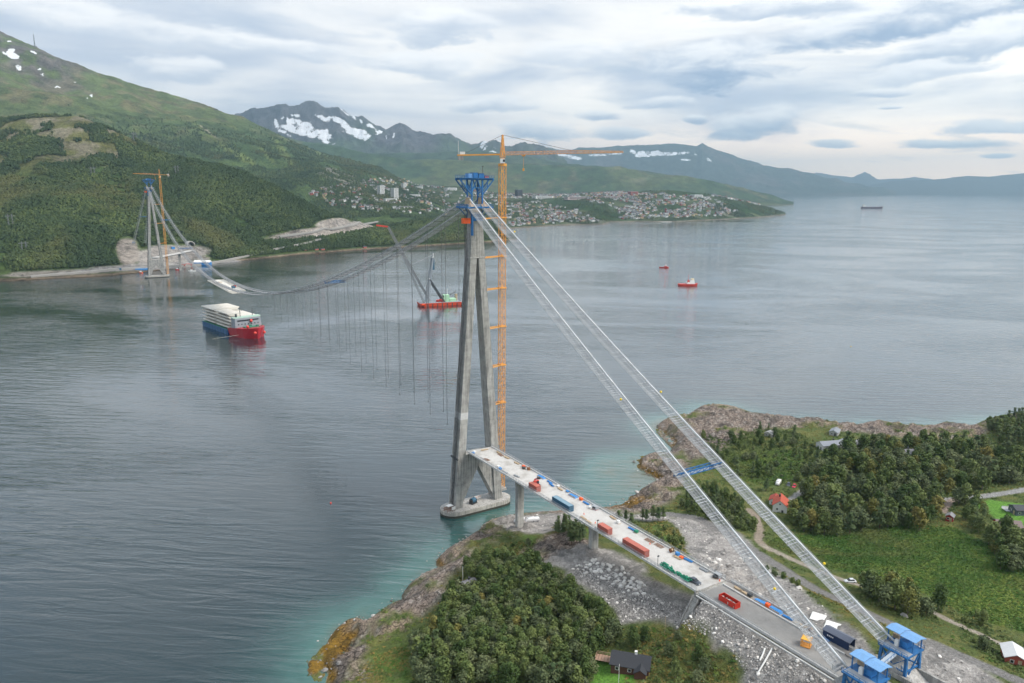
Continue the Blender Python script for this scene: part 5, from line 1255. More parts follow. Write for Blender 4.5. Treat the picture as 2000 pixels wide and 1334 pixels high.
def catwalk(s, label, pts, slats, posts, n_rail, heavy=False, m_floor=None, shift=-1.1, slat_step=1.15, drop=1.5, group='catwalks'):
    """pts: cable line; walkway hangs below it"""
    t = empty('cable_catwalk', tuple(pts[0]), 0, label, 'catwalk', group); off = Vector(pts[0])
    P = [Vector((p[0]+shift*(1 if not heavy else 0), p[1], p[2]-drop))-off for p in pts]
    mb = MB()
    for u in (-2.2, -1.1, 0, 1.1, 2.2): mb.tube([p+Vector((u, 0, -0.06)) for p in P], 0.10, 4)
    mb.build('floor_ropes', M_GAL, t)
    mb = MB()
    for u in (-2.25, 2.25):
        for z in (0.65, 1.25): mb.tube([p+Vector((u, 0, z)) for p in P], 0.07, 4)
    mb.build('handrail', M_GAL, t)
    L = sum((P[i+1]-P[i]).length for i in range(len(P)-1))
    def along(d):
        for i in range(len(P)-1):
            l = (P[i+1]-P[i]).length
            if d <= l: return P[i].lerp(P[i+1], d/l), (P[i+1]-P[i]).normalized()
            d -= l
        return P[-1], (P[-1]-P[-2]).normalized()
    mb = MB(); k = 0.0
    while k < L:
        p, d = along(k)
        for u in (-2.25, 2.25): mb.bar(p+Vector((u, 0, -.1)), p+Vector((u, 0, 1.35)), 0.10 if not heavy else .14)
        mb.bar(p+Vector((-2.5, 0, -.18)), p+Vector((2.5, 0, -.18)), 0.18); k += posts
    mb.build('posts', M_DARK if heavy else M_GAL, t)
    if slats:
        mb = MB(); k = .15
        while k < L:
            p, d = along(k); mb.bar(p+Vector((-2.2, 0, -.06)), p+Vector((2.2, 0, -.06)), .17, .04); k += .36
        mb.build('floor_net', M_NET, t)
        k = 0.6; n = 0
        while k < L and n < 230:
            p, d = along(k); o = bpy.data.objects.new('slat', slat_me); COL.objects.link(o); o.parent = t; o.location = p
            o.rotation_euler = (math.asin(d.z)*(1 if d.y > 0 else -1), 0, 0); k += slat_step; n += 1
    else:
        # net floor: many fine cross wires
        mb = MB(); k = 0.3
        while k < L:
            p, d = along(k); mb.bar(p+Vector((-2.2, 0, 0)), p+Vector((2.2, 0, 0)), 0.45 if heavy else .5, 0.06); k += 1.15 if heavy else 1.9
        mb.build('floor_mesh', m_floor or M_GAL, t)
    return t
for s in (-1, 1):
    w = 'left' if s < 0 else 'right'
    catwalk(s, 'slatted walkway under the '+w+' cable, running down to the near anchorage', [side_pt(0.03+0.965*k/24, s) for k in range(25)], True, 6.0, 4)
    catwalk(s, 'dark mesh walkway under the '+w+' cable across the main span', [Vector((cx_main(y, s), y, cz_main(y))) for y in np.linspace(6, 1139, 110)], False, 9.0, 4, True, mat('catwalk_mesh', (0.30, 0.31, 0.32), .7, var=.2), 0)
    catwalk(s, 'distant walkway under the '+w+' cable behind the far tower', [side_pt(0.03+0.96*k/12, s, True) for k in range(13)], False, 9.0, 4)
def cross_bridge(pa, pb, label):
    pa, pb = Vector(pa), Vector(pb); t = empty('catwalk_crossing', tuple((pa+pb)/2), 0, label, 'footbridge', 'blue crossings between the catwalks'); off = (pa+pb)/2
    d = (pb-pa).normalized(); e = d*1.6
    mb = MB()
    for u in (-.9, .9):
        for z in (-.4, 1.0): mb.bar(pa-off-e+Vector((0, u, z)), pb-off+e+Vector((0, u, z)), .24)
        n = 7
        for k in range(n): a = (pa-off-e).lerp(pb-off+e, k/n); b_ = (pa-off-e).lerp(pb-off+e, (k+1)/n); mb.bar(a+Vector((0, u, -.4)), b_+Vector((0, u, 1.0)), .16); mb.bar(a+Vector((0, u, -.4)), a+Vector((0, u, 1.0)), .16)
    mb.build('truss', M_BLUE, t); MB().bar(pa-off-e+Vector((0, 0, -.4)), pb-off+e+Vector((0, 0, -.4)), 1.7, .12).build('walkway', M_GAL, t)
def sp_(s, t): p = side_pt(t, s); return (p.x+s*0-1.1, p.y, p.z-2.3)
cross_bridge(sp_(-1, .700), sp_(1, .700), 'blue truss footbridge joining the two inclined catwalks above the cove')
for y in (205,): cross_bridge((cx_main(y, -1), y, cz_main(y)-2.2), (cx_main(y, 1), y, cz_main(y)-2.2), 'blue crossing between the catwalks in the near part of the main span')
for y, w in ((830, 'lower'), (985, 'upper')): cross_bridge((cx_main(y, -1), y, cz_main(y)-2.2), (cx_main(y, 1), y, cz_main(y)-2.2), w+' blue crossing between the cables sloping down from the far tower')
p = side_pt(.45, -1, True); q = side_pt(.45, 1, True); cross_bridge((p.x, p.y, p.z-2), (q.x, q.y, q.z-2), 'blue crossing between the backstays behind the far tower')
for (x, y, s, tt, wh) in [(1275, 768, 1, None, 'upper part of the right inclined cable'), (1225, 783, -1, None, 'middle of the left inclined cable'), (1014, 457, 1, None, 'top of the right inclined cable'), (1585, 1108, 1, None, 'lower part of the right inclined cable'), (1520, 1150, -1, None, 'lower part of the left inclined cable')]:
    best = min((k/200 for k in range(201)), key=lambda k: abs(proj(np.array(side_pt(k, s)))[1]-y)); p = side_pt(best, s)
    MB().loft([[(r*math.cos(k*.785), r*math.sin(k*.785), z) for k in range(8)] for r, z in ((.12, -.42), (.4, -.2), (.42, .15), (.15, .42))]).build('marker_ball', mat('marker_yellow', (0.85, 0.62, 0.03), .5), None, True, loc=(p.x-(2.9 if s < 0 else -.9), p.y, p.z+.7)); tag(bpy.context.scene.objects[-1] if False else COL.objects[-1], 'yellow marker ball on the '+wh, 'marker ball', 'yellow marker balls on the cables')

# ---- bridge girder segments hung at midspan
for i in range(5):
    y0 = 524+i*22.0; t = empty('girder_segment', (0, y0+10.8, 51.2), 0, ['nearest', 'second nearest', 'middle', 'second farthest', 'farthest'][i]+' of the cream deck segments hung low at midspan', 'bridge girder', 'girder segments at midspan')
    pr = [(-9.3, 0), (9.3, 0), (9.6, -0.6), (4.5, -3.0), (-4.5, -3.0), (-9.6, -0.6)]
    MB().sweep([(0, -10.7, 0), (0, 10.7, 0)], pr).build('box', M_CREAM, t)
    for s in (-1, 1):
        mb = MB(); mb.bar((s*8.8, -10.6, 1.0), (s*8.8, 10.6, 1.0), .10).bar((s*8.8, -10.6, .5), (s*8.8, 10.6, .5), .10)
        for k in range(7): mb.bar((s*8.8, -10.5+k*3.5, 0), (s*8.8, -10.5+k*3.5, 1.0), .10)
        mb.build('railing', M_GAL, t)
        MB().bar((s*8.2, 0, 0), (s*8.2, 0, max(1, cz_main(y0+10.8)-51.2)), .14).build('hanger', M_ROPE, t)
for (x, y, m_, sz, lab, cat) in [(2, 548, M_CBLUE, (3, 5, 2.2), 'dark blue box on the hanging deck segments', 'container'), (5, 556, M_RED, (2.4, 3.4, 2.0), 'red machine box on the hanging deck segments', 'machine'), (-2, 600, M_CREAM, (4, 6, 1.0), 'pale pallet stack on the far hanging deck segments', 'pallet stack')]:
    t = empty('deck_box', (x, y, 51.22), 0.1, lab, cat); MB().box((0, 0, sz[2]/2), sz).build('body', m_, t); MB().box((0, 0, sz[2]+.06), (sz[0]+.2, sz[1]+.2, .12)).build('lid', M_DARK if m_ != M_CREAM else M_TIMB, t)

# ---- approach viaduct
Z0 = 33.5; Y1 = -3.8; Y2 = -161.5
v = empty('approach_viaduct', (0, Y1, 0), 0, 'long pale concrete approach viaduct leading from the near tower to the shore', 'viaduct')
def V(y): return y-Y1
MB().sweep([(0, V(Y1), Z0), (0, V(Y2), Z0)], [(-7.2, 0), (7.2, 0), (7.2, -0.28), (4.2, -0.5), (-4.2, -0.5), (-7.2, -0.28)]).build('deck_slab', M_SLAB, v)
MB().sweep([(0, V(Y1), Z0-0.5), (0, V(Y2), Z0-0.5)], [(-4.0, 0), (4.0, 0), (3.2, -1.5), (-3.2, -1.5)]).build('deck_beam', M_EDGE, v)
for s in (-1, 1):
    MB().box((s*7.05, (V(Y1)+V(Y2))/2, Z0+0.05), (0.55, abs(Y2-Y1), 0.75)).build('kerb', mat('kerb_concrete', (0.56, 0.56, 0.55), .85, var=.12, scale=.4), v)
    mb = MB()
    for z in (0.75, 1.1, 1.5): mb.bar((s*7.1, V(Y1), Z0+z), (s*7.1, V(Y2), Z0+z), 0.09)
    for k in range(80): yy = V(Y1)-k*(Y1-Y2)/79; mb.bar((s*7.1, yy, Z0+.4), (s*7.1, yy, Z0+1.5), .10)
    mb.build('railing', M_GAL, v)
for py_, base, hw in ((-42.0, None, 2.0), (-98.0, None, 2.2)):
    zb = gz(0.0, py_)-1.5; zt = Z0-2.0
    mb = MB(); rr_ = []
    for z, w in ((zb, 3.4), (zt-5, 3.4), (zt-2, 4.2), (zt, 6.2)): rr_.append([(-w/2, V(py_)-1.1, z), (w/2, V(py_)-1.1, z), (w/2, V(py_)+1.1, z), (-w/2, V(py_)+1.1, z)])
    mb.loft(rr_); mb.build('pier', M_CON, v)
MB().hexa([(-7.3, V(-160.8), 24), (7.3, V(-160.8), 24), (7.3, V(-163.5), 24), (-7.3, V(-163.5), 24)], [(-7.3, V(-160.8), Z0-.6), (7.3, V(-160.8), Z0-.6), (7.3, V(-163.5), Z0-.6), (-7.3, V(-163.5), Z0-.6)]).build('abutment', M_CON, v)
# trough running down the bank from the abutment
ch = empty('drain_chute', (-7.6, -162.6, 30.6), 0, 'pale concrete drain chute running down the rubble bank from the viaduct end', 'drain chute')
a = Vector((-7.8, -161.2, 32.2)); b_ = Vector((-13.6, -161.0, gz(-13.6, -161.0)+.4)); off = Vector((-7.6, -162.6, 30.6))
for k in (0, 2.6): MB().bar(a-off-Vector((0, k, 0)), b_-off-Vector((0, k, 0)), .3, .8).build('side_wall', M_EDGE, ch)
MB().bar(a-off-Vector((0, 1.3, .5)), b_-off-Vector((0, 1.3, .5)), 2.3, .2).build('bottom', M_CON, ch)
# carriageway behind the abutment
rd = empty('approach_road', (0, -163, 33.0), 0, 'grey gravel-topped carriageway running from the viaduct to the anchorage', 'road'); rd['kind'] = 'structure'
MB().sweep([(-1.6, .0, .28), (-1.6, -62, .28), (-1.6, -130, 2.0)], [(-5.4, 0), (5.6, 0), (5.6, -.5), (-5.4, -.5)]).build('surface', M_ASPH, rd)
MB().sweep([(6.4, .0, .20), (6.4, -48, .20)], [(-2.3, 0), (1.6, 0), (1.6, -.5), (-2.3, -.5)]).build('side_strip', mat('strip_gravel', (0.30, 0.28, 0.26), .95, var=.25, scale=.6), rd)
for x, y2, h in ((4.2, -46, .75), (8.2, -52, .9), (-7.1, -66, .85), (-8.6, -66, .35)): MB().box((x, y2/2, .2+h/2-.2), (.4, -y2, h)).build('kerb', MATS['kerb_concrete'], rd)
for x in (-7.1, 8.2):
    mb = MB()
    for z in (1.1, 1.45): mb.bar((x, 0, z), (x, -64, z), .10)
    for k in range(30): mb.bar((x, -k*2.2, .6), (x, -k*2.2, 1.45), .10)
    mb.build('guard_rail', M_GAL, rd)

# ---- blue gantries over the cable anchorages
def gantry(x, y, zb, zp, label, group='anchorage gantries'):
    t = empty('anchor_gantry', (x, y, zb), 0, label, 'gantry', group); h = zp-zb
    for sx in (-1, 1):
        for sy in (-1, 1):
            mb = MB(); mb.bar((sx*3.6, sy*3.9, -1), (sx*3.2, sy*3.6, h), .75); mb.build('leg', M_BLUE, t)
    mb = MB()
    for sx in (-1, 1): mb.bar((sx*3.4, -3.8, h*.45), (sx*3.4, 3.8, h*.45), .35).bar((sx*3.5, -3.8, .5), (sx*3.3, 3.7, h-.6), .38)
    for sy in (-1, 1): mb.bar((-3.4, sy*3.7, h*.45), (3.4, sy*3.7, h*.45), .35).bar((-3.5, sy*3.8, .5), (3.3, sy*3.7, h-.6), .34)
    mb.build('bracing', M_BLUE, t)
    MB().box((0, 0, h+.05), (8.2, 8.6, .4)).build('platform', M_BLUE, t); MB().box((-2.3, 0, h+.3), (2.6, 8.0, .08)).build('grating', M_GAL, t)
    mb = MB()
    for sx in (-4.1, 4.1):
        for z in (.8, 1.3): mb.bar((sx, -4.3, h+z), (sx, 4.3, h+z), .10)
        for k in range(6): mb.bar((sx, -4.3+k*1.72, h+.2), (sx, -4.3+k*1.72, h+1.3), .10)
    mb.build('railing', M_BLUE, t)
    mb = MB()
    for sx in (-.6, 3.6):
        for sy in (-3.6, 0, 3.6): mb.bar((sx, sy, h+.2), (sx, sy, h+3.2+(.6 if sx < 0 else 0)), .28)
    mb.build('roof_posts', M_BLUE, t)
    for (sy, l, dz) in ((2.2, 4.2, .25), (-2.2, 4.6, 0)):
        MB().hexa([(-1.2, sy-l/2, h+3.9+dz), (1.5, sy-l/2, h+4.2+dz), (1.5, sy+l/2, h+4.2+dz), (-1.2, sy+l/2, h+3.9+dz)], [(-1.2, sy-l/2, h+4.05+dz), (1.5, sy-l/2, h+4.35+dz), (1.5, sy+l/2, h+4.35+dz), (-1.2, sy+l/2, h+4.05+dz)]).build('roof_sheet', M_LBLUE, t)
        MB().hexa([(1.52, sy-l/2, h+4.2+dz), (4.3, sy-l/2, h+3.4+dz), (4.3, sy+l/2, h+3.4+dz), (1.52, sy+l/2, h+4.2+dz)], [(1.52, sy-l/2, h+4.35+dz), (4.3, sy-l/2, h+3.55+dz), (4.3, sy+l/2, h+3.55+dz), (1.52, sy+l/2, h+4.35+dz)]).build('roof_sheet', M_LBLUE, t)
    mb = MB()
    for u in (-.3, .3): mb.bar((-4.35, -2.6+u, -.5), (-4.2, -2.6+u, h+1.2), .09)
    for k in range(int(h/.45)): mb.bar((-4.33, -2.9, .1+k*.45), (-4.33, -2.3, .1+k*.45), .06)
    mb.build('ladder', M_GAL, t)
    mb = MB()
    for sx in (-1, 1): mb.bar((sx*3.5, 3.8, .5), (sx*3.3, -3.7, h-.6), .22)
    mb.bar((-3.4, 0, h-.4), (3.4, 0, h-.4), .4).bar((-3.3, -3.6, h*.45), (3.3, 3.6, h*.45), .2); mb.build('cross_brace', M_BLUE, t)
    MB().box((1.2, -.6, h+1.2), (2.6, 2.2, 1.7)).build('winch', M_TARP, t); MB().box((-.8, .8, h+1.2), (1.0, 1.0, 1.9)).build('control_cabinet', M_WHITE, t); MB().box((3.0, 3.0, h+.9), (1.6, 1.8, 1.2)).build('crate', M_TIMB, t)
    return t
gantry(-10.2, -224.2, 32.0, 41.2, 'blue steel gantry with pale blue roof over the left near anchorage')
gantry(11.6, -221.0, 31.5, 40.0, 'blue steel gantry with pale blue roof over the right near anchorage')
gantry(-11.0, 1369.0, 34.0, 43.0, 'distant blue gantry over the left far anchorage')
gantry(11.0, 1369.0, 34.0, 43.0, 'distant blue gantry over the right far anchorage')
t = empty('gantry_walkway', (.6, -222.6, 40.4), 0, 'long grey walkway beam joining the two blue gantries over the road', 'walkway')
MB().bar((-6.6, -1.0, .2), (6.8, 1.0, -.6), 1.6, .3).build('walkway', mat('walkway_grey', (0.40, 0.46, 0.52), .5), t)
mb = MB()
for u in (-.75, .75):
    mb.bar((-6.6, -1.0+u, 1.1), (6.8, 1.0+u, .4), .09)
    for k in range(8): q = Vector((-6.6, -1.0+u, .2)).lerp(Vector((6.8, 1.0+u, -.6)), k/7); mb.bar(q, q+Vector((0, 0, 1)), .09)
mb.build('railing', M_BLUE, t)
for s in (-1, 1):
    t = empty('anchor_block', (s*11, -226, 31), 0, ('left' if s < 0 else 'right')+' concrete anchorage chamber wall beneath its blue gantry', 'anchorage')
    MB().hexa([(-3.2, 8, -3), (3.2, 8, -3), (3.2, -16, -3), (-3.2, -16, -3)], [(-3.2, 8, 6.6), (3.2, 8, 6.6), (3.2, -2, 1.5), (-3.2, -2, 1.5)]).build('ramp', M_EDGE, t)
    for u in (-3.7, 3.7): MB().hexa([(u-.35, 9, -3), (u+.35, 9, -3), (u+.35, -18, -3), (u-.35, -18, -3)], [(u-.35, 9, 3.2), (u+.35, 9, 3.2), (u+.35, -18, 4.0), (u-.35, -18, 4.0)]).build('side_wall', M_CON, t)
# ================================================================== THINGS ON THE VIADUCT AND ROAD
def deck_y(px, py, z=33.55): return at_z(px, py, z)
def corrugated(mb, a, b, h, n, dep, mi=0):
    """ribbed wall from a to b (plan points), height h from z=a[2]"""
    a = Vector(a); b = Vector(b); d = (b-a)/n; nrm = Vector((d.y, -d.x, 0)).normalized()*dep
    P = []
    for i in range(n):
        o = a+d*i
        P += [o, o+d*.3, o+d*.4+nrm, o+d*.9+nrm]
    P.append(b)
    base = len(mb.v)
    for p in P: mb.v.append(tuple(p)); mb.v.append((p.x, p.y, p.z+h))
    for i in range(len(P)-1): mb.f.append((base+2*i, base+2*i+2, base+2*i+3, base+2*i+1)); mb.m.append(mi)
def container(loc, rz, L, side, top, label, W_=2.44, H=2.6, open_top=False, h0=None):
    H = h0 or H
    t = empty('shipping_container' if not open_top else 'rubble_skip', loc, rz, label, 'container' if not open_top else 'skip')
    mb = MB(); w = W_/2-.06; l = L/2-.06
    corrugated(mb, (-w, -l, .15), (w, -l, .15), H-.25, 8, .05); corrugated(mb, (w, -l, .15), (w, l, .15), H-.25, int(L*3), .05)
    corrugated(mb, (w, l, .15), (-w, l, .15), H-.25, 8, .05); corrugated(mb, (-w, l, .15), (-w, -l, .15), H-.25, int(L*3), .05)
    mb.build('wall', side, t)
    fr = MB()
    for sx in (-1, 1):
        for sy in (-1, 1): fr.box((sx*(W_/2-.08), sy*(L/2-.08), H/2), (.18, .18, H))
        for z in (.08, H-.06): fr.box((sx*(W_/2-.06), 0, z), (.14, L-.3, .16))
    for sy in (-1, 1):
        for z in (.08, H-.06): fr.box((0, sy*(L/2-.06), z), (W_-.3, .14, .16))
    fr.build('frame', side, t)
    if not open_top:
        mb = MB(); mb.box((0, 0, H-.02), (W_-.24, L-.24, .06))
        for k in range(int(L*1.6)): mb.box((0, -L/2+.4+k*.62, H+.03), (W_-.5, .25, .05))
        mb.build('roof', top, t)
        for s in (-1, 1): 
            d = MB().box((s*.58, -L/2-.03, H/2), (1.12, .08, H-.35)).build('door', side, t)
            MB().bar((s*.3, -L/2-.1, .2), (s*.3, -L/2-.1, H-.2), .05).bar((s*.85, -L/2-.1, .2), (s*.85, -L/2-.1, H-.2), .05).build('lock_rod', M_GAL, d)
    else:
        MB().box((0, 0, .2), (W_-.2, L-.2, .2)).build('floor', side, t)
        mb = MB()
        for k in range(26): mb.box((random.uniform(-w*.8, w*.8), random.uniform(-l*.85, l*.85), random.uniform(.4, .9)), (random.uniform(.3, .9),)*3, random.random()*3)
        mb.build('debris', M_SLAB, t)
    return t
def on_deck(x, px, py):
    p = at_z(px, py, 33.5); return (x, float(p[1]), 33.5)
ya = at_z(1028, 954, 33.5)[1]; yb = at_z(1048.5, 962, 33.5)[1]
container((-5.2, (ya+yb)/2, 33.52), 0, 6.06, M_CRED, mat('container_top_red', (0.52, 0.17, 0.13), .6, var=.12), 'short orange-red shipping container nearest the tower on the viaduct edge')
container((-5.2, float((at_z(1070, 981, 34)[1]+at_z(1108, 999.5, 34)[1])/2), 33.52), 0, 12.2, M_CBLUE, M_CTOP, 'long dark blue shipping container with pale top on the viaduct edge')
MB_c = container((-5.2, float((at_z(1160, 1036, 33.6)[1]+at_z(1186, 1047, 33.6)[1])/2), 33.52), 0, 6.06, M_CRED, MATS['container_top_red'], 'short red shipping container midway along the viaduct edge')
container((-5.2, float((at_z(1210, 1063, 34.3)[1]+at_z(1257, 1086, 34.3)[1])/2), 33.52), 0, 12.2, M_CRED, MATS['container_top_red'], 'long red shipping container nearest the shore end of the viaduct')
p = at_z(1422, 1178, 33.6); container((float(p[0])+.6, float(p[1]), 33.30), 0, 7.0, M_RED, M_RED, 'open red skip full of pale rubble on the gravel carriageway', open_top=True, h0=1.9)

def wheel(parent, x, y, r, w, z=None):
    o = MB().bar((x-w/2, y, r), (x+w/2, y, r), 2*r, 2*r, n=12).build('wheel', M_TYRE, parent); MB().bar((x-w/2-.01, y, r), (x+w/2+.01, y, r), 1.1*r, 1.1*r, n=10).build('rim', M_GAL, o)
def car(loc, rz, col, label, L=4.4, W_=1.8, H=1.45, van=False, cat='car'):
    t = empty('parked_van' if van else 'parked_car', loc, rz, label, cat); m_ = mat('car_paint_%d_%d_%d' % tuple(int(c*100) for c in col), col, .3, var=.05, spec=.6)
    h1 = H*.55; mb = MB()
    def sec(y, w, z0, z1, tw): return [(-w/2, y, z0), (w/2, y, z0), (w/2, y, z1*.8), (tw/2, y, z1), (-tw/2, y, z1), (-w/2, y, z1*.8)]
    l = L/2
    if van: S = [(-l, W_*.94, .3, H*.9, W_*.85), (-l+.15, W_, .25, H, W_*.9), (l-1.2, W_, .25, H, W_*.9), (l-.5, W_, .25, H*.62, W_*.9), (l, W_*.9, .3, H*.45, W_*.8)]
    else: S = [(-l, W_*.86, .35, h1*.9, W_*.7), (-l+.25, W_*.97, .22, h1*1.05, W_*.85), (-l*.3, W_, .2, h1*1.08, W_*.9), (l*.45, W_, .2, h1*1.0, W_*.88), (l-.3, W_*.95, .22, h1*.82, W_*.8), (l, W_*.8, .35, h1*.65, W_*.65)]
    mb.loft([sec(*s) for s in S]); mb.build('body', m_, t, True)
    if not van:
        mb = MB(); z1 = h1*1.03; mb.hexa([(-W_*.43, -l*.82, z1), (W_*.43, -l*.82, z1), (W_*.43, l*.45, z1*.97), (-W_*.43, l*.45, z1*.97)], [(-W_*.34, -l*.55, H-.05), (W_*.34, -l*.55, H-.05), (W_*.34, l*.08, H-.05), (-W_*.34, l*.08, H-.05)]); mb.build('windows', M_GLASS, t)
        MB().hexa([(-W_*.35, -l*.57, H-.06), (W_*.35, -l*.57, H-.06), (W_*.35, l*.1, H-.06), (-W_*.35, l*.1, H-.06)], [(-W_*.33, -l*.52, H), (W_*.33, -l*.52, H), (W_*.33, l*.05, H), (-W_*.33, l*.05, H)]).build('roof', m_, t)
    else: MB().hexa([(-W_*.46, l-1.19, H*.62), (W_*.46, l-1.19, H*.62), (W_*.46, l-.55, H*.62), (-W_*.46, l-.55, H*.62)], [(-W_*.43, l-1.21, H*.95), (W_*.43, l-1.21, H*.95), (W_*.43, l-1.1, H*.95), (-W_*.43, l-1.1, H*.95)]).build('windscreen', M_GLASS, t)
    for sx in (-1, 1):
        for sy in (-.6, .62): wheel(t, sx*(W_/2-.08), sy*l, .32, .22)
        MB().box((sx*W_*.32, l-.03, h1*.6 if not van else H*.36), (.35, .12, .15)).build('headlight', M_WHITE, t); MB().box((sx*W_*.34, -l+.02, h1*.75 if not van else H*.45), (.28, .1, .16)).build('tail_light', M_RED, t)
    return t
def car_px(px, py, rz, col, label, **kw):
    p = ground(px, py); return car((p[0], p[1], p[2]+.02), rz, col, label, **kw)
p = at_z(1357, 1138, 33.5); car((float(p[0]), float(p[1]), 33.52), math.pi+.08, (0.07, 0.085, 0.11), 'dark grey car parked at the shore end of the viaduct', L=4.8, W_=1.9, H=1.55)
car_px(1551, 951, 2.0, (0.62, 0.02, 0.05), 'bright red car parked by the red-roofed house')
car_px(1540, 948, 2.1, (0.05, 0.06, 0.09), 'dark car parked beside the red car')
car_px(1660, 1137, 1.0, (0.62, 0.66, 0.70), 'silver car standing on the farm track beside the meadow')
car_px(1014, 1019, 1.5, (0.75, 0.75, 0.76), 'white van parked left of the first viaduct pier', van=True, L=5.2, W_=2.0, H=2.2, cat='van')
car_px(1035, 1019, 1.4, (0.75, 0.75, 0.76), 'white van parked just right of the first viaduct pier', van=True, L=5.2, W_=2.0, H=2.2, cat='van')
car_px(1043, 1019, 1.4, (0.70, 0.71, 0.73), 'white van parked second right of the first viaduct pier', van=True, L=5.2, W_=2.0, H=2.2, cat='van')
t = car_px(1520, 946, 2.0, (0.78, 0.78, 0.76), 'white caravan parked by the hedge above the red-roofed house', van=True, L=5.0, W_=2.1, H=2.3, cat='caravan'); t.name = 'caravan'

# telehandler
p = at_z(1046, 949, 33.5); t = empty('telehandler', (float(p[0])+.5, float(p[1]), 33.52), 2.75, 'red telehandler with raised boom working on the viaduct deck', 'telehandler')
mb = MB(); mb.loft([[(-1.0, y, .6), (1.0, y, .6), (1.0, y, h), (-1.0, y, h)] for y, h in ((-2.6, 1.5), (-1.0, 1.7), (1.0, 1.2), (2.6, 1.1))]); mb.build('chassis', M_RED, t)
c = MB().hexa([(-1.05, -.6, 1.1), (-.2, -.6, 1.1), (-.2, 1.0, 1.1), (-1.05, 1.0, 1.1)], [(-1.0, -.4, 2.5), (-.25, -.4, 2.5), (-.25, .6, 2.5), (-1.0, .6, 2.5)]).build('cab', M_GLASS, t); MB().box((-.63, .1, 2.55), (.85, 1.1, .1)).build('cab_roof', M_RED, c)
MB().bar((.45, -2.2, 2.0), (.45, 4.2, 5.2), .55, .6).build('boom', M_RED, t); MB().bar((.45, 4.0, 5.1), (.45, 6.2, 6.3), .4).build('boom_extension', M_RED, t); MB().box((.45, 6.5, 6.2), (1.5, .7, .9)).build('fork_carriage', M_DARK, t)
for sx in (-1, 1):
    for sy in (-1.6, 1.6): wheel(t, sx*1.15, sy, .62, .45)

# green rolls, lamp posts, cage
t = empty('net_heap', (-4.6, float(at_z(1318, 1120, 33.6)[1]), 33.52), 0, 'heap of green rolled netting piled on the viaduct edge', 'netting')
rr = random.Random(8)
for i in range(64):
    y = rr.uniform(-6.8, 6.8); l = rr.uniform(.8, 1.5); a = rr.uniform(-.6, .6)+1.35; x = rr.uniform(-.9, .9); z = .3+rr.choice((0, .0, .35, .7)); d = Vector((math.cos(a), math.sin(a), rr.uniform(-.1, .1)))*l/1.3
    MB().bar(Vector((x, y, z))-d, Vector((x, y, z))+d, rr.uniform(.35, .6), rr.uniform(.3, .5), n=7).build('roll', M_GREEN, t, True)
for (px, py, w) in ((1160, 1037, 'beside the short red container'), (1286, 1106, 'beside the heap of green netting')):
    y = float(at_z(px, py, 33.5)[1]); t = empty('lamp_post', (-6.5, y, 33.52), 0, 'thin work-light post '+w+' on the viaduct', 'lamp post', 'work lights on the viaduct')
    MB().bar((0, 0, 0), (0, 0, 3.9), .12).build('pole', M_DARK, t); MB().box((.15, 0, 4.0), (.7, .4, .4)).build('lamp_head', M_DARK, t)
p = at_z(1574, 1262, 33.4); t = empty('mesh_cage', (float(p[0])+.5, float(p[1])+.3, 33.3), .4, 'orange steel mesh cage at the left edge of the carriageway', 'cage')
mb = MB()
for sx in (-1.3, 1.3):
    for sy in (-1.3, 1.3): mb.bar((sx, sy, 0), (sx, sy, 2.4), .16)
for z in (.1, .8, 1.6, 2.4):
    for s in (-1.3, 1.3): mb.bar((-1.3, s, z), (1.3, s, z), .13).bar((s, -1.3, z), (s, 1.3, z), .13)
mb.build('bars', M_YEL, t); MB().box((0, 0, .15), (2.6, 2.6, .12)).build('floor', M_YEL, t); MB().box((0, 0, 2.42), (2.5, 2.5, .06)).build('lid', mat('cage_yellow', (0.75, 0.42, 0.06), .6), t)

for (qa, qb, w) in (((1508, 1268), (1478, 1320), 'lower'), ((1494, 1268), (1484, 1292), 'upper')):
    a_ = ground(*qa); b2 = ground(*qb); a_ = Vector(a_)+Vector((0, 0, .35)); b2 = Vector(b2)+Vector((0, 0, .35))
    o = MB().tube([a_, a_.lerp(b2, .5)+Vector((.3, 0, .15)), b2], .5, 6).build('plastic_pipe', M_WHITE); tag(o, w+' white pipe lying down the rubble bank', 'pipe')
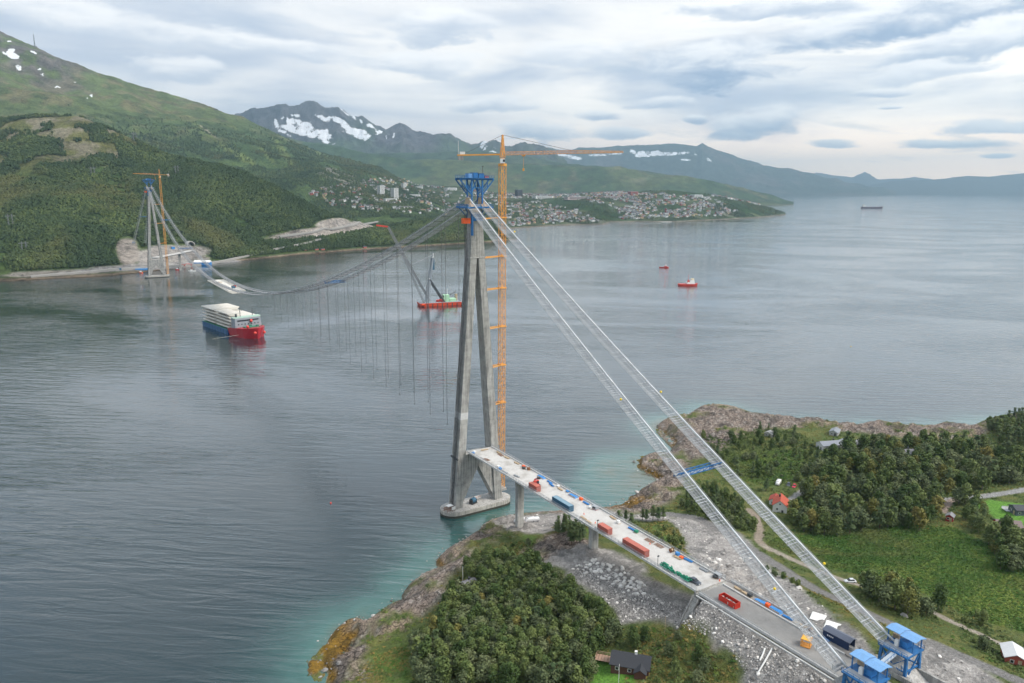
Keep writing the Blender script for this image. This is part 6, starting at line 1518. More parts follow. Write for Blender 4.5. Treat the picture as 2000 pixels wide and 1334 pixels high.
# stored material on the deck
def pile(kind, x, y, z, rz, label, cat):
    t = empty(kind, (x, y, z), rz, label, cat, 'building material on the viaduct'); rr = random.Random(label)
    if kind == 'timber_stack':
        for k in range(6): MB().box(((k % 3-1)*.34, rr.uniform(-.3, .3), .12+.2*(k//3)), (.28, rr.uniform(2.6, 4.2), .16)).build('plank', M_TIMB, t)
        MB().box((0, -1, .02), (1.3, .15, .06)).box((0, 1, .02), (1.3, .15, .06)).build('bearer', M_TIMB, t)
    elif kind == 'tube_bundle':
        for k in range(7): MB().bar(((k % 4-1.5)*.3, -1.8, .16+.26*(k//4)), ((k % 4-1.5)*.3, 1.8, .16+.26*(k//4)), .25, .25, n=7).build('tube', M_TARP if 'blue' in label else M_GAL, t)
    elif kind == 'pallet_load':
        MB().box((0, 0, .08), (1.2, 1.6, .14)).build('pallet', M_TIMB, t); h = rr.uniform(.5, 1.1); MB().box((0, 0, .16+h/2), (1.1, 1.45, h)).build('load', {'white': M_WHITE, 'blue': M_TARP, 'orange': M_ORB, 'dark': M_DARK, 'rusty': M_RUST, 'green': M_GREEN}[label.split()[0]], t)
    elif kind == 'tarpaulin_cover':
        MB().hexa([(-1.0, -2.4, 0), (1.0, -2.4, 0), (1.0, 2.4, 0), (-1.0, 2.4, 0)], [(-.7, -2.1, .55), (.6, -2.0, .7), (.7, 2.0, .5), (-.6, 2.2, .65)]).build('sheet', M_TARP, t); MB().box((0, 0, .25), (1.9, 4.4, .3)).build('load', M_TIMB, t)
    elif kind == 'traffic_cone':
        MB().box((0, 0, .03), (.5, .5, .06)).build('base', M_ORB, t); MB().cyl((0, 0, .06), .2, .7, 8, 0, .05).build('cone', M_ORB, t)
    elif kind == 'generator_set':
        MB().box((0, 0, .85), (1.6, 2.6, 1.3)).build('housing', M_GAL, t); MB().box((0, 0, .12), (1.5, 2.4, .2)).build('skid', M_RED, t); MB().box((-.81, 0, .9), (.05, 1.4, .8)).build('grille', M_DARK, t)
    elif kind == 'cable_reel':
        MB().bar((-.6, 0, .8), (.6, 0, .8), 1.0, n=12).build('core', M_TIMB, t)
        for s in (-1, 1): MB().bar((s*.6-.05, 0, .8), (s*.6+.05, 0, .8), 1.6, n=14).build('flange', M_RUST if 'rusty' in label else M_TIMB, t)
    elif kind == 'mesh_panel_stack':
        mb = MB()
        for k in range(8): mb.bar((-1+k*.28, -2, .1), (-1+k*.28, 2, .1), .06).bar((-1, -2+k*.57, .14), (1, -2+k*.57, .14), .06)
        mb.build('mesh', M_RUST, t); MB().box((0, 0, .03), (2, .2, .06)).build('bearer', M_TIMB, t)
LM = [(-6, 'at the tower end of the deck'), (-22, 'just below the tower end'), (-40, 'above the first pier'), (-55, 'opposite the orange-red container'), (-68, 'beyond the telehandler'), (-84, 'opposite the long blue container'), (-100, 'above the second pier'), (-110, 'opposite the short red container'), (-125, 'opposite the long red container'), (-140, 'opposite the green netting'), (-155, 'near the dark grey car')]
spec = [('pallet_load', -6.0, -8, 'blue pallet load'), ('pallet_load', -4.6, -7, 'white pallet load'), ('timber_stack', 1.5, -6.5, 'stack of pale planks across the deck'), ('mesh_panel_stack', -4.6, -19, 'pile of dark rusty mesh'), ('timber_stack', 5.4, -14, 'first long plank stack along the right kerb'), ('timber_stack', 5.2, -22, 'second long plank stack along the right kerb'), ('mesh_panel_stack', 4.8, -17, 'small mesh pile inside the right kerb'),
 ('pallet_load', -5.2, -31, 'white small pallet load by the left kerb'), ('pallet_load', -6.0, -34, 'blue small pallet load by the left kerb'), ('tube_bundle', -5.8, -38, 'grey tube bundle along the left kerb'), ('tube_bundle', -3.6, -45, 'short grey tube bundle lying loose'), ('timber_stack', 5.3, -31, 'third long plank stack along the right kerb'), ('pallet_load', 5.4, -37, 'orange pallet load by the right kerb'), ('pallet_load', 4.2, -39, 'dark pallet load by the right kerb'), ('pallet_load', 5.6, -41, 'rusty pallet load by the right kerb'),
 ('tarpaulin_cover', 5.4, -52, 'blue tarpaulin over timber'), ('tube_bundle', 5.3, -59, 'blue tube bundle by the right kerb'), ('tube_bundle', 4.2, -62, 'second blue tube bundle by the right kerb'), ('pallet_load', 5.6, -65, 'white pallet load with straps'), ('timber_stack', 4.6, -68, 'plank stack inside the right kerb'), ('pallet_load', 5.7, -72, 'blue low pallet load'), ('tarpaulin_cover', 5.0, -77, 'second blue tarpaulin over timber'), ('pallet_load', 5.5, -82, 'orange low pallet load'),
 ('tube_bundle', 5.2, -86, 'blue long tube bundle'), ('generator_set', 4.9, -92.5, 'grey generator on a red skid'), ('pallet_load', 3.6, -91, 'white crate load'), ('traffic_cone', -2.2, -94, 'orange cone standing left of centre'), ('timber_stack', -4.8, -97, 'loose pale planks along the left side'), ('timber_stack', -5.2, -101, 'second loose planks along the left side'), ('traffic_cone', -3.4, -103, 'second orange cone left of centre'), ('pallet_load', 4.4, -108, 'white flat pallet load'), ('timber_stack', 5.6, -103, 'short plank stack at the right kerb'),
 ('tube_bundle', 5.4, -115, 'blue short tube bundle'), ('pallet_load', 5.0, -118, 'green pallet load'), ('mesh_panel_stack', 4.6, -126, 'brown mesh stack'), ('mesh_panel_stack', 4.9, -131, 'second brown mesh stack'), ('traffic_cone', 3.0, -128, 'orange cone beside the brown mesh'), ('cable_reel', 5.4, -137, 'rusty cable reel'), ('pallet_load', 5.5, -140, 'blue pallet load of fittings'), ('pallet_load', 5.0, -142.5, 'orange pallet load of fittings'), ('tube_bundle', 6.0, -145, 'blue long tube bundle along the right kerb'), ('timber_stack', 4.0, -141.5, 'reddish plank stack'),
 ('tube_bundle', 5.6, -153, 'grey tube bundle by the right kerb'), ('generator_set', 6.0, -159, 'grey machine on a red skid at the road joint'), ('traffic_cone', 4.7, -161, 'orange cone at the road joint'), ('pallet_load', 4.9, -158.8, 'dark pallet load at the road joint')]
for (kd, x, y, lab) in spec:
    near = min(LM, key=lambda q: abs(q[0]-y))[1]
    pile(kd, x, y, 33.53, random.uniform(-.15, .15) if 'across' not in lab else 1.5, lab+' '+near, kd.replace('_', ' '))
for (kd, x, y, lab) in [('timber_stack', 6.3, -168, 'pale plank stack in the side strip below the road joint'), ('pallet_load', 6.0, -173, 'dark pallet load in the side strip'), ('tarpaulin_cover', 6.2, -177.5, 'bright blue tarpaulin in the side strip'), ('tarpaulin_cover', 6.4, -183, 'lower bright blue tarpaulin in the side strip'), ('pallet_load', 6.0, -180.3, 'orange pallet load between two blue tarpaulins'), ('tube_bundle', 6.2, -188, 'blue tube bundle in the side strip'), ('timber_stack', 6.2, -193, 'brown plank stack in the side strip'), ('cable_reel', 6.2, -196.5, 'rusty cable reel in the side strip'), ('tube_bundle', 6.1, -201, 'blue tube bundle at the lower end of the side strip'), ('timber_stack', 6.2, -170.5, 'second pale plank stack in the side strip')]:
    pile(kd, x, y, 33.22, random.uniform(-.1, .1), lab, kd.replace('_', ' '))
# dark blue shelter and white sheets right of the road
p = at_z(1637, 1258, 33.2); t = empty('storage_shelter', (float(p[0])+1.0, float(p[1])+.6, 33.0), .05, 'dark blue storage shelter with grey arched roof right of the carriageway', 'shelter')
for s in (-1, 1): MB().box((s*1.6, 0, 1.4), (.15, 8.4, 2.8)).build('side_wall', mat('navy_sheet', (0.012, 0.03, 0.085), .5), t)
MB().box((0, 4.2, 1.5), (3.2, .15, 3.0)).build('end_wall', MATS['navy_sheet'], t)
mb = MB(); mb.hexa([(-1.85, -4.6, 2.75), (0, -4.6, 3.5), (0, 4.4, 3.5), (-1.85, 4.4, 2.75)], [(-1.85, -4.6, 2.87), (0, -4.6, 3.62), (0, 4.4, 3.62), (-1.85, 4.4, 2.87)]).hexa([(0.01, -4.6, 3.5), (1.85, -4.6, 2.75), (1.85, 4.4, 2.75), (0.01, 4.4, 3.5)], [(0.01, -4.6, 3.62), (1.85, -4.6, 2.87), (1.85, 4.4, 2.87), (0.01, 4.4, 3.62)]); mb.build('roof', mat('slate_sheet', (0.13, 0.15, 0.20), .5, var=.1), t)
for k in range(4): MB().box((-1.69, 2.6-k*.55, 1.75), (.04, .32, .42)).build('lettering', M_WHITE, t)
for (px, py, w) in ((1597, 1206, 'upper'), (1625, 1223, 'lower')):
    p = ground(px, py); t = empty('white_sheet', (p[0], p[1], p[2]+.1), .5, w+' white sheet spread on the ground behind the blue shelter', 'sheet', 'white sheets on the ground')
    MB().hexa([(-2.6, -2.2, 0), (2.4, -2.5, 0), (2.8, 2.0, 0), (-2.2, 2.3, 0)], [(-2.4, -2.0, .16), (2.2, -2.3, .10), (2.6, 1.8, .18), (-2.0, 2.1, .12)]).build('sheet', M_WHITE, t); MB().box((0, 0, .02), (4.2, 3.6, .1)).build('load', M_TIMB, t)

# ================================================================== HOUSES ON THE NEAR SHORE
def house(name, px, py, rz, L, W_, hw, hr, wallc, roofc, label, cat='house', chim=True, wing=None, win=3, over=.45, sink=.6, side_win=True):
    p = ground(px, py); zs = [gz(p[0]+a*L/2, p[1]+b_*W_/2) for a in (-1, 1) for b_ in (-1, 1)]
    t = empty(name, (p[0], p[1], min(p[2], sum(zs)/4)), rz, label, cat)
    mw = mat('wall_%d_%d_%d' % tuple(int(c*100) for c in wallc), wallc, .8, var=.1, scale=3, stretch=(6, 6, .5)); mr = mat('roof_%d_%d_%d' % tuple(int(c*100) for c in roofc), roofc, .75, var=.15, scale=2)
    def gable(x0, x1, w, h, r, par_w, nm='wall'):
        mb = MB(); P = []
        for x in (x0, x1): P += [(x, -w/2, -sink), (x, w/2, -sink), (x, w/2, h), (x, 0, h+r), (x, -w/2, h)]
        mb.poly(P, [(4, 3, 2, 1, 0), (5, 6, 7, 8, 9), (0, 1, 6, 5), (1, 2, 7, 6), (4, 0, 5, 9), (2, 3, 8, 7), (3, 4, 9, 8)]); return mb.build(nm, mw, t)
    gable(-L/2, L/2, W_, hw, hr, t)
    def roof(x0, x1, w, h, r):
        o = None
        for s in (-1, 1):
            e = w/2+over; ze = h-r*(over/(w/2)); mb = MB()
            mb.hexa([(x0-over, s*e, ze+.02), (x1+over, s*e, ze+.02), (x1+over, s*.01, h+r+.02), (x0-over, s*.01, h+r+.02)], [(x0-over, s*e, ze+.2), (x1+over, s*e, ze+.2), (x1+over, s*.01, h+r+.2), (x0-over, s*.01, h+r+.2)])
            o = mb.build('roof', mr, t)
        return o
    ro = roof(-L/2, L/2, W_, hw, hr)
    if chim: MB().box((L*.12, W_*.08, hw+hr+.25), (.7, .7, 1.5)).box((L*.12, W_*.08, hw+hr+1.05), (.85, .85, .15)).build('chimney', M_DARK if sum(roofc) > .3 else M_WHITE, ro)
    for s in (-1, 1):
        for k in range(win):
            x = -L/2+(k+.5)*L/win
            f = MB().box((x, s*(W_/2+.02), hw*.55), (1.15, .08, 1.15)).build('window', M_WHITE, t); MB().box((x, s*(W_/2+.06), hw*.55), (.9, .06, .9)).build('pane', M_GLASS, f)
        f = MB().box((s*(L/2+.02), W_*.18, hw*.55), (.08, 1.1, 1.15)).build('window', M_WHITE, t); MB().box((s*(L/2+.06), W_*.18, hw*.55), (.06, .85, .9)).build('pane', M_GLASS, f)
        if hr > 1.8: f = MB().box((s*(L/2+.02), 0, hw+hr*.3), (.08, .9, .9)).build('window', M_WHITE, t); MB().box((s*(L/2+.06), 0, hw+hr*.3), (.06, .7, .7)).build('pane', M_GLASS, f)
    d = MB().box((-L/2-.03, -W_*.2, 1.0), (.1, 1.0, 2.0)).build('door', M_DARK if sum(wallc) > .6 else M_TIMB, t); MB().box((-L/2-.1, -W_*.2+.35, 1.0), (.06, .06, .2)).build('handle', M_GAL, d)
    if wing:
        wx, wl, ww, wh, wr = wing
        mb = MB(); P = []
        for y in (-W_/2-wl, 0): P += [(wx-ww/2, y, -sink), (wx+ww/2, y, -sink), (wx+ww/2, y, wh), (wx, y, wh+wr), (wx-ww/2, y, wh)]
        mb.poly(P, [(0, 1, 2, 3, 4), (9, 8, 7, 6, 5), (5, 6, 1, 0), (6, 7, 2, 1), (9, 5, 0, 4), (7, 8, 3, 2), (8, 9, 4, 3)]); mb.build('wing', mw, t)
        for s in (-1, 1): MB().hexa([(wx+s*(ww/2+.3), -W_/2-wl-.3, wh-.15), (wx+s*(ww/2+.3), -.2, wh-.15), (wx+s*.01, -.2, wh+wr+.03), (wx+s*.01, -W_/2-wl-.3, wh+wr+.03)], [(wx+s*(ww/2+.3), -W_/2-wl-.3, wh+.03), (wx+s*(ww/2+.3), -.2, wh+.03), (wx+s*.01, -.2, wh+wr+.2), (wx+s*.01, -W_/2-wl-.3, wh+wr+.2)]).build('wing_roof', mr, t)
    return t
WHT = (0.74, 0.74, 0.72); TILE = (0.42, 0.085, 0.05); GRY = (0.22, 0.23, 0.25)
house('dwelling_house', 1523, 996, .62, 9.5, 6.6, 4.2, 2.6, WHT, TILE, 'white house with steep orange-red tiled roof below the right cable', wing=None, win=2)
house('garage_annex', 1513, 983, .55, 6.0, 4.8, 2.6, 1.5, WHT, (0.33, 0.06, 0.04), 'lower annex with dark red roof joined behind the orange-roofed house', 'annex', chim=False, win=1)
house('cabin', 1232, 1304, -.85, 11.5, 7.0, 2.7, 1.9, (0.10, 0.045, 0.03), (0.035, 0.038, 0.045), 'dark brown cabin with black roof and timber terrace at the bottom of the picture', 'cabin', win=3, wing=(3.4, 2.2, 3.4, 2.4, 1.2))
p = ground(1200, 1292); t = empty('terrace', (p[0], p[1], p[2]), -.85, 'pinkish timber terrace along the black-roofed cabin', 'terrace')
for k in range(12): MB().box((-5.5+k*.95, 0, .55), (.85, 3.4, .12)).build('plank', mat('terrace_plank', (0.42, 0.27, 0.20), .8, var=.2, rvar=.15), t)
mb = MB(); 
for k in range(8): mb.bar((-5.8+k*1.6, 1.7, -.5), (-5.8+k*1.6, 1.7, 1.5), .12)
mb.bar((-5.8, 1.7, 1.5), (5.6, 1.7, 1.5), .12).bar((-5.8, 1.7, 1.0), (5.6, 1.7, 1.0), .1).bar((-5.9, -1.7, 1.5), (-5.9, 1.7, 1.5), .12); mb.build('railing', M_TIMB, t)
house('small_cabin', 915, 1148, .15, 5.6, 4.6, 2.0, 1.1, (0.10, 0.06, 0.05), (0.20, 0.195, 0.205), 'little cabin with grey roof and white chimney among birches by the shore', 'cabin', win=2)
house('dwelling_house', 1622, 876, -.35, 15.5, 7.5, 3.4, 1.6, (0.62, 0.63, 0.63), (0.25, 0.27, 0.31), 'long pale house with grey roof at the fjord side of the wood', win=4)
house('dwelling_house', 1655, 874, .9, 9.0, 7.0, 3.2, 1.5, (0.70, 0.70, 0.70), (0.26, 0.28, 0.32), 'square grey-roofed house right of the long pale house', win=2)
house('dwelling_house', 1672, 872, -.3, 9.0, 6.0, 2.8, 1.4, (0.60, 0.60, 0.60), (0.27, 0.28, 0.31), 'low grey-roofed outbuilding farther right of the long pale house', win=2, chim=False)
house('dwelling_house', 1768, 893, -.5, 12.0, 8.5, 3.0, 2.0, (0.45, 0.45, 0.45), (0.17, 0.17, 0.185), 'dark grey-roofed house half hidden in the middle of the wood', win=3)
house('boat_shed', 1505, 851, .2, 7.0, 5.0, 2.3, 1.0, (0.40, 0.40, 0.38), (0.36, 0.36, 0.35), 'weathered grey shed on the open headland', 'shed', chim=False, win=1)
house('boat_house', 1630, 848, .4, 8.0, 5.0, 2.5, 1.2, (0.40, 0.40, 0.40), (0.24, 0.26, 0.29), 'grey boat house at the rocky shore of the fjord', 'boat house', chim=False, win=1)
house('garden_shed', 1855, 1016, .3, 3.4, 3.0, 2.5, .9, (0.33, 0.035, 0.03), (0.24, 0.24, 0.25), 'tiny red shed at the top edge of the meadow', 'shed', chim=False, win=1)
house('dwelling_house', 1966, 1036, -.75, 10.0, 7.2, 3.2, 1.9, (0.28, 0.035, 0.03), (0.20, 0.155, 0.145), 'dark red house with brown roof at the right edge of the meadow', win=2)
house('dwelling_house', 1995, 1003, -.6, 9.0, 6.5, 3.0, 1.2, (0.10, 0.12, 0.14), (0.06, 0.065, 0.075), 'dark blue-grey house with white terrace at the right edge', win=3, chim=False)
house('barn', 1978, 1288, .6, 7.0, 5.4, 2.4, 1.3, (0.34, 0.07, 0.05), (0.62, 0.63, 0.64), 'shed with pale metal roof at the lower right corner', 'shed', chim=False, win=1)
p = ground(1976, 998); t = empty('white_terrace', (p[0], p[1], p[2]), -.6, 'white terrace in front of the dark blue-grey house', 'terrace')
for k in range(8): MB().box((-3.4+k*.95, 0, .7), (.85, 4.0, .12)).build('plank', mat('terrace_white', (0.55, 0.56, 0.57), .7, var=.1), t)
MB().box((0, 2.0, 1.2), (7.6, .08, .9)).build('railing', M_WHITE, t)
for (px, py, lab) in [(904, 1140, 'beside the little grey-roofed cabin'), (1298, 1243, 'at the wood edge below the rubble bank'), (1208, 1340, 'by the terrace of the black-roofed cabin'), (1718, 905, 'in the wood left of the dark grey roof')]:
    p = ground(px, py); t = empty('flagpole' if px < 1250 else 'utility_pole', (p[0], p[1], p[2]), 0, 'thin pale pole '+lab, 'pole', 'poles near the houses'); MB().bar((0, 0, -.3), (0, 0, 7.5), .14, n=6).build('shaft', M_WHITE if px < 1250 else M_TIMB, t); MB().cyl((0, 0, 7.5), .14, .15, 6).build('cap', M_DARK, t)
# ================================================================== SHIPS
def hull_loft(mb, L, B, H, draft, bow=.25, stern=.1, flare=1.0, mi=0, n=12, fore_rise=0.0, sheer=0.0, z0=0.0):
    """ship hull along +y (bow); deck outline closed"""
    rings = []
    for i in range(n+1):
        t = i/n; y = -L/2+L*t
        w = 1.0
        if t > 1-bow: w = max(.03, math.cos((t-(1-bow))/bow*math.pi/2)**.75)
        if t < stern: w = .82+.18*t/stern
        zt = H+fore_rise*max(0, (t-.78)/.22)+sheer*(2*t-1)**2
        wb = w*(.9 if t < .7 else .9-.55*(t-.7)/.3)
        rings.append([(-B/2*wb, y-(.0 if t < .98 else 1.5), -draft), (B/2*wb, y-(.0 if t < .98 else 1.5), -draft), (B/2*w, y, zt), (-B/2*w, y, zt)])
    mb.loft(rings, mi); return mb
p1 = at_z(506, 662, 0); dc = Vector((CAM[0]-p1[0], CAM[1]-p1[1], 0)).normalized(); hd = dc*math.cos(R_(29))+Vector(tuple(r0))*math.sin(R_(29)); LL = 117.0
cc = Vector((p1[0], p1[1], 0))-hd.normalized()*LL*.5; rz = math.atan2(-hd.x, hd.y)
t = empty('heavy_lift_ship', tuple(cc), rz, 'red and blue heavy-lift ship carrying stacks of cream bridge segments', 'ship')
M_HRED = mat('hull_red', (0.46, 0.018, 0.03), .4, var=.08, scale=.1); M_HBLUE = mat('hull_blue', (0.012, 0.085, 0.24), .4, var=.12, scale=.15); M_HGREY = mat('ship_grey', (0.27, 0.30, 0.33), .55, var=.1, scale=.2); M_DGREEN = mat('deck_green', (0.05, 0.20, 0.13), .7, var=.2, scale=.4)
mb = MB(); rings = []
B = 32.0
for y, w, h in ((14, 1, 8.0), (26, 1, 9.4), (36, .97, 10.4), (46, .80, 11.0), (54, .45, 11.6), (58.5, .06, 12.0)):
    wb = w*.86 if y < 50 else w*.6
    rings.append([(-B/2*wb, y-(2 if y > 50 else 0), -2), (B/2*wb, y-(2 if y > 50 else 0), -2), (B/2*w, y, h), (-B/2*w, y, h)])
mb.loft(rings); mb.build('bow_hull', M_HRED, t)
MB().hexa([(-16, -59, -2), (16, -59, -2), (16, 13.9, -2), (-16, 13.9, -2)], [(-16, -59, 5.6), (16, -59, 5.6), (16, 13.9, 5.6), (-16, 13.9, 5.6)]).build('aft_hull', M_HBLUE, t)
MB().box((0, -22.5, 5.75), (31.5, 72, .3)).build('cargo_deck', M_DGREEN, t)
for k in range(9):
    for s in (-1, 1): MB().box((s*16.15, -54+k*8, 2.2), (.3, 2.4, 5.6)).build('fender_panel', M_CBLUE, t)
mb = MB(); mb.poly([(-16.04, 14, -.5), (-16.04, 19, -.5), (-16.04, 14, 6)], [(0, 1, 2)]); MB().hexa([(-16.1, 8, -1.5), (-16.1, 13.9, -1.5), (-16.1, 13.9, 5.4), (-16.1, 10.5, 5.4)], [(-16.02, 8, -1.5), (-16.02, 13.9, -1.5), (-16.02, 13.9, 5.4), (-16.02, 10.5, 5.4)]).build('hull_stripe', mat('hull_amber', (.75, .35, .05), .5), t)
MB().hexa([(-15.2, 24, 9.2), (15.2, 24, 9.2), (15.0, 34, 9.8), (-15.0, 34, 9.8)], [(-15.2, 24, 20), (15.2, 24, 20), (14.6, 32.5, 20), (-14.6, 32.5, 20)]).build('superstructure', M_HGREY, t)
MB().box((0, 27.5, 20.6), (31, 7, 1.2)).build('bridge_deck', mat('mint_paint', (0.45, 0.62, 0.52), .5), t)
w_ = MB().box((0, 33.0, 17.5), (24, .6, 1.4)).build('bridge_windows', M_GLASS, t)
for k in range(7): MB().box((-11+k*3.7, 33.9, 13.6), (1.0, .3, 1.2)).build('port_window', M_GLASS, t)
MB().box((-15.6, 29, 13.5), (1.2, 3.0, 5)).build('stair_tower', M_CBLUE, t)
mb = MB()
for k in range(13): 
    a = k/12; x = -15+30*a; mb.bar((x, 36+18*(1-abs(2*a-1)**1.6), 10.4), (x, 36+18*(1-abs(2*a-1)**1.6), 12.6), .25)
mb.build('bow_railing', M_DGREEN, t); MB().box((0, 41, 11.0), (16, 9, .8)).box((-6, 43, 12), (2.5, 2, 2)).box((5, 44, 12), (2.5, 2, 2)).box((0, 38, 12), (3, 2, 2)).build('foredeck_gear', M_DGREEN, t)
for x, h in ((-8, 9), (6, 11)): MB().bar((x, 27, 21), (x, 27, 21+h), .5).bar((x-2.5, 27, 18+h), (x+2.5, 27, 18+h), .3).build('mast', M_DARK, t)
MB().cyl((11, 27.5, 21), 1.2, 3.5, 8).build('funnel', M_DARK, t)
for (x, y, z) in ((-15.5, 21, 13), (-8, 55, 6), (4, 58.6, 7), (9, 52, 13.5), (-3, 34.3, 16.5)): 
    MB().loft([[(x+r*math.cos(k*.785), y+r*math.sin(k*.785), z+h) for k in range(8)] for r, h in ((.4, -1.7), (1.6, -.8), (1.6, .8), (.4, 1.7))]).build('mooring_buoy', mat('buoy_red', (0.75, 0.07, 0.05), .5), t, True)
for k in range(7): MB().box((-15.9+.02*k, 24.5+k*1.15, 7.6), (.3, .7, 1.1)).build('hull_lettering', M_WHITE, t)
def mvec(v): return t.matrix_basis @ Vector(v)
pr = [(-9.6, 3.0), (9.6, 3.0), (9.9, 2.4), (5, 0), (-5, 0), (-9.9, 2.4)]
seg_me = MB().sweep([(0, -17.5, 0), (0, 17.5, 0)], [(u*.8, v_) for u, v_ in pr]).mesh('girder_segment', M_CREAM)
names = []
i = 0
for cx, side in ((-7.9, 'left'), (7.9, 'right')):
    for cy_, fa in ((-39.0, 'stern'), (1.5, 'bow')):
        for lv in range(5 if not (cx < 0 and fa == 'bow') else 4):
            rot = rz
            o = bpy.data.objects.new('stacked_girder', seg_me); COL.objects.link(o)
            dx = 0 if lv < 4 else .8
            o.location = mvec((cx+dx, cy_-(1.5 if lv == 4 else 0), 6.0+lv*3.75)); o.rotation_euler = (0, 0, rz)
            tag(o, ['lowest', 'second', 'third', 'fourth', 'topmost'][lv]+' cream bridge segment in the '+side+' stack towards the ship\'s '+fa, 'bridge girder', 'girder segments stacked on the ship'); i += 1
q0 = mvec((-10, 50, 9)); q1 = at_z(415, 662, .2)
MB().tube([q0, Vector(q0).lerp(Vector(q1), .5)-Vector((0, 0, 1.5)), Vector(q1)], .35, 5).build('mooring_rope', mat('rope_pale', (.6, .55, .48), .8)); tag(COL.objects[-1], 'pale mooring rope slanting from the red bow into the water', 'rope')

# floating crane
pa = at_z(820, 599, 0); pb = at_z(901, 595, 0); hd = Vector((pb[0]-pa[0], pb[1]-pa[1], 0)); LB = hd.length; rzb = math.atan2(hd.y, hd.x)
t = empty('crane_barge', tuple((Vector(pa)+Vector(pb))/2+Vector((0, 0, 0))+Vector((-hd.y, hd.x, 0)).normalized()*9), rzb, 'orange-red floating crane barge with raised grey lattice boom', 'crane barge')
M_BARGE = mat('barge_orange', (0.72, 0.075, 0.02), .5, var=.12, scale=.2)
mb = MB(); l = LB/2
mb.hexa([(-l+2, -10, -2), (l, -10, -2), (l, 10, -2), (-l+2, 10, -2)], [(-l, -10.5, 4.2), (l, -10.5, 4.2), (l, 10.5, 4.2), (-l, 10.5, 4.2)]); mb.build('hull', M_BARGE, t)
for k in range(9): MB().box((-l+4+k*7, -10.45, 1.8), (1.2, .5, 3.4)).build('fender', M_DARK, t)
MB().box((0, 0, 4.3), (LB-1, 20, .25)).build('deck', M_HGREY, t)
def bp_xy(px, py):    # point in the vertical plane of the barge axis
    n = Vector((-math.sin(rzb), math.cos(rzb), 0)); o = Vector(t.location); d = Vector(ray(px, py)); k = (o-Vector(CAM)).dot(n)/d.dot(n); w = Vector(CAM)+d*k-o
    return Vector((w.dot(Vector((math.cos(rzb), math.sin(rzb), 0))), 0, w.z))
tip = bp_xy(758, 443); mid = bp_xy(800, 522); b0 = bp_xy(834, 588)
for s in (-1, 1):
    mb = MB(); mb.lattice((b0.x+s*6, s*8, 4.5), (mid.x+s*2.5, s*4.0, mid.z), 1.9, 1.9, 12, .6, tb=.26); mb.lattice((mid.x+s*2.5, s*4.0, mid.z), (tip.x+s*.8, s*1.8, tip.z), 1.9, 1.4, 10, .5, tb=.26); mb.build('boom_leg', mat('boom_grey', (.24, .25, .26), .6), t)
mb = MB()
for k in range(7): q = Vector((b0.x, 0, 4.5)).lerp(mid, k/6) if k < 4 else mid.lerp(tip, (k-3)/4); wd_ = 8-6*k/7; mb.bar((q.x, -wd_, q.z), (q.x, wd_, q.z), .6)
mb.build('boom_crosspiece', MATS['boom_grey'], t)
tp2 = bp_xy(735, 440); MB().bar(tip, tp2, 2.2, 2.0).build('boom_head', M_RED, t)
m0 = bp_xy(829, 588); mt = bp_xy(846, 503); m1 = bp_xy(866, 590)
for s in (-1, 1):
    MB().bar((m0.x+3, s*7, 4.4), (mt.x-1, s*3.2, mt.z), 2.2).build('mast_leg', M_HGREY, t); MB().bar((mt.x-6, s*5.5, mt.z*.55), (m1.x, s*6.5, 4.4), 1.8).build('back_stay', M_DARK, t)
    MB().box((mt.x-.6, s*3.2, mt.z*.86), (2.4, 2.2, mt.z*.22)).build('counterweight', M_CBLUE, t)
mb = MB(); mb.bar((mt.x-1, -3.2, mt.z), (mt.x-1, 3.2, mt.z), 1.2).bar((mt.x-5, -5.4, mt.z*.55), (mt.x-5, 5.4, mt.z*.55), 1.4).box((mt.x, 0, mt.z+3), (1.0, 4, 5)); mb.build('mast_head', M_WHITE, t)
for s in (-1, 1): MB().bar((mt.x, s*2, mt.z+4), (mid.x+4, s*3, mid.z+4), .35).bar((mt.x, s*2, mt.z+4), (l-6, s*4, 9), .35).build('luffing_rope', M_GAL, t)
gh = bp_xy(871, 590); MB().box((gh.x, 0, 9), (8, 9, 9.5)).build('deckhouse', mat('mint_house', (0.42, 0.68, 0.45), .55, var=.08), t); MB().box((gh.x+9, 0, 6.5), (9, 10, 4)).build('engine_house', MATS['mint_house'], t); MB().box((gh.x-4.1, 0, 11.5), (.2, 6, 1.6)).build('house_window', M_GLASS, t); MB().bar((gh.x+2, 0, 14), (gh.x+2, 0, 22), .5).build('house_mast', M_WHITE, t)
MB().box((l-4, 4, 9), (3, 4, 9)).build('stern_post', M_TIMB, t); MB().bar((l-22, 3, 8), (l-4, 3, 18), .8).build('deck_derrick', M_DARK, t)
MB().cyl((-2, 0, 4.4), 2.4, 2.6, 10).box((4, -3, 6), (6, 3, 3)).box((4, 4, 6), (6, 3, 2.6)).build('winch', M_RED, t)
MB().bar((-l+2, -11.5, 2.5), (-l+6, -11.5, 2.5), 3.2, n=8).build('tender', M_BARGE, t)

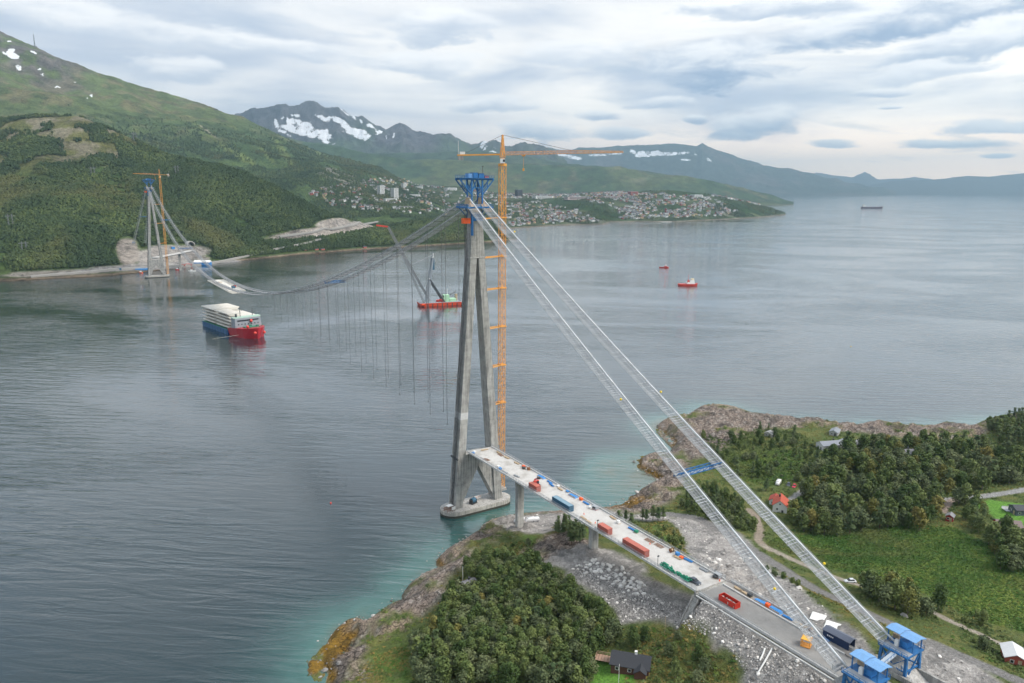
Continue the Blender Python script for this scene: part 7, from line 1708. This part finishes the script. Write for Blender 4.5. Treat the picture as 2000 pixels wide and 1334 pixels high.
def small_ship(name, px, py, L, B, rz, hullc, housec, label, cat, houses, mast_h, Hd, extra=None):
    p = at_z(px, py, 0); t = empty(name, (p[0], p[1], 0), rz, label, cat)
    mb = MB(); hull_loft(mb, L, B, Hd, 1.0, .35, .12, fore_rise=Hd*.35); mb.build('hull', hullc, t)
    mb = MB(); hull_loft(mb, L*.97, B*.9, .15, 0, .35, .12); 
    for v_i in range(len(mb.v)): x, y, z = mb.v[v_i]; mb.v[v_i] = (x, y, z+Hd-.05)
    mb.build('deck', extra or M_HGREY, t)
    for (y, ln, w, h, z0, m_) in houses:
        hs = MB().hexa([(-w/2, y-ln/2, z0), (w/2, y-ln/2, z0), (w/2, y+ln/2, z0), (-w/2, y+ln/2, z0)], [(-w/2*.92, y-ln/2*.95, z0+h), (w/2*.92, y-ln/2*.95, z0+h), (w/2*.92, y+ln/2*.85, z0+h), (-w/2*.92, y+ln/2*.85, z0+h)]).build('deckhouse', m_, t)
        MB().box((0, y+ln*.47, z0+h*.65), (w*.8, ln*.08, h*.3)).build('window_band', M_GLASS, hs)
    if mast_h: MB().bar((0, houses[-1][0], Hd), (0, houses[-1][0], mast_h), .35).bar((-1.5, houses[-1][0], mast_h*.8), (1.5, houses[-1][0], mast_h*.8), .25).build('mast', hullc, t)
    return t
small_ship('tugboat', 1344, 558, 34, 11, -2.15+math.pi*.0+0.45-.3, M_RED, M_WHITE, 'red tugboat with white wheelhouse on the open fjord', 'tugboat', [(4, 14, 8, 3.5, 3.0, M_WHITE), (6, 8, 6.5, 3.0, 6.5, M_WHITE), (7, 5, 5, 2.6, 9.5, mat('cream_paint', (.8, .7, .5), .5)), (0, 3, 3, 3, 6.5, M_RED)], 19, 3.2, M_RED)
small_ship('workboat', 1297, 523, 20, 6.5, -2.3, M_RED, M_RED, 'small dark red workboat farther out beyond the tugboat', 'boat', [(3, 5, 4, 2.4, 1.8, M_RED), (3.5, 3, 3, 1.8, 4.2, M_WHITE)], 9, 2.0)
M_MAR = mat('cargo_hull', (0.10, 0.035, 0.06), .5, var=.1, scale=.05)
small_ship('cargo_ship', 1703, 407, 165, 26, -2.14, M_MAR, M_WHITE, 'long dark maroon cargo ship anchored far out on the right', 'cargo ship', [(-66, 16, 22, 14, 9, M_WHITE), (-68, 8, 12, 6, 23, M_CREAM)], 34, 11, mat('hatch_maroon', (.16, .05, .06), .6))
for (px, py, L, rzz, lab) in [(275, 533, 11, .4, 'orange work boat moored left of the far tower foot'), (347, 527, 9, 1.2, 'small red boat on the water right of the far tower'), (375, 530, 14, 1.4, 'white launch with red hull line off the far work site')]:
    small_ship('workboat', px, py, L, 3.6, rzz, M_ORB if 'orange' in lab else M_RED if 'red boat' in lab else M_WHITE, M_WHITE, lab, 'boat', [(1, L*.3, 2.4, 2.0, 1.4, M_WHITE)], 0, 1.6)
for (px, py, m_, lab) in [(1662, 677, 'marker_yellow', 'yellow buoy alone on the open fjord'), (646, 983, 'buoy_red', 'small red buoy on the water left of the near tower')]:
    p = at_z(px, py, 0); MB().loft([[(r*math.cos(k*.785), r*math.sin(k*.785), z) for k in range(8)] for r, z in ((.2, -.4), (.5, 0), (.45, .4), (.1, .7))]).build('buoy', MATS[m_], None, True, loc=(p[0], p[1], 0)); tag(COL.objects[-1], lab, 'buoy')

# ================================================================== FAR SHORE: WORKS, TOWN, PYLONS
BVH_H = BVHTree.FromPolygons([tuple(v) for v in hV], [tuple(f) for f in hF]); BVH_T = BVHTree.FromPolygons([tuple(v) for v in tV], [tuple(f) for f in tF]); BVH_M = BVHTree.FromPolygons([tuple(v) for v in mV], [tuple(f) for f in mF])
def far_ground(px, py):
    for k in range(14):
        g = _far_ground(px, py+k*1.5)
        if g is not None: return g
def _far_ground(px, py):
    d = Vector(ray(px, py)).normalized(); best = None
    for B_ in (BVH_H, BVH_T, BVH_M):
        h = B_.ray_cast(Vector(CAM), d)
        if h[0] is not None and (best is None or h[3] < best[1]): best = (h[0], h[3])
    return best[0] if best else None
def drop(x, y):
    best = None
    for B_ in (BVH_H, BVH_T, BVH_M):
        h = B_.ray_cast(Vector((x, y, 3000)), Vector((0, 0, -1)))
        if h[0] is not None and (best is None or h[0].z > best): best = h[0].z
    return best if best is not None else 0.0
def far_road(pxs, w, name, col):
    pts = []
    for i in range(len(pxs)-1):
        for k in range(10): x = pxs[i][0]+(pxs[i+1][0]-pxs[i][0])*k/10; y = pxs[i][1]+(pxs[i+1][1]-pxs[i][1])*k/10; g = far_ground(x, y); pts.append(Vector((g.x, g.y, g.z+2.2)) if g else None)
    pts = [p for p in pts if p is not None]
    P = []
    for p in pts:
        if not P or (p-P[-1]).length > 6: P.append(p)
    for _ in range(6):
        P = [P[0]]+[(P[i-1]+P[i]*2+P[i+1])/4 for i in range(1, len(P)-1)]+[P[-1]]
    P = [Vector((p.x, p.y, max(p.z, drop(p.x, p.y)+2.6))) for p in P]
    o = MB().sweep(P, [(-w/2, 0), (w/2, 0), (w/2, -4), (-w/2, -4)]).build(name, mat('far_road', col, .9, var=.15, scale=.05)); tag(o, kind='structure')
far_road([(60, 541), (150, 534), (240, 526), (400, 517), (450, 508), (520, 490), (580, 478), (640, 465)], 8, 'shore_road', (0.33, 0.32, 0.30))
far_road([(545, 463), (600, 455), (680, 443), (745, 432)], 9, 'highway', (0.36, 0.35, 0.33))
P = [at_z(301, 503, 33.0), at_z(325, 499, 33.0), at_z(350, 494, 34.0), at_z(372, 489, 35.0)]
t = empty('far_viaduct', tuple(P[0]), 0, 'short pale viaduct curving right from behind the far tower', 'viaduct')
MB().sweep([Vector(p)-Vector(P[0]) for p in P], [(-7, 0), (7, 0), (7, -.6), (3, -2.4), (-3, -2.4), (-7, -.6)]).build('deck', M_SLAB, t)
for p in P[1:3]: g = drop(p[0], p[1]); MB().box((p[0]-P[0][0], p[1]-P[0][1], (g-P[0][2]+p[2]-P[0][2]-2.4)/2), (4, 3, max(2, p[2]-2.4-g+4))).build('pier', M_CON, t)
def far_box(name, px, py, L, W_, H, rz, m_, label, cat, roof=None, gable=0.0):
    g = far_ground(px, py); t = empty(name, (g.x, g.y, g.z-.5), rz, label, cat)
    MB().box((0, 0, H/2), (L, W_, H)).build('wall', m_, t)
    if gable: 
        P = [(-L/2-.3, -W_/2-.3, H), (L/2+.3, -W_/2-.3, H), (L/2+.3, W_/2+.3, H), (-L/2-.3, W_/2+.3, H), (-L/2-.3, 0, H+gable), (L/2+.3, 0, H+gable)]
        MB().poly(P, [(3, 2, 1, 0), (0, 1, 5, 4), (2, 3, 4, 5), (3, 0, 4), (1, 2, 5)]).build('roof', roof, t)
    else: MB().box((0, 0, H+.2), (L+.4, W_+.4, .4)).build('roof', roof or m_, t)
    return t
far_box('storage_hall', 396, 517, 32, 14, 6, -.5, M_TARP, 'long hall with white roof and bright blue walls on the far shore', 'hall', M_WHITE, 4)
far_box('site_container', 356, 519, 12, 5, 3, -.5, M_CRED, 'left red container block on the far quay', 'container'); far_box('site_container', 369, 518, 13, 5, 3, -.5, M_RED, 'right red container block on the far quay', 'container')
far_box('site_hut', 279, 527, 26, 6, 3, -.1, M_TARP, 'low blue hut row left of the far tower foot', 'hut', M_LBLUE); far_box('site_hut', 232, 527, 9, 6, 3.2, -.1, M_CBLUE, 'dark blue hut by the far shore road', 'hut'); far_box('site_hut', 338, 486, 6, 5, 4, .2, M_TARP, 'little blue box above the far viaduct', 'hut')
for i, (px, py) in enumerate([(598, 489), (618, 488), (630, 488), (712, 484)]): far_box('boat_house', px, py, 10, 6, 3, .3, M_CRED, ['leftmost', 'second', 'third', 'rightmost'][i]+' red boat house on the far shore below the headland', 'boat house', M_DARK, 2)
g = far_ground(370, 478); t = empty('tunnel_portal', (g.x, g.y, g.z-1), .2, 'grey arched tunnel portal in the rock behind the far tower', 'tunnel portal')
mb = MB(); mb.loft([[((r)*math.cos(a), y, r*math.sin(a)) for r, a in [(9, math.pi*k/10) for k in range(11)]+[(7.4, math.pi*(10-k)/10) for k in range(11)]] for y in (-9, 3)]); mb.build('lining', M_EDGE, t); MB().cyl((0, 0, 0), .1, .1, 3).build('threshold', M_DARK, t); MB().box((0, 3, 3.5), (14, .5, 7)).build('mouth', M_DARK, t)
M_PYL = mat('pylon_steel', (.17, .18, .19), .6)
def pylon(px, py, h, label):
    g = far_ground(px, py)
    if g is None: return
    t = empty('power_pylon', (g.x, g.y, g.z-1), .4, label, 'pylon', 'power pylons on the hillside')
    for s in (-1, 1): mb = MB(); mb.lattice((s*4.0, 0, 0), (s*3.4, 0, h), 2.0, 1.0, 8, .30, tb=.18); mb.build('mast', M_PYL, t)
    MB().lattice((-9, 0, h*.86), (9, 0, h*.86), 1.0, 1.0, 8, .26, tb=.16).build('crossarm', M_PYL, t)
pylon(182, 345, 24, 'power pylon in the middle of the forested hillside'); pylon(346, 343, 26, 'power pylon right of the far tower crane'); pylon(22, 445, 28, 'tall power pylon at the left edge above the shore'); pylon(48, 492, 20, 'low power pylon at the left edge near the shore road'); pylon(264, 276, 24, 'power pylon on the hill crest against the mountain')
g = far_ground(68, 82); t = empty('radio_mast', (g.x, g.y, g.z-2), 0, 'lone lattice radio mast on top of the left mountain', 'radio mast')
MB().lattice((0, 0, 0), (0, 0, 66), 5, 2.5, 14, .9, tb=.6).build('lattice', M_DARK, t); MB().bar((0, 0, 64), (0, 0, 84), .9).build('antenna', M_WHITE, t); MB().box((6, 0, 3), (9, 7, 6)).build('equipment_hut', M_HGREY, t)
g = far_ground(421, 214.5); t = empty('summit_hut', (g.x, g.y, g.z-1), .2, 'tiny dark hut on the skyline of the left mountain', 'hut'); MB().box((0, 0, 3), (22, 12, 6)).build('wall', M_DARK, t); MB().box((0, 0, 6.2), (24, 13, .5)).build('roof', M_DARK, t)

# ---- town houses
def town_house(seed):
    rr = random.Random(seed); L = rr.uniform(9, 15); W_ = rr.uniform(7.5, 9.5); h = rr.choice([4.5, 5.5, 6.5]); r = rr.uniform(2, 3.2)
    wc = rr.choice([(0.80, 0.80, 0.78)]*6+[(0.62, 0.56, 0.42), (0.30, 0.08, 0.06), (0.38, 0.40, 0.42), (0.62, 0.5, 0.28), (0.72, 0.72, 0.74), (.5, .52, .54)]); rc = rr.choice([(0.08, 0.08, 0.09), (0.12, 0.115, 0.115), (0.19, 0.09, 0.07), (0.17, 0.17, 0.18), (0.26, 0.11, 0.08)])
    mw = mat('town_wall_%d_%d_%d' % tuple(int(c*100) for c in wc), wc, .8, var=.06, scale=.3); mr = mat('town_roof_%d_%d_%d' % tuple(int(c*100) for c in rc), rc, .8, var=.1, scale=.3)
    mb = MB(); P = []
    for x in (-L/2, L/2): P += [(x, -W_/2, -4), (x, W_/2, -4), (x, W_/2, h), (x, 0, h+r), (x, -W_/2, h)]
    mb.poly(P, [(4, 3, 2, 1, 0), (5, 6, 7, 8, 9), (0, 1, 6, 5), (1, 2, 7, 6), (4, 0, 5, 9)])
    for s in (-1, 1): mb.hexa([(-L/2-.5, s*(W_/2+.5), h-.3), (L/2+.5, s*(W_/2+.5), h-.3), (L/2+.5, 0, h+r+.1), (-L/2-.5, 0, h+r+.1)], [(-L/2-.5, s*(W_/2+.5), h), (L/2+.5, s*(W_/2+.5), h), (L/2+.5, 0, h+r+.4), (-L/2-.5, 0, h+r+.4)], 1)
    wn_ = 3
    for s in (-1, 1):
        for k in range(wn_):
            for fl in range(2 if h > 5 else 1): x = -L/2+(k+.5)*L/wn_; mb.box((x, s*(W_/2+.05), 1.4+fl*2.7), (1.4, .12, 1.3), 0, 2)
    return mb.mesh('town_house', [mw, mr, M_GLASS]), wc, rc
THM = [town_house(300+i) for i in range(18)]
TOWN = [([(592, 374), (690, 357), (760, 346), (815, 348), (870, 366), (955, 372), (985, 384), (985, 402), (905, 406), (800, 402), (700, 396), (640, 394)], 330, 'upper suburb'),
        ([(640, 398), (760, 404), (890, 410), (890, 420), (800, 416), (700, 412)], 50, 'sparse lower rows'),
        ([(985, 376), (1060, 374), (1150, 373), (1240, 375), (1240, 382), (1100, 386), (985, 388)], 330, 'farthest quarter'),
        ([(990, 396), (1060, 394), (1105, 400), (1150, 420), (1168, 433), (1090, 436), (1010, 441), (988, 443)], 260, 'shore quarter'),
        ([(1095, 386), (1200, 376), (1300, 378), (1312, 400), (1330, 425), (1200, 429), (1176, 412), (1120, 395)], 420, 'middle peninsula'),
        ([(1300, 380), (1375, 384), (1425, 397), (1440, 412), (1420, 421), (1330, 425), (1312, 400)], 210, 'peninsula tip'),
        ([(1385, 374), (1440, 375), (1490, 381), (1470, 384), (1400, 381)], 60, 'low outer shore')]
GREENS = [(1130, 400, 75, 9, .12), (1180, 416, 36, 7, .2), (1345, 376, 55, 4, .05), (1465, 404, 50, 12, .12), (1310, 405, 30, 5, 0)]
cand = []
rr = random.Random(12)
for (poly, n, txt) in TOWN:
    k = 0; tries = 0; xs = [p[0] for p in poly]; ys = [p[1] for p in poly]
    while k < n and tries < n*8:
        tries += 1; x = rr.uniform(min(xs), max(xs)); y = rr.uniform(min(ys), max(ys))
        if not inpoly(np.array([x]), np.array([y]), poly)[0] or float(ell_any(np.array([x]), np.array([y]), GREENS)[0]) < 1: continue
        if float(vnoise(np.array([x/14]), np.array([y/4]), 4)[0]) < .25: continue
        g = far_ground(x, y)
        if g is None or g.z < 3: continue
        cand.append((x, y, g, rr.randrange(len(THM)), rr.gauss(.3, .5), rr.uniform(.85, 1.25), txt, (g-Vector(CAM)).length)); k += 1
cand.sort(key=lambda c: c[7])
WN = lambda c: 'white' if min(c) > .7 else 'red' if c[0] > 2.5*c[1] else 'grey' if abs(c[0]-c[2]) < .1 else 'ochre'
RN = lambda c: 'brown-red' if c[0] > 1.6*c[2] else 'dark grey'
for (x, y, g, mi, rzz, sc, txt, d) in cand[:300]:
    o = bpy.data.objects.new('town_house', THM[mi][0]); COL.objects.link(o); o.location = g; o.rotation_euler = (0, 0, rzz); o.scale = (sc,)*3
    pl = next(p[0] for p in TOWN if p[2] == txt); xs = [p[0] for p in pl]; ys = [p[1] for p in pl]; fx = (x-min(xs))/(max(xs)-min(xs)); fy = (y-min(ys))/(max(ys)-min(ys))
    where = ('far left' if fx < .2 else 'left' if fx < .4 else 'middle' if fx < .6 else 'right' if fx < .8 else 'far right')+(' rear' if fy < .4 else ' centre' if fy < .7 else ' front')
    tag(o, ('big ' if sc > 1.1 else 'small ' if sc < .95 else '')+WN(THM[mi][1])+' house, '+RN(THM[mi][2])+' roof, '+where+' of the town\'s '+txt, 'house', 'houses of the town '+txt)
rs = cand[300:]
o = scatter('town_houses', [tuple(c[2]) for c in rs], [c[5] for c in rs], [(0, 0, c[4]) for c in rs], [c[3] for c in rs], [proto(m[0]) for m in THM])
tag(o, 'mass of tiny white and coloured houses of the far town', 'town', kind='stuff')
def block(px, py, L, W_, H, rz, label, m_=None, cat='building', floors=0):
    g = far_ground(px, py)
    if g is None: return
    t = empty('apartment_block' if floors else 'large_building', (g.x, g.y, g.z-2), rz, label, cat); m_ = m_ or MATS['white_paint']
    MB().box((0, 0, H/2), (L, W_, H+2)).build('wall', m_, t); MB().box((0, 0, H+1.2), (L+.6, W_+.6, .5)).build('roof', M_HGREY, t)
    nf = floors or max(1, int(H/5))
    for k in range(nf): MB().box((0, -W_/2-.1, 2+(k+.5)*(H-2)/nf), (L*.86, .2, (H-2)/nf*.42)).build('window', M_GLASS, t); MB().box((-L/2-.1, 0, 2+(k+.5)*(H-2)/nf), (.2, W_*.8, (H-2)/nf*.42)).build('window', M_GLASS, t)
block(744, 381, 26, 20, 42, .4, 'left white tower block in the upper suburb', floors=11); block(771, 388, 26, 20, 46, .4, 'right white tower block in the upper suburb', floors=12); block(789, 367, 24, 18, 24, .4, 'shorter pale block behind the two tower blocks', floors=7)
block(818, 368, 46, 18, 12, .2, 'low white block right of the tower blocks', floors=4); block(880, 371, 78, 30, 14, .3, 'wide white hall at the right of the upper suburb'); block(762, 393, 60, 18, 12, .3, 'wide white building in front of the tower blocks', floors=4); block(808, 385, 70, 16, 14, .2, 'long pale block below the suburb slope', floors=4)
block(1130, 389, 160, 40, 14, -.1, 'long pale harbour hall in the town', mat('pink_hall', (.52, .42, .40), .8)); block(1195, 387, 120, 36, 12, -.1, 'pinkish harbour hall right of the long one', MATS['pink_hall']); block(1060, 388, 120, 40, 16, 0, 'wide white hall in the far quarter'); block(1013, 384, 40, 24, 40, .2, 'dark block standing up in the far quarter', M_DARK, floors=10); block(1360, 385, 70, 34, 14, .1, 'white arena hall at the top of the peninsula'); block(1236, 381, 60, 26, 20, .2, 'brown block at the centre of the town', M_CRED, floors=5); block(1080, 420, 30, 16, 10, .2, 'white block in the shore quarter', floors=3)
pq = [at_z(1185, 433, 1.5), at_z(1250, 432, 1.5), at_z(1312, 433, 1.5)]
o = MB().sweep(pq, [(-9, 0), (9, 0), (11, -4), (-11, -4)]).build('breakwater', M_STONE); tag(o, 'low stone breakwater reaching out from the town shore', 'breakwater')
# ================================================================== HAZE
hz = MB().hexa([(-9500,-6500,-42),(30500,-6500,-42),(30500,30500,-42),(-9500,30500,-42)], [(-9500,-6500,1330),(30500,-6500,1330),(30500,30500,1330),(-9500,30500,1330)])
m_h = bpy.data.materials.new('haze_air'); m_h.use_nodes = True
T = NT(m_h.node_tree); T.n.remove(T.n['Principled BSDF'])
pv = T.node('ShaderNodeVolumePrincipled'); pv.inputs['Color'].default_value = (0.54, 0.80, 1.0, 1); pv.inputs['Density'].default_value = 6.0e-5
pv.inputs['Anisotropy'].default_value = 0.45
T.link(pv.outputs[0], T.n['Material Output'].inputs['Volume'])
ho = hz.build('haze', m_h); tag(ho, kind='stuff')
